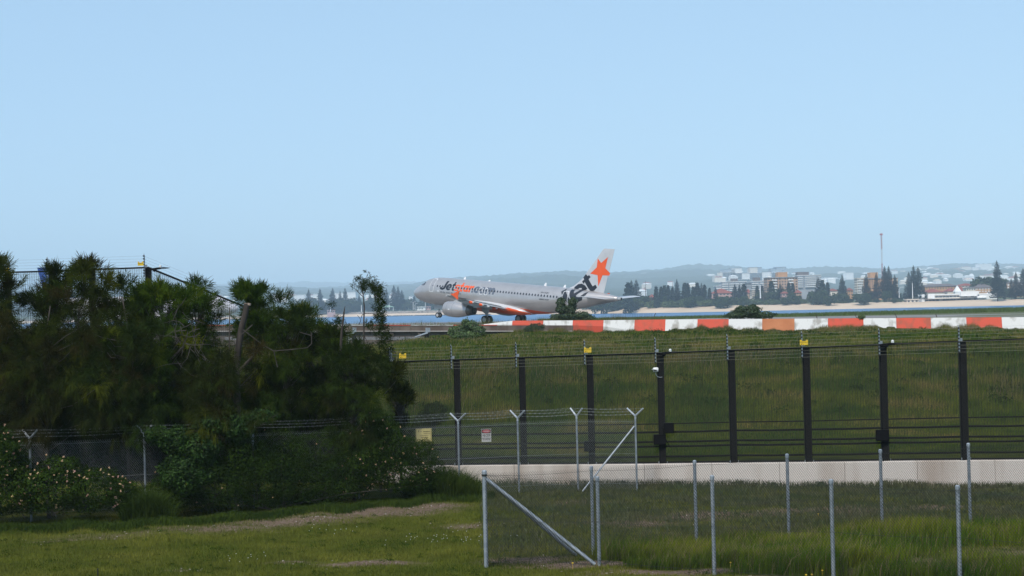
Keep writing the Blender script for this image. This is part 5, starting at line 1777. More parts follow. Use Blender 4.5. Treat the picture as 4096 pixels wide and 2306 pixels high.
# small straw heap and stick at the lawn's edge
mb = MB(); gx, gy = gpt(560, 2062)
v, f = blades2(gx + rs.normal(0, .22, 1500), gy + rs.normal(0, .12, 1500), lawn_z(gx, gy) + np.abs(rs.normal(0, .04, 1500)), rs.uniform(.02, .1, 1500), .008, 1.8)
o = mk('straw_heap', v, f, pm('dry_cuttings', (0.14, 0.095, 0.05), (0.2, 0.15, 0.08), 5, .95, island=.3)); tag(o, 'small heap of brown dry cuttings at the foot of the long grass clump', 'cuttings')
gx, gy = gpt(370, 2325)
mb = MB(); mb.tube([(0, 0, 0), (0.0, 0, .22)], .012, 6); o = mb.build('marker_stake', M['dark_wire']); o.location = (gx, gy, float(lawn_z(gx, gy))); tag(o, 'short dark stake standing alone in the lawn', 'stake')
# yellow daisies
mb = MB()
for px, py in [(2265, 2260), (2895, 2256), (2920, 2276), (2957, 2260), (2966, 2262), (3010, 2280), (3297, 2128), (3195, 2302), (3218, 2299), (3411, 2187), (3422, 2204), (3432, 2215), (3260, 2284), (3250, 2058), (3290, 2110)]:
    gx, gy = gpt(px, py + 18); gy -= 0.0
    q = (gx, gy, float(lawn_z(gx, gy)) + .12)
    mb.ball(q, .022, 6, 3, (1, 1, .6)); mb.tube([(q[0], q[1], q[2] - .12), q], .003, 3)
o = mb.build('yellow_daisies', M['yellow']); stuff(o, 'few small yellow daisies in the enclosure grass', 'flowers')

# shrubs on the bank and behind the parapet
shrub('round_shrub', 'bright green shrub at the end of the culvert wall, below the airliner\'s engine', [blob(1880, 1305, 117, 34, .8, 22), blob(1830, 1325, 117, 40, .8, 22), blob(1905, 1328, 117, 42, .8, 26), blob(1862, 1290, 117, 16, .5, 14), blob(1860, 1345, 116, 60, .8, 18)], 5200, .16, .09, M['leaf_e'], stems=8)
shrub('tall_shrub', 'dark double-headed shrub in front of the airliner\'s tail', [blob(2243, 1212, 132, 18, .7, 22), blob(2291, 1210, 132, 17, .7, 20), blob(2246, 1238, 132, 24, .8, 20), blob(2283, 1240, 132, 22, .8, 22), blob(2328, 1262, 132, 36, .9, 15), blob(2228, 1270, 132, 28, .8, 12), blob(2275, 1266, 132, 48, 1., 14), blob(2350, 1272, 132, 30, .8, 8)], 6500, .17, .09, M['leaf_e2'], stems=10)
shrub('low_round_shrub', 'low wide shrub on its own behind the parapet, against the water', [blob(2990, 1248, 128, 60, 1.1, 22), blob(3010, 1236, 128, 26, .8, 17), blob(2945, 1262, 128, 50, 1, 15), blob(3050, 1262, 128, 55, 1, 15), blob(2970, 1240, 128, 30, .8, 16)], 6500, .15, .09, M['leaf_e2'], stems=10)
shrub('low_shrub', 'small dark tussock shrub half covering a red block', [blob(2145, 1310, 127, 36, .5, 16), blob(2120, 1318, 127, 26, .5, 10)], 1700, .15, .04, M['leaf_e2'], stems=3)
shrub('low_shrub', 'tiny green tuft against the runway edge behind the parapet', [blob(3446, 1270, 121, 14, .4, 7)], 350, .14, .07, M['leaf_e'], stems=2)
shrub('low_shrub', 'dark bush seen through the security fence just above the cream sign', [blob(1735, 1655, 50, 55, .8, 45), blob(1700, 1690, 50, 50, .8, 40)], 4500, .07, .03, M['leaf_d'], stems=4)


# casuarinas ----------------------------------------------------------------
SILX = [-60, 0, 20, 37, 63, 100, 130, 160, 186, 201, 231, 255, 276, 317, 360, 387, 402, 462, 521, 577, 652, 700, 740, 782, 815, 840, 872, 918, 954, 983, 1020, 1051, 1072, 1123, 1173, 1198, 1230, 1284, 1320, 1345, 1374, 1400, 1440, 1480, 1540, 1575, 1600, 1640, 1680]
SILY = [980, 1010, 1050, 1085, 1112, 1160, 1140, 1165, 1152, 1085, 1052, 1100, 1055, 1025, 1035, 1045, 1090, 1098, 1128, 1145, 1120, 1160, 1150, 1110, 1140, 1175, 1155, 1165, 1158, 1125, 1150, 1122, 1160, 1172, 1182, 1215, 1225, 1262, 1300, 1285, 1310, 1340, 1340, 1370, 1345, 1420, 1500, 1600, 1680]


def tuft_needles(c, up, n, L, droop, spread=.42):
    """needles of brooms at tuft centres c (N,3) with axis up (N,3)"""
    N = len(c); T = N * n
    C = np.repeat(c, n, 0); U = np.repeat(up, n, 0)
    d = U * rs.uniform(.3, 1.0, (T, 1)) + rs.normal(0, 1, (T, 3)) * spread; d /= np.linalg.norm(d, axis=1)[:, None]
    start = C + U * rs.uniform(-.14, .12, (T, 1)) + rs.normal(0, .02, (T, 3))
    ln = L * rs.uniform(.55, 1.15, (T, 1)); dr = np.repeat(droop, n)[:, None] * rs.uniform(.6, 1.4, (T, 1))
    mid = start + d * ln * .5 - np.array([0, 0, 1]) * dr * ln * .12
    tip = start + d * ln * .86 - np.array([0, 0, 1]) * dr * ln * .55
    s = np.cross(d, np.array([0.1, -1, 0.1])); s /= np.maximum(1e-6, np.linalg.norm(s, axis=1))[:, None]
    w = rs.uniform(.0045, .0075, (T, 1))
    V = np.stack([start, mid - s * w, tip, mid + s * w], 1)
    b = (np.arange(T) * 4)[:, None]
    return V.reshape(-1, 3), np.concatenate([b + [0, 1, 3], b + [1, 2, 3]])


def casuarina(label, px, D, half, ntuft, mat, trunk_r=.055, keep=None, lower=1760, tops=None, sil=True, nneed=30, L=.27, trunk_pts=None):
    gx = XD(px, D); gz = float(lawn_z(gx, D)) if D < 46 else -5.0
    r = empty('casuarina_tree', (gx, D, gz)); tag(r, label, 'tree', 'casuarinas behind the chain-link fence')
    off = np.array((gx, D, gz))
    nper = 15
    ncl = max(6, int(ntuft * 1.5) // nper)
    cpx, cpy = [], []
    while len(cpx) < ncl:
        q = rnd.gauss(px, half * .62)
        if abs(q - px) > half * 1.25: continue
        top = np.interp(q, SILX, SILY) + 34
        top += 0.5 * abs(q - px) ** 1.6 / half ** .9
        u = rnd.random() ** 1.3
        y = top + (lower - top) * u
        if keep and not keep(q, y): continue
        if rnd.random() > (1 - gapf(q, y)): continue
        cpx.append(q); cpy.append(y)
    DD = D + rs.uniform(-1.3, 1.3, ncl)
    cc = np.array([P(a, b, d) for a, b, d in zip(cpx, cpy, DD)]) - off
    hf0 = np.clip((np.array(cpy) - np.interp(cpx, SILX, SILY)) / 420, 0, 1)
    ntuft = ncl * nper
    ci = np.repeat(np.arange(ncl), nper)
    hf = hf0[ci][:, None]
    Rc = rs.uniform(.22, .52, ncl)[ci][:, None] * (.6 + .5 * hf)
    dr = rs.normal(0, 1, (ntuft, 3)) + np.array([0, -.25, 0]) + np.array([0, 0, 1]) * (1.15 - 1.1 * hf)
    dr /= np.linalg.norm(dr, axis=1)[:, None]
    c_ = cc[ci] + dr * Rc * rs.uniform(.25, 1.0, (ntuft, 1)) * np.array([1.25, 1.0, .85])
    up = dr + np.array([0, 0, 1]) * (.55 - .5 * hf) + rs.normal(0, .15, (ntuft, 3))
    up /= np.linalg.norm(up, axis=1)[:, None]
    lens = np.repeat((rs.uniform(.75, 1.3, ncl) * (1.25 - .3 * np.clip(hf0 * 4, 0, 1)))[ci], nneed)[:, None]
    v, f = tuft_needles(c_, up, nneed, L * lens, .06 + .8 * hf[:, 0], np.repeat(.27 + .15 * hf, nneed, 0))
    fo = mk('foliage', v, f, mat, r)
    tone = np.clip(rs.normal(.42, .22, ncl) + .15 * (1 - hf0), 0, 1)[ci] + rs.normal(0, .05, ntuft)
    at_ = fo.data.attributes.new('tone', 'FLOAT', 'POINT')
    at_.data.foreach_set('value', np.repeat(np.clip(tone, 0, 1), nneed * 4).astype(np.float32))
    # trunk and branches
    topz = float(P(px, np.interp(px, SILX, SILY) + 70, D)[2]) - gz
    mb = MB()
    if trunk_pts is None:
        pts = [(rnd.uniform(-.15, .15) * k / 5, rnd.uniform(-.1, .1), topz * k / 5) for k in range(6)]; pts[0] = (0, 0, -.1)
    else:
        pts = [tuple(P(a, b, D) - off) for a, b in trunk_pts]
    nP = len(pts)
    mb.tube(pts, [trunk_r * (1 - .75 * k / (nP - 1)) for k in range(nP)] if trunk_pts is None else [trunk_r] * nP, 8)
    mb.build('trunk', M['bark'], r, smooth=True)
    mb = MB(); pa = np.array(pts)
    for k in rs.choice(ntuft, min(ntuft, 90), replace=False):
        e = c_[k]; z0 = max(.5, e[2] - rnd.uniform(.3, 1.2)); j = np.interp(z0, pa[:, 2], np.arange(nP))
        s0 = pa[int(j)] + (pa[min(nP - 1, int(j) + 1)] - pa[int(j)]) * (j - int(j))
        md = (s0 + e) / 2 + np.array((rnd.uniform(-.12, .12), rnd.uniform(-.1, .1), rnd.uniform(-.2, .05)))
        mb.tube([s0, md, e], [.018, .011, .004], 4, cap=False)
    mb.build('branch', M['twig'], r, kind='stuff')
    return r


def gapf(q, y):
    """chance of leaving a gap where the photograph lets one see through"""
    g = 0.0
    for cx, cy, a, b, s in [(178, 1120, 30, 62, .98), (905, 1240, 45, 70, .93), (965, 1260, 25, 60, .6), (1275, 1290, 40, 45, .9), (1390, 1330, 50, 50, .8), (1180, 1390, 60, 50, .72), (1060, 1400, 60, 70, .7), (1260, 1440, 60, 60, .5),
                            (150, 1270, 26, 40, .6), (720, 1200, 25, 60, .6), (105, 1180, 18, 40, .7), (160, 1240, 20, 60, .55), (380, 1150, 20, 50, .5), (1480, 1400, 70, 60, .75), (1420, 1500, 50, 60, .5), (1040, 1560, 40, 90, .35)]:
        g = max(g, s * math.exp(-(((q - cx) / a) ** 2 + ((y - cy) / b) ** 2)))
    return g


casuarina('tall dark casuarina cut by the photo\'s edge, its crown the highest at that side', -20, 39.6, 130, 620, M['needle_b'])
casuarina('casuarina whose top stands just right of the blue tail fin', 205, 41.2, 120, 620, M['needle'])
casuarina('casuarina with a round airy crown rising over the top rail of the fence', 325, 40.2, 125, 700, M['needle_b'])
casuarina('casuarina filling the corner beneath the high corner post of the fence', 490, 41.6, 125, 700, M['needle'])
casuarina('low bright-tipped casuarina right of the high corner post', 640, 40.6, 120, 700, M['needle_c'])
casuarina('spindly casuarina with bare upright twigs against the pale sky', 785, 41.6, 100, 420, M['needle_c'])
casuarina('dense green casuarina just behind the sawn-off trunk', 1020, 41.9, 95, 620, M['needle_c'])
casuarina('wide dark casuarina right of the sawn-off trunk', 1150, 41.4, 115, 620, M['needle'])
casuarina('casuarina by the tilted yellow sign with several thin leaning stems', 1275, 42.4, 110, 420, M['needle_c'])
casuarina('broad weeping casuarina overhanging the shrubs before the low corner post', 1400, 41.3, 125, 620, M['needle'], keep=lambda q, y: y > 1390)
casuarina('dark drooping casuarina low in front, below the sawn-off trunk', 900, 39.9, 130, 560, M['needle_b'], keep=lambda q, y: y > 1400 and not (900 < q < 1010), lower=1720)
casuarina('shadowy casuarina low in front at the photo\'s edge side', 180, 39.0, 170, 760, M['needle_b'], keep=lambda q, y: y > 1300, lower=1740)
casuarina('shadowy casuarina low in front of the middle trees', 500, 39.4, 170, 760, M['needle'], keep=lambda q, y: y > 1300, lower=1740)
casuarina('narrow drooping casuarina beside the fence\'s low corner post', 1590, 43.4, 50, 200, M['needle_b'], keep=lambda q, y: y > 1430, lower=1780)

# sawn-off trunk in front
D0 = 40.2
pts = [P(a, b, D0) for a, b in [(950, 1760), (948, 1600), (945, 1480), (952, 1400), (965, 1320), (982, 1250), (987, 1215)]]
off = np.array((pts[0][0], D0, float(lawn_z(pts[0][0], D0))))
r = empty('lopped_tree', off); tag(r, 'tall bare sawn-off trunk with a side limb and cut branches among the casuarinas', 'tree')
mb = MB(); mb.tube([np.array((0, 0, 0))] + [p - off for p in pts], [.12, .105, .10, .10, .095, .09, .082, .075], 10, cap=False); mb.build('trunk', M['bark'], r, smooth=True)
mb = MB(); mb.tube([pts[-1] - off - (0, 0, .0), pts[-1] - off + (0, 0, .012)], .076, 10); mb.tube([P(996, 1222, D0 - .03) - off, P(998, 1214, D0 - .03) - off], .05, 8); mb.build('sawn_end', M['cut'], r)
mb = MB(); mb.tube([P(960, 1480, D0) - off, P(1000, 1440, D0) - off, P(1035, 1400, D0 - .1) - off, P(1060, 1380, D0 - .2) - off], [.05, .04, .032, .02], 7); mb.build('limb', M['bark'], r)
mb = MB()
for ln in ([(972, 1320), (1050, 1380), (1095, 1405), (1110, 1470)], [(1095, 1405), (1160, 1400), (1230, 1392), (1247, 1375), (1245, 1330)], [(960, 1345), (1010, 1300)], [(1245, 1343), (1200, 1330)]):
    mb.tube([P(a, b, D0 - .25) - off for a, b in ln], .013, 5)
mb.build('branch', M['twig'], r, kind='stuff')
# pale dead twigs left of it
r = empty('dead_branches', P(800, 1500, 38.8)); off = np.array(r.location); tag(r, 'tangle of pale dead branches left of the sawn-off trunk', 'branches')
mb = MB()
for i in range(26):
    x, y = rnd.uniform(690, 830), rnd.uniform(1230, 1460); a = rnd.uniform(0, 6.28); ln = [(x, y)]
    for k in range(4):
        a += rnd.uniform(-.6, .6); x += 26 * math.cos(a); y += 26 * math.sin(a); ln.append((x, y))
    mb.tube([P(a_, b_, 38.8 + rnd.uniform(-.1, .1)) - off for a_, b_ in ln], [.011, .01, .008, .006, .003], 4)
mb.build('twig', M['twig'], r, kind='stuff')

# thin casuarina with a bent leafy top, standing against the bay
D1 = 41.0
gx = XD(1455, D1); off = np.array((gx, D1, float(lawn_z(gx, D1))))
r = empty('casuarina_sapling', off); tag(r, 'thin bare-stemmed casuarina whose leafy top bends over beside the airliner\'s nose', 'tree')
mb = MB(); mb.tube([P(a, b, D1) - off for a, b in [(1460, 1750), (1457, 1550), (1455, 1380), (1455, 1290), (1457, 1230), (1453, 1185), (1447, 1150)]], [.035, .03, .026, .024, .02, .016, .008], 7); mb.build('trunk', M['twig'], r, smooth=True)
mb = MB()
for ln in ([(1452, 1188), (1428, 1165), (1416, 1152), (1420, 1135)], [(1453, 1180), (1470, 1150), (1490, 1140), (1510, 1165), (1515, 1200)], [(1450, 1175), (1445, 1140), (1440, 1120)], [(1456, 1255), (1448, 1262), (1444, 1275)],
           [(1457, 1256), (1490, 1255), (1520, 1270)], [(1436, 1300), (1444, 1280), (1430, 1262)], [(1515, 1200), (1520, 1240), (1530, 1290)], [(1455, 1340), (1470, 1370), (1460, 1410)]):
    mb.tube([P(a, b, D1) - off for a, b in ln], [.012, .010, .008, .004][:len(ln)], 5)
mb.build('branch', M['twig'], r, kind='stuff')
tc_ = []
for (x, y, a, b, n_) in [(1450, 1125, 14, 22, 12), (1470, 1140, 18, 18, 16), (1495, 1145, 16, 18, 16), (1515, 1165, 14, 20, 16), (1520, 1200, 12, 22, 16), (1512, 1235, 12, 20, 12), (1522, 1270, 14, 18, 14), (1532, 1295, 12, 14, 10), (1515, 1330, 16, 20, 12), (1478, 1300, 18, 14, 8), (1530, 1365, 20, 18, 14), (1542, 1410, 20, 22, 14), (1535, 1455, 22, 22, 14), (1505, 1440, 22, 20, 12), (1540, 1500, 22, 22, 14), (1480, 1480, 24, 20, 12), (1416, 1140, 5, 10, 2), (1550, 1340, 14, 14, 6), (1360, 1280, 22, 14, 10), (1350, 1310, 25, 20, 14), (1320, 1220, 10, 10, 3)]:
    for k in range(n_):
        tc_.append(P(x + rnd.gauss(0, a * .7), y + rnd.gauss(0, b * .7), D1 + rnd.uniform(-.15, .15)) - off)
tc_ = np.array(tc_); up = rs.normal(0, .5, tc_.shape) + np.array([.15, 0, .6]); up /= np.linalg.norm(up, axis=1)[:, None]
v, f = tuft_needles(tc_, up, 26, .17, np.full(len(tc_), .5)); fo = mk('foliage', v, f, M['needle'], r)
at_ = fo.data.attributes.new('tone', 'FLOAT', 'POINT'); at_.data.foreach_set('value', np.full(len(v), .42, dtype=np.float32))
# broken stub
D2 = 40.6
r = empty('broken_sapling', P(1360, 1400, D2)); off = np.array(r.location); tag(r, 'short snapped stem pointing up against the bay, left of the thin casuarina', 'stem')
mb = MB(); mb.tube([P(a, b, D2) - off for a, b in [(1362, 1420), (1366, 1330), (1373, 1280), (1376, 1250), (1380, 1226)]], [.04, .034, .03, .022, .008], 6); mb.build('stem', M['bark'], r)
# ------------------------------------------------------------------ far shore
def ground_far(px, D):
    return float(far_z(np.array([float(px)]), np.array([float(D)]))[0])


def on_far(px, D):
    return np.array((XD(px, D), D, ground_far(px, D)))


M['pine'] = pm('norfolk_pine_foliage', (0.016, 0.028, 0.016), (0.030, 0.045, 0.022), 0.25, 0.85, island=0.35, spec=0.2)
M['cypress'] = pm('dark_cypress_foliage', (0.014, 0.026, 0.016), (0.024, 0.038, 0.020), 0.3, 0.85, island=0.35, spec=0.2)
M['broad'] = pm('far_broadleaf_foliage', (0.022, 0.040, 0.014), (0.055, 0.080, 0.026), 0.03, 0.85, island=0.35, spec=0.2)
M['dune'] = pm('dune_scrub_foliage', (0.05, 0.075, 0.022), (0.09, 0.12, 0.04), 0.04, 0.85, island=0.3, spec=0.2)
M['fbark'] = pm('far_bark', (0.06, 0.045, 0.035))


def pine_mesh(seed, H=30.0, W=5.2, tiers=24, open_=1.0):
    """Norfolk Island pine: whorls of flat upswept fronds with gaps between"""
    q = np.random.RandomState(seed); V, Fs, n = [], [], 0
    for i in range(tiers):
        u = i / (tiers - 1)
        z = H * (.10 + .88 * u)
        R_ = W * (1 - u) ** .75 * (.8 + .4 * q.rand()) + .35
        nb = 9 if u < .8 else 6
        for k in range(nb):
            a = 2 * math.pi * (k + q.rand() * .7) / nb + i
            if q.rand() < .12 * open_: continue
            d = np.array([math.cos(a), math.sin(a), 0]); s = np.array([-d[1], d[0], 0])
            R2_ = R_ * q.uniform(.75, 1.1); dz = R2_ * .16; t_ = H * .012
            for j in range(3):
                w = R2_ * (.20, .26, .14)[j]; a0, a1 = (0.05, .42, .72)[j] * R2_, (.5, .8, 1.0)[j] * R2_
                zz0, zz1 = z - dz * (a0 / R2_) * 1.1 + q.uniform(-.1, .1), z - dz * 1.0 * (a1 / R2_) + dz * 1.4 * (a1 / R2_) ** 3 + q.uniform(-.1, .2)
                p0, p1 = d * a0, d * a1
                V += [(*(p0[:2] - s[:2] * w), zz0 + t_), (*(p0[:2] + s[:2] * w), zz0 + t_), (*(p1[:2] + s[:2] * w * .7), zz1 + t_), (*(p1[:2] - s[:2] * w * .7), zz1 + t_), (*((p0 + p1)[:2] / 2), (zz0 + zz1) / 2 - t_ * 1.6)]
                Fs += [(n, n + 1, n + 2, n + 3), (n, n + 4, n + 1), (n + 1, n + 4, n + 2), (n + 2, n + 4, n + 3), (n + 3, n + 4, n)]; n += 5
    for k in range(4):                                       # leader tuft
        a = k * 1.57; V += [(0.15 * math.cos(a), .15 * math.sin(a), H * .95), (.15 * math.cos(a + 1.57), .15 * math.sin(a + 1.57), H * .95), (0, 0, H * 1.02)]; Fs.append((n, n + 1, n + 2)); n += 3
    me = bpy.data.meshes.new('crown'); me.from_pydata([tuple(map(float, p)) for p in V], [], Fs); me.materials.append(M['pine']); return me


def cyp_mesh(seed, H=20.0, W=2.2):
    q = np.random.RandomState(seed); n = 700
    u = q.rand(n) ** .8; a = q.rand(n) * 6.283; r_ = W * np.sin(np.clip((1 - u), 0, 1) ** .7 * 1.9) * q.uniform(.7, 1.05, n)
    c_ = np.stack([np.cos(a) * r_, np.sin(a) * r_, H * (.04 + .93 * u)], 1); nr = np.stack([np.cos(a), np.sin(a), 0 * a + .6], 1)
    v, f = leaf_cards(c_, nr, 1.5, 1.0, q)
    me = mk('x', v, f, M['cypress']); m2 = me.data; bpy.data.objects.remove(me); m2.name = 'crown'; return m2


def broad_mesh(seed, H=12.0, W=7.0, mat='broad', n=1500):
    q = np.random.RandomState(seed); B_ = []
    for k in range(9):
        a = q.rand() * 6.28; d = q.rand() ** .6 * W * .6
        B_.append((math.cos(a) * d, math.sin(a) * d, H * q.uniform(.45, .72), W * q.uniform(.28, .45), W * q.uniform(.28, .45), H * q.uniform(.18, .3)))
    B_ = np.array(B_); idx = q.randint(0, 9, n); u = q.normal(0, 1, (n, 3)); u /= np.linalg.norm(u, axis=1)[:, None]
    p = B_[idx, :3] + u * B_[idx, 3:6] * (q.uniform(.6, 1, n)[:, None] ** .4)
    v, f = leaf_cards(p, u, 1.1, .8, q)
    me = mk('x', v, f, M[mat]); m2 = me.data; bpy.data.objects.remove(me); m2.name = 'crown'; return m2


PINES = [pine_mesh(k, open_=o_) for k, o_ in ((1, 1), (2, 1.6), (3, .7), (4, 1.2))]
CYPS = [cyp_mesh(k) for k in (5, 6, 7)]
BROADS = [broad_mesh(k) for k in (8, 9, 10, 11)]
DUNES = [broad_mesh(k, 6, 9, 'dune', 900) for k in (12, 13)]
mb = MB(); mb.tube([(0, 0, 0), (0, 0, 1)], [.014, .006], 6); _t = mb.build('trunk', M['fbark']); TRUNK = _t.data; bpy.data.objects.remove(_t)
mb = MB(); mb.tube([(0, 0, 0), (0, 0, .5)], [.035, .02], 6); _t = mb.build('trunk', M['fbark']); TRUNK2 = _t.data; bpy.data.objects.remove(_t)


NAMED = {}


def far_tree(name, meshes, Href, px, ytop, D, label, group=None, wide=1.0, k=None, ybase=None):
    g = on_far(px, D); 
    if ybase is not None: g[2] = P(px, ybase, D)[2]
    top = P(px, ytop, D)[2]; H = top - g[2]
    r = empty(name, g, rnd.uniform(0, 6.28)); tag(r, label, 'tree', group)
    sc = H / Href
    o = bpy.data.objects.new('crown', meshes[(k if k is not None else rnd.randrange(99)) % len(meshes)]); COL.objects.link(o); o.parent = r; o.scale = (sc * wide, sc * wide, sc * (1.0 if meshes is PINES or meshes is CYPS else 1.3 if meshes is BROADS else 1.5))
    if meshes is BROADS or meshes is DUNES: o.location = (0, 0, -H * (.3 if meshes is BROADS else .5))
    t_ = bpy.data.objects.new('trunk', TRUNK if meshes is not BROADS else TRUNK2); COL.objects.link(t_); t_.parent = r; t_.scale = (H, H, H * .95)
    return r


GP = 'Norfolk pines along the far shore'
for i, (px, yt, D, w, lb) in enumerate([
    (3465, 1097, 1075, 1.05, 'Norfolk pine in front of the pale end of the brick flats near the mast'), (3506, 1090, 1080, 1.0, 'Norfolk pine directly under the brick lift tower near the mast'), (3540, 1065, 1085, 1.1, 'tall Norfolk pine just right of the red mast, left one of a close pair'),
    (3556, 1064, 1088, 1.0, 'tall Norfolk pine just right of the red mast, right one of a close pair'), (3580, 1100, 1070, 1.0, 'shorter Norfolk pine before the right end of the brick flats'), (3636, 1088, 1050, 1.15, 'shorter left member of the trio of Norfolk pines left of the white pavilion'),
    (3655, 1062, 1055, 1.0, 'tallest member of the trio of Norfolk pines left of the white pavilion'), (3673, 1067, 1045, 1.15, 'right member of the trio of Norfolk pines left of the white pavilion'), (3989, 1043, 1020, 1.0, 'biggest lone Norfolk pine at the right end of the white pavilion'),
    (4045, 1114, 1030, 1.0, 'small Norfolk pine right of the biggest lone pine'), (4064, 1088, 1035, 1.0, 'slim Norfolk pine second from the photo\'s edge on the far shore'), (4094, 1073, 1030, 1.2, 'Norfolk pine cut by the photo\'s edge on the far shore'),
    (3369, 1099, 1120, 1.1, 'lone Norfolk pine between the white flats and the brick flats near the mast'), (2708, 1117, 1130, 1.05, 'Norfolk pine standing highest in the dark row right of the airliner\'s tail'), (2545, 1119, 1150, 1.3, 'Norfolk pine highest in the clump just right of the airliner\'s tail'),
    (2526, 1121, 1155, 1.1, 'Norfolk pine second in the clump just right of the airliner\'s tail'), (2806, 1132, 1120, 1.0, 'pointed Norfolk pine left of the red-roofed house'), (2862, 1150, 1110, 1.1, 'Norfolk pine in front of the red-roofed house\'s left end'), (2939, 1136, 1110, 1.3, 'Norfolk pine before the stepped white flats'),
    (2957, 1138, 1105, 1.1, 'Norfolk pine just right of the one before the stepped white flats'), (3121, 1133, 1085, 1.2, 'pale open Norfolk pine in front of the middle of the big brick flats'), (3273, 1108, 1100, 1.2, 'tall Norfolk pine over the right end of the white flats'),
    (1234, 1157, 1690, 1.1, 'Norfolk pine farthest left of those seen between the casuarinas'), (1280, 1154, 1700, 1.05, 'narrow Norfolk pine beside the white block, second of the shore row'), (1330, 1153, 1700, 1.2, 'full Norfolk pine third in the shore row left of the thin casuarina'),
    (1360, 1164, 1720, .9, 'small Norfolk pine fourth in the shore row left of the thin casuarina'), (1380, 1152, 1690, 1.1, 'Norfolk pine fifth in the shore row, with low open branches'), (1436, 1181, 1700, 1.2, 'low Norfolk pine behind the thin casuarina\'s stem'), (1478, 1175, 1700, 1.2, 'Norfolk pine mostly hidden behind the thin casuarina\'s leafy top'),
    (1545, 1153, 1690, 1.0, 'slim Norfolk pine over the small green pavilion'), (1575, 1141, 1680, 1.15, 'tallest Norfolk pine left of the airliner\'s nose'), (1592, 1145, 1700, 1.05, 'Norfolk pine close right of the tallest one by the airliner\'s nose'), (1607, 1160, 1690, 1.2, 'lower Norfolk pine left of the airliner\'s nose'), (1656, 1181, 1700, 1.3, 'Norfolk pine below the airliner\'s nose')]):
    far_tree('norfolk_pine', PINES, 30.0, px, yt, D, lb, GP, w * 1.15, k=i)
cyp_l = [(2512, 1132, 'cypress close against the airliner\'s tailplane tip'), (2624, 1146, 'dark cypress beside the small red-roofed house right of the tail'), (2643, 1147, 'second dark cypress right of the small red-roofed house'), (2657, 1143, 'third dark cypress right of the small red-roofed house'), (2672, 1141, 'dark cypress just left of the highest pine of the dark row'),
         (2689, 1150, 'stout cypress under the bare dead tree'), (2739, 1133, 'left of two equal rounded cypresses, right of the highest pine'), (2751, 1133, 'right of two equal rounded cypresses, right of the highest pine'), (2772, 1147, 'short cypress alone between two taller groups'), (2789, 1132, 'tall dark cypress before the hillside, left of a pointed pine'),
         (2818, 1139, 'cypress just right of the pointed pine'), (2837, 1152, 'slender cypress touching the red-roofed house'), (2975, 1136, 'cypress before the right end of the stepped white flats'), (3028, 1142, 'cypress in front of the second white flats'), (3048, 1141, 'cypress left of the tall white pole'), (3085, 1125, 'tall cypress before the left end of the big brick flats'),
         (3155, 1130, 'cypress before the right half of the big brick flats'), (3171, 1133, 'cypress at the right edge of the big brick flats'), (3289, 1121, 'dark pointed cypress right of the white flats'), (3310, 1130, 'slim cypress right of the dark pointed one'), (4020, 1125, 'cypress just right of the biggest lone pine')]
for i, (px, yt, lb) in enumerate(cyp_l):
    far_tree('cypress', CYPS, 20.0, px, yt, 1090 + (i * 7) % 40, lb, 'cypresses along the far shore', 1.05 if i % 3 else 1.35, k=i)
# bare dead trees
for px, yt, D, lb in ((2582, 1124, 1160, 'brown dead conifer right of the airliner\'s tail clump'), (2690, 1130, 1140, 'thin dead pole-like tree beside the highest pine'), (3053, 1139, 1080, 'bare pale tree beside the white pole')):
    g = on_far(px, D); H = P(px, yt, D)[2] - g[2]
    r = empty('dead_tree', g); tag(r, lb, 'tree')
    mb = MB(); mb.tube([(0, 0, 0), (0, 0, H)], [.35, .08], 6); mb.build('trunk', M['picket'], r)
    mb = MB()
    for k in range(34):
        z = H * rnd.uniform(.25, .97); a = rnd.uniform(0, 6.28); l = (1 - z / H) * 4.5 + .6
        if px == 2690: l *= .4
        mb.tube([(0, 0, z), (l * math.cos(a), l * math.sin(a), z + l * .1)], [.10, .03], 4)
    mb.build('branch', M['picket'], r, kind='stuff')
# broadleaf belt
zones = [(2370, 2720, 1180, 1201, 20, 1100, 1180, 'rounded dark tree in the belt behind the beach, right of the airliner\'s tail'), (2720, 3060, 1182, 1203, 18, 1050, 1120, 'rounded tree in the belt behind the beach, below the stepped white flats'),
         (3030, 3320, 1156, 1200, 20, 1040, 1110, 'rounded tree in the belt behind the beach, below the big brick flats'), (3330, 3660, 1162, 1198, 16, 1035, 1100, 'rounded tree at the foot of the brick flats near the mast'), (3990, 4140, 1150, 1195, 9, 1030, 1080, 'rounded tree behind the beach right of the biggest pine'),
         (1180, 1440, 1196, 1215, 18, 1680, 1760, 'hazy rounded tree between the Norfolk pines left of the thin casuarina'), (1440, 1760, 1190, 1215, 20, 1680, 1760, 'hazy rounded tree between the Norfolk pines by the airliner\'s nose'), (3930, 3990, 1108, 1125, 4, 1120, 1160, 'large green tree behind the houses, left of the biggest pine')]
for (a, b, y0, y1, n_, d0, d1, lb) in zones:
    for k in range(n_):
        px = a + (b - a) * (k + rnd.random()) / n_
        o_ = far_tree('broadleaf_tree', BROADS, 12.0 * .93, px, rnd.uniform(y0, y1), rnd.uniform(d0, d1), lb, 'rounded trees along the far shore', rnd.uniform(.9, 1.5)); NAMED.setdefault('rounded shore tree', []).append((px, o_))
for k in range(58):
    px = 2330 + (3700 - 2330) * (k + rnd.random()) / 58
    D = np.interp(px, SH_PX, SH_D) + rnd.uniform(40, 58)
    o_ = far_tree('dune_shrub', DUNES, 6 * .93, px, rnd.uniform(1199, 1209) - (px - 2800) * .006, D, 'low olive shrub on the dune behind the far beach', 'dune shrubs behind the far beach', rnd.uniform(1.0, 1.6)); NAMED.setdefault('olive dune shrub', []).append((px, o_))

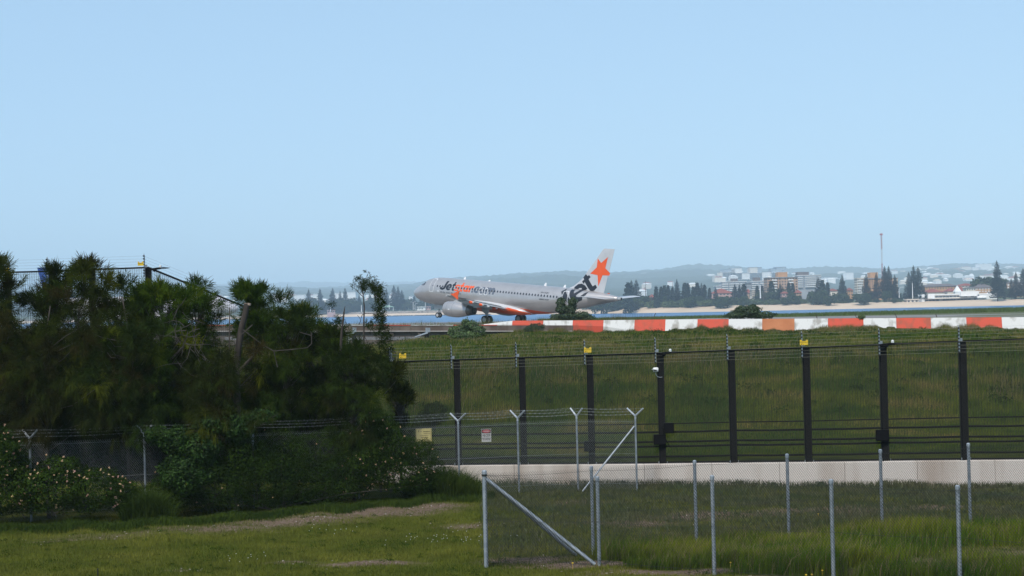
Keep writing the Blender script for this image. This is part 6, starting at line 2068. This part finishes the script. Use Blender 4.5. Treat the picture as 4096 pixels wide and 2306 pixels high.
# buildings -------------------------------------------------------------------
B = {}
for k, c1_, c2_ in (('brick', (0.42, 0.26, 0.17), (0.48, 0.31, 0.21)), ('orange_brick', (0.46, 0.24, 0.11), (0.52, 0.29, 0.15)), ('white_wall', (0.76, 0.75, 0.73), (0.84, 0.83, 0.81)), ('cream_wall', (0.70, 0.62, 0.52), (0.76, 0.68, 0.58)),
                    ('grey_wall', (0.30, 0.31, 0.33), (0.36, 0.37, 0.38)), ('red_roof', (0.22, 0.06, 0.04), (0.28, 0.08, 0.055)), ('grey_roof', (0.12, 0.10, 0.10), (0.15, 0.13, 0.12)), ('blue_glass', (0.14, 0.22, 0.30), (0.18, 0.26, 0.34)),
                    ('pale_glass', (0.44, 0.48, 0.52), (0.5, 0.54, 0.58)), ('dark_glass', (0.04, 0.05, 0.06), (0.07, 0.08, 0.09)), ('pink_wall', (0.45, 0.27, 0.24), (0.5, 0.33, 0.29)), ('green_roof', (0.16, 0.26, 0.20), (0.18, 0.3, 0.22))):
    B[k] = pm('far_' + k, c1_, c2_, .15, .8)


def block(name, label, px0, px1, yt, yb, D, dep=14, wall='white_wall', floors=5, cols=8, cat='building', balc=None, glass='dark_glass', roof=None, group=None, head=None, rz=0.0, wfr=.5, hfr=.5, slab='white_wall', parent=None, z0=None):
    a, b = P(px0, yb, D), P(px1, yt, D)
    cx = (a[0] + b[0]) / 2; w = b[0] - a[0]; h = b[2] - a[2]
    if parent is None:
        g = ground_far((px0 + px1) / 2, D)
        base = min(a[2], g)
        r = empty(name, (cx, D, base), rz); tag(r, label, cat, group)
        ox = 0; h = b[2] - base; oz = 0
    else:
        r = parent; ox = cx - r.location.x; oz = a[2] - r.location.z
    mb = MB(); mb.box((ox - w / 2, 0, oz), (ox + w / 2, dep, oz + h)); mb.build('wall', B[wall], r)
    ht = (b[2] - a[2])
    fh = ht / floors; z_ = oz + h - ht
    mb = MB()
    cw = w / cols
    for i in range(floors):
        for j in range(cols):
            if rnd.random() < .06: continue
            x0 = ox - w / 2 + cw * (j + .5 - wfr / 2); x1 = x0 + cw * wfr
            zz = z_ + fh * (i + .5 - hfr / 2)
            mb.box((x0, -.12, zz), (x1, .05, zz + fh * hfr))
    for s in (-1, 1):
        for i in range(floors):
            for j in range(3):
                y0 = dep * (j + .25) / 3; zz = z_ + fh * (i + .5 - hfr / 2); xx = ox + s * w / 2
                mb.box((min(xx, xx + s * .12), y0, zz), (max(xx, xx + s * .12), y0 + dep / 6, zz + fh * hfr))
    mb.build('window', B[glass], r, kind='stuff')
    if balc:
        for i in range(floors):
            for (u0, u1) in balc:
                mb = MB()
                x0, x1 = ox - w / 2 + w * u0, ox - w / 2 + w * u1
                zz = z_ + fh * i
                mb.box((x0, -1.7, zz - .12), (x1, -.001, zz + .12)); mb.box((x0, -1.72, zz + .12), (x1, -1.6, zz + fh * .33))
                mb.build('balcony', B[slab], r)
    mb = MB(); mb.box((ox - w / 2 - .5, -.8, oz + h), (ox + w / 2 + .5, dep + .4, oz + h + .5)); mb.build('roof_slab', B[roof or wall], r)
    if head:
        for (u0, u1, hh, mat_) in head:
            mb = MB(); mb.box((ox - w / 2 + w * u0, 1.5, oz + h + .5), (ox - w / 2 + w * u1, dep * .7, oz + h + .5 + hh)); mb.build('roof_plant_room', B[mat_], r)
    return r


def house(name, label, px0, px1, yr, ye, yb, D, dep=10, wall='brick', roof='red_roof', cols=5, floors=2, group=None, hip=.3):
    a, b = P(px0, yb, D), P(px1, ye, D); top = P(px0, yr, D)[2]
    g = ground_far((px0 + px1) / 2, D); base = min(a[2], g)
    w = b[0] - a[0]; h = b[2] - base; rh = P((px0 + px1) / 2, yr, D)[2] - b[2]
    r = empty(name, ((a[0] + b[0]) / 2, D, base)); tag(r, label, 'house', group)
    mb = MB(); mb.box((-w / 2, 0, 0), (w / 2, dep, h)); mb.build('wall', B[wall], r)
    e = .6; hw = w / 2 + e
    mb = MB(); mb.add([(-hw, -e, h), (hw, -e, h), (hw, dep + e, h), (-hw, dep + e, h), (-hw + min(hw * .9, dep * hip * 2), dep / 2, h + rh), (hw - min(hw * .9, dep * hip * 2), dep / 2, h + rh)], [(0, 1, 5, 4), (1, 2, 5), (2, 3, 4, 5), (3, 0, 4), (0, 3, 2, 1)])
    mb.build('roof', B[roof], r)
    if cols:
        mb = MB(); hh = b[2] - a[2]; fh = hh / floors
        for i in range(floors):
            for j in range(cols):
                x0 = -w / 2 + w * (j + .3) / cols; mb.box((x0, -.1, h - hh + fh * (i + .3)), (x0 + w / cols * .45, .05, h - hh + fh * (i + .75)))
        mb.build('window', B['white_wall' if rnd.random() < .3 else 'dark_glass'], r, kind='stuff')
    return r


full = [(0.0, 1.0)]
block('apartment_building', 'big brown brick apartment block with tall brick lift tower on its roof', 3072, 3190, 1110, 1200, 1180, 18, 'brick', 8, 11, balc=[(.13, .30), (.68, .85)], roof='grey_wall', head=[(.36, .68, 4.0, 'orange_brick')])
r = block('apartment_building', 'stepped white apartment block with long balconies, right of the red-roofed house', 2888, 2986, 1128, 1165, 1400, 16, 'grey_wall', 4, 13, balc=[(0, .25), (.3, .7), (.74, 1)], roof='white_wall', glass='blue_glass', head=[(.42, .66, 3, 'grey_roof')])
block('apartment_building', 'low white apartment wing at the stepped block\'s left', 2864, 2896, 1146, 1165, 1405, 14, 'grey_wall', 2, 5, balc=full, roof='white_wall', glass='blue_glass')
block('apartment_building', 'white balconied apartment block close left of the big brick block', 3007, 3071, 1126, 1170, 1390, 16, 'grey_wall', 5, 9, balc=[(0, .4), (.5, 1)], roof='white_wall', glass='blue_glass', head=[(.18, .55, 3.5, 'grey_roof')])
block('apartment_building', 'grey townhouse block wedged between the two white balconied blocks', 2988, 3004, 1133, 1165, 1380, 12, 'grey_wall', 3, 4)
block('apartment_building', 'white apartment block with blue-grey balconies right of the big brick block', 3192, 3283, 1102, 1150, 1420, 16, 'grey_wall', 6, 12, balc=[(0, .2), (.3, .78), (.85, 1)], roof='white_wall', glass='blue_glass', head=[(.0, .5, 3.2, 'grey_roof')])
block('apartment_building', 'low white apartment block under the tall white pole', 3008, 3040, 1160, 1185, 1120, 10, 'cream_wall', 3, 4, balc=[(0, 1)], roof='white_wall', slab='cream_wall')
block('apartment_building', 'orange brick flats behind pines beside the red mast, with a square brick tower', 3446, 3591, 1113, 1160, 1180, 16, 'orange_brick', 5, 15, balc=[(.62, .72), (.86, .98)], roof='grey_wall', head=[(.26, .47, 4.6, 'orange_brick')], slab='cream_wall')
block('apartment_building', 'pale cream flats at the left end of the orange brick ones', 3430, 3452, 1115, 1175, 1165, 10, 'cream_wall', 6, 3, balc=full)
house('brick_house', 'large house with dark red roof, left of the stepped white apartment block', 2848, 2932, 1155, 1173, 1196, 1170, 14, 'pink_wall', 'red_roof', 6)
house('brick_house', 'small red-roofed brick house glimpsed between trees right of the airliner\'s tail', 2598, 2622, 1178, 1190, 1204, 1130, 9, 'brick', 'red_roof', 3, 1)
house('brick_house', 'red-roofed house under the grey townhouse block', 2984, 3010, 1157, 1173, 1190, 1150, 10, 'brick', 'red_roof', 3)
house('brick_house', 'red-roofed house peeping out right of the big brick block', 3186, 3206, 1160, 1172, 1190, 1120, 9, 'brick', 'red_roof', 2)
house('brick_house', 'pink-walled house low among the trees beneath the big brick block', 3130, 3153, 1166, 1174, 1200, 1075, 8, 'pink_wall', 'red_roof', 2)
house('brick_house', 'house with maroon roof and cream wall right of the slim cypress', 3318, 3352, 1155, 1164, 1192, 1120, 9, 'cream_wall', 'red_roof', 0)
house('brick_house', 'small orange house left of the lone pine before the brick flats', 3392, 3412, 1152, 1162, 1185, 1130, 9, 'orange_brick', 'red_roof', 2)
house('brick_house', 'long two-storey orange brick house with grey roof behind the pavilion', 3690, 3834, 1136, 1145, 1160, 1200, 12, 'orange_brick', 'grey_roof', 13)
house('brick_house', 'house with wide bright red roof in front of the long brick house', 3698, 3778, 1156, 1170, 1180, 1120, 14, 'cream_wall', 'red_roof', 0, 1)
house('brick_house', 'red-roofed house left of the little white steeple', 3790, 3828, 1153, 1166, 1180, 1125, 12, 'cream_wall', 'red_roof', 0, 1)
house('brick_house', 'steep red-roofed building right of the little white steeple', 3834, 3872, 1146, 1166, 1182, 1118, 14, 'cream_wall', 'red_roof', 0, 1)
house('brick_house', 'house with long maroon roof behind the white steeple', 3832, 3912, 1134, 1143, 1150, 1230, 14, 'cream_wall', 'red_roof', 6, 1)
house('brick_house', 'two-storey brick house with dark grey roof left of the biggest pine', 3902, 3972, 1132, 1151, 1172, 1110, 14, 'orange_brick', 'grey_roof', 6)
house('brick_house', 'flat-fronted house with dark windows under the maroon roof', 3866, 3902, 1148, 1152, 1166, 1105, 9, 'cream_wall', 'grey_roof', 4, 1)
house('brick_house', 'brown-roofed brick house right of the biggest pine', 4000, 4120, 1126, 1133, 1160, 1130, 10, 'brick', 'grey_roof', 9)

# beach pavilion
r = block('beach_pavilion', 'long white two-storey beach pavilion with dark window bands on the sand', 3672, 3980, 1176, 1211, 1045, 22, 'cream_wall', 2, 22, wfr=.9, hfr=.45, roof='white_wall', glass='dark_glass')
for (a_, b_, yt, yb) in ((3672, 3700, 1178, 1212), (3714, 3740, 1176, 1196), (3846, 3918, 1165, 1186), (3912, 3960, 1178, 1200), (3962, 3990, 1170, 1205)):
    a, b = P(a_, yb, 1040), P(b_, yt, 1040)
    mb = MB(); mb.box((a[0] - r.location.x, -4, a[2] - r.location.z), (b[0] - r.location.x, 2, b[2] - r.location.z)); mb.build('wing', B['white_wall'], r)
a, b = P(3735, 1196, 1038), P(3950, 1191, 1038)
mb = MB(); mb.box((a[0] - r.location.x, -6, a[2] - r.location.z), (b[0] - r.location.x, 0, b[2] - r.location.z)); mb.build('terrace_roof', B['white_wall'], r)
g = P(3829, 1168, 1090); r = empty('steeple', g); tag(r, 'little white pyramid steeple between two red roofs', 'steeple')
hb = P(3829, 1142, 1090)[2] - g[2]; mb = MB(); mb.add([(-2.6, -2.6, 0), (2.6, -2.6, 0), (2.6, 2.6, 0), (-2.6, 2.6, 0), (0, 0, hb)], [(0, 1, 4), (1, 2, 4), (2, 3, 4), (3, 0, 4)]); mb.build('spire', B['white_wall'], r)
mb = MB(); mb.box((-2.3, -2.3, -5), (2.3, 2.3, -.01)); mb.build('base', B['white_wall'], r)
block('beach_hut', 'small cream block at the left foot of the white pavilion', 3627, 3674, 1199, 1212, 1040, 6, 'cream_wall', 1, 3)

# high-rise cluster on the ridge
hr = [('white balconied block with a blue glass top at the cluster\'s left end', 2878, 2938, 1090, 1114, 'cream_wall', 6, 10, None), ('low blue glass storeys over the left white block', 2890, 2940, 1079, 1090, 'blue_glass', 3, 10, None), ('white tower behind the left block of the hill cluster', 2926, 2967, 1073, 1090, 'white_wall', 5, 7, 'grey_roof'),
      ('long white block with vertical bands in the middle of the hill cluster', 2940, 2997, 1093, 1114, 'white_wall', 6, 12, 'grey_roof'), ('wide white tower with blue side, the highest of the hill cluster', 2999, 3030, 1070, 1092, 'cream_wall', 7, 5, 'grey_roof'), ('blue-grey half of the highest tower', 3030, 3047, 1070, 1092, 'blue_glass', 7, 4, 'grey_roof'),
      ('white block under the highest tower', 2998, 3047, 1092, 1115, 'white_wall', 6, 10, None), ('white slab block right of the highest tower', 3049, 3082, 1088, 1112, 'white_wall', 6, 7, 'grey_roof'), ('blue glass tower left of the pair behind the big brick block', 3086, 3106, 1075, 1092, 'blue_glass', 5, 5, None),
      ('blue glass tower right of the pair behind the big brick block', 3105, 3144, 1069, 1092, 'blue_glass', 7, 9, 'grey_roof'), ('white low block beneath the blue glass pair', 3082, 3106, 1092, 1110, 'white_wall', 5, 4, None), ('white pointed block stepping down the hill at the cluster\'s left', 2858, 2882, 1103, 1116, 'cream_wall', 3, 3, None),
      ('white terrace below the left end of the hill cluster', 2868, 2890, 1112, 1121, 'white_wall', 2, 4, None), ('white blocks far right on the ridge, the tallest of them', 3916, 3966, 1056, 1082, 'white_wall', 7, 9, None), ('white stepped block left of the tallest ridge block', 3847, 3885, 1068, 1087, 'cream_wall', 5, 8, None),
      ('white block between the stepped and the tallest ridge blocks', 3890, 3922, 1069, 1085, 'white_wall', 4, 8, None), ('peach coloured block on the ridge, left of the white ones', 3818, 3840, 1074, 1088, 'orange_brick', 4, 5, None), ('white block on the ridge right of the biggest pine', 4017, 4028, 1072, 1084, 'white_wall', 3, 3, None),
      ('wide white block on the ridge right of the biggest pine', 4030, 4060, 1070, 1086, 'white_wall', 4, 8, None), ('pale block half behind the pines by the mast', 3566, 3592, 1086, 1100, 'white_wall', 4, 6, None), ('flat pale block low on the hillside left of the lone pine', 3384, 3414, 1091, 1103, 'white_wall', 3, 7, None),
      ('long flat white roofs on the hillside above the brick house', 3702, 3776, 1083, 1088, 'white_wall', 1, 14, None), ('long white row at the foot of the hill left of the lone pine', 3296, 3350, 1110, 1120, 'white_wall', 2, 12, None), ('white row behind the lone pine', 3352, 3380, 1115, 1124, 'white_wall', 2, 6, None),
      ('white hospital-like block seen between casuarinas, largest there', 1176, 1221, 1180, 1206, 'white_wall', 5, 8, None), ('white low block right of the first Norfolk pine of the shore row', 1252, 1270, 1177, 1190, 'white_wall', 3, 4, None), ('white villa-like block below the low one', 1248, 1272, 1193, 1208, 'cream_wall', 2, 4, None),
      ('pale terraced block between the third and fifth Norfolk pines', 1343, 1378, 1173, 1196, 'white_wall', 6, 5, None), ('white block right of the fifth Norfolk pine', 1386, 1422, 1169, 1181, 'white_wall', 3, 7, None), ('white rooftop block beside the airliner\'s nose', 1636, 1650, 1186, 1202, 'white_wall', 3, 3, None)]
for lb, a, b, yt, yb, wl, fl, cl, rf in hr:
    D = 3450 if 2800 < a < 3300 and yt < 1110 else (5200 if a > 3650 else 4900 if a > 3500 else 4300)
    if a < 1700: D = 2900
    block('distant_block', lb, a, b, yt, yb, D, 40, wl, fl, cl, roof=rf, glass='pale_glass' if wl != 'blue_glass' else 'white_wall', wfr=.55, hfr=.4, group='pale blocks on the far hillside')

# houses scattered on the hillside
for i in range(150):
    if i < 105: px = rnd.choice([rnd.uniform(3660, 4096), rnd.uniform(3200, 4096), rnd.uniform(2560, 3300)])
    elif i < 130: px = rnd.uniform(1160, 1750)
    else: px = rnd.uniform(560, 1150)
    D = rnd.uniform(2600, 6300) if i < 105 else rnd.uniform(2500, 4200)
    g = on_far(px, D) + np.array((0, 0, 3.5))
    w, d, h = rnd.uniform(10, 26) * D / 4200, 14, rnd.uniform(4, 7)
    r = empty('hillside_house', g, rnd.uniform(-.4, .4)); tag(r, 'small pale house scattered among the trees of the far hillside', 'house', 'pale houses scattered on the far hillside')
    mb = MB(); mb.box((-w / 2, -d / 2, -5), (w / 2, d / 2, h)); mb.build('wall', B[rnd.choice(['white_wall', 'white_wall', 'cream_wall'])], r)
    mb = MB(); mb.add([(-w / 2 - .6, -d / 2 - .6, h), (w / 2 + .6, -d / 2 - .6, h), (w / 2 + .6, d / 2 + .6, h), (-w / 2 - .6, d / 2 + .6, h), (-w / 4, 0, h + 2.6), (w / 4, 0, h + 2.6)], [(0, 1, 5, 4), (1, 2, 5), (2, 3, 4, 5), (3, 0, 4)])
    mb.build('roof', B[rnd.choice(['red_roof', 'white_wall', 'cream_wall', 'white_wall'])], r)
    NAMED.setdefault('pale hillside house', []).append((px, r))
LM = [(620, 'high fence corner'), (800, 'bare-twigged casuarina'), (985, 'sawn-off trunk'), (1234, 'first hazy pine'), (1280, 'second hazy pine'), (1330, 'third hazy pine'), (1380, 'fifth hazy pine'), (1455, 'thin bent casuarina'), (1545, 'green-roofed shelter'), (1575, 'tallest hazy pine'), (1656, 'airliner nose'),
      (2440, 'airliner tailplane'), (2582, 'brown dead conifer'), (2610, 'small red-roofed house'), (2708, 'dark row\'s highest pine'), (2745, 'two equal cypresses'), (2806, 'pointed pine'), (2888, 'large red-roofed house'), (2948, 'stepped white flats'), (2996, 'grey townhouse'), (3042, 'thick white pole'),
      (3131, 'big brick block'), (3240, 'blue-grey balconied flats'), (3300, 'two dark cypresses'), (3369, 'lone pine'), (3440, 'cream flats'), (3506, 'brick lift tower'), (3548, 'close pair of pines'), (3597, 'curved street light'), (3655, 'trio of pines'), (3760, 'bright red roof'), (3829, 'white steeple'), (3989, 'biggest pine'), (4064, 'slim pine')]
ORD = ['nearest', 'second nearest', 'third nearest', 'fourth nearest', 'fifth nearest', 'sixth nearest', 'seventh nearest', 'eighth nearest', 'ninth nearest', 'tenth nearest', 'eleventh nearest', 'twelfth nearest', 'thirteenth nearest', 'fourteenth nearest', 'fifteenth nearest', 'sixteenth nearest', 'seventeenth nearest', 'eighteenth nearest', 'nineteenth nearest', 'twentieth nearest']
for what, lst in NAMED.items():
    seen = {}
    for px_, o_ in lst:
        q_, nm_ = min(LM, key=lambda l: abs(l[0] - px_))
        seen.setdefault((nm_, px_ < q_), []).append((abs(px_ - q_), o_))
    for (nm_, lf), v_ in seen.items():
        for i_, (d_, o_) in enumerate(sorted(v_, key=lambda t: t[0])):
            o_['label'] = '%s, %s to the %s of the %s' % (what, ORD[min(i_, len(ORD) - 1)], 'left' if lf else 'right', nm_)

# mast
g = on_far(3530, 1900); H = P(3525, 940, 1900)[2] - g[2]
r = empty('radio_mast', g); tag(r, 'tall thin red and white lattice mast rising above the brick flats', 'mast')
M['mred'] = pm('mast_red', (0.40, 0.10, 0.10)); M['mwhite'] = pm('mast_white', (0.6, 0.6, 0.62))
nb = 9
for k in range(nb):
    z0, z1 = H * k / nb, H * (k + 1) / nb; w = 1.7; seg = []
    for sx, sy in ((-1, -1), (1, -1), (0, 1)):
        seg.append(((sx * w / 2, sy * w / 2, z0), (sx * w / 2, sy * w / 2, z1)))
    c3 = [(-w / 2, -w / 2), (w / 2, -w / 2), (0, w / 2)]
    m_ = max(3, int((z1 - z0) / 2.4))
    for j in range(m_):
        a0, a1 = z0 + (z1 - z0) * j / m_, z0 + (z1 - z0) * (j + 1) / m_
        for q in range(3):
            p, s_ = c3[q], c3[(q + 1) % 3]; seg.append(((*p, a0), (*s_, a1))); seg.append(((*s_, a0), (*p, a1)))
    v, f = prisms(np.array(seg), .13, 4); mk('lattice_section', v, f, M['mwhite' if k in (5, 6) else 'mred'], r)
mb = MB(); mb.box((-1.6, -1.6, H - .5), (1.6, 1.6, H + 1.6)); mb.build('mast_head', M['mred'], r)
mb = MB(); mb.tube([(0, 0, H + 1.6), (0, 0, H + 7)], .12, 4); mb.build('aerial', M['mwhite'], r)


def pole(px, yt, yb, D, label, arms=0, rad=.22):
    a = P(px, yb, D); t_ = P(px, yt, D); H = t_[2] - a[2]
    r = empty('light_pole', a); tag(r, label, 'lamp post')
    mb = MB(); mb.tube([(0, 0, 0), (0, 0, H)], [rad, rad * .6], 6); mb.build('pole', B['white_wall'], r)
    if arms:
        for s in ((-1, 1) if arms == 2 else (arms if arms < 0 else 1,)):
            mb = MB(); mb.tube([(0, 0, H), (s * .9, 0, H + 1.2), (s * 2.4, 0, H + 1.3)], [.14, .12, .1], 5); mb.build('lamp_arm', B['white_wall'], r)
            mb = MB(); mb.box((s * 2.4 - .7, -.25, H + 1.15), (s * 2.4 + .7, .25, H + 1.4)); mb.build('lamp_head', B['white_wall'], r)


pole(3651, 1132, 1195, 1030, 'straight white pole in front of the trio of pines', 0, .3)
pole(3597, 1157, 1192, 1035, 'white street light curving right, left of the trio of pines', 1)
pole(3042, 1148, 1194, 1040, 'tall thick white pole before the big brick block', 2, .45)
pole(1653, 1213, 1240, 1650, 'street light with two arms right under the airliner\'s nose', 2, .35)
pole(1660, 1220, 1240, 1650, 'shorter street light just right of the two-armed one', 1, .35)
pole(1446, 1222, 1248, 1650, 'leaning pale pole behind the thin casuarina', 0, .5)
pole(1557, 1216, 1238, 1650, 'pale pole above the small green pavilion', 1, .35)
pole(1702, 1210, 1240, 1640, 'street light left of the nose wheel', 0, .3)
pole(1322, 1230, 1250, 1650, 'pale pole beside the low brown hut', 0, .4)
# small green-roofed pavilion, huts and rocks at the left shore
g = P(1553, 1241, 1655); r = empty('park_shelter', g); tag(r, 'small open shelter with a pale green roof above the far sand', 'shelter')
mb = MB(); mb.add([(-7.5, -4, 3.2), (7.5, -4, 3.2), (7.5, 4, 3.2), (-7.5, 4, 3.2), (-1, 0, 5.6), (1, 0, 5.6)], [(0, 1, 5, 4), (1, 2, 5), (2, 3, 4, 5), (3, 0, 4), (3, 2, 1, 0)]); mb.build('roof', B['green_roof'], r)
for s in (-1, 1):
    for q in (-1, 1):
        mb = MB(); mb.box((s * 6 - .2, q * 3 - .2, -1), (s * 6 + .2, q * 3 + .2, 3.2)); mb.build('post', B['white_wall'], r)
block('beach_hut', 'low brown hut with arched front on the far shore left of the thin casuarina', 1309, 1339, 1242, 1253, 1655, 6, 'pink_wall', 1, 3)
block('beach_hut', 'small white kiosk right of the airliner\'s nose wheel, above the sand', 1668, 1700, 1229, 1241, 1640, 8, 'white_wall', 1, 5)
block('beach_hut', 'pink-roofed kiosk behind the nose gear', 1706, 1722, 1228, 1238, 1640, 8, 'pink_wall', 1, 2)
mb = MB()
for k in range(420):
    px = rnd.uniform(1390, 1860); D = np.interp(px, SH_PX, SH_D) + rnd.uniform(30, 44)
    q = on_far(px, D); s = rnd.uniform(.5, 1.5)
    mb.ball(q + (0, 0, .3), s, 5, 3, (1.4, 1, .7))
o = mb.build('sea_wall_rocks', pm('pinkish_rocks', (0.22, 0.18, 0.15), (0.36, 0.3, 0.26), .3, .9)); stuff(o, 'rough pale rocks of the sea wall behind the far sand', 'rocks')
mb = MB()
for k in range(260):
    px = rnd.uniform(1550, 1950) if k < 240 else rnd.uniform(1925, 1960); D = np.interp(px, SH_PX, SH_D) - rnd.uniform(2, 14)
    mb.ball((XD(px, D), D, -6.5), rnd.uniform(.6, 1.3), 5, 3, (1.6, 1, .8))
o = mb.build('shore_rocks', pm('dark_wet_rocks', (0.04, 0.045, 0.05))); stuff(o, 'line of dark wet rocks at the far water\'s edge', 'rocks')
# a channel buoy
g = P(1928.5, 1272.5, 700); r = empty('channel_buoy', (g[0], 700, -6.5)); tag(r, 'small white buoy on the blue water beside the near wheel strut', 'buoy')
mb = MB(); mb.tube([(0, 0, -.3), (0, 0, .8)], [.9, .9], 10); mb.build('float', M['white_plastic'], r); mb = MB(); mb.tube([(0, 0, .8), (0, 0, 2.2)], [.5, .15], 8); mb.build('topmark', M['white_plastic'], r)
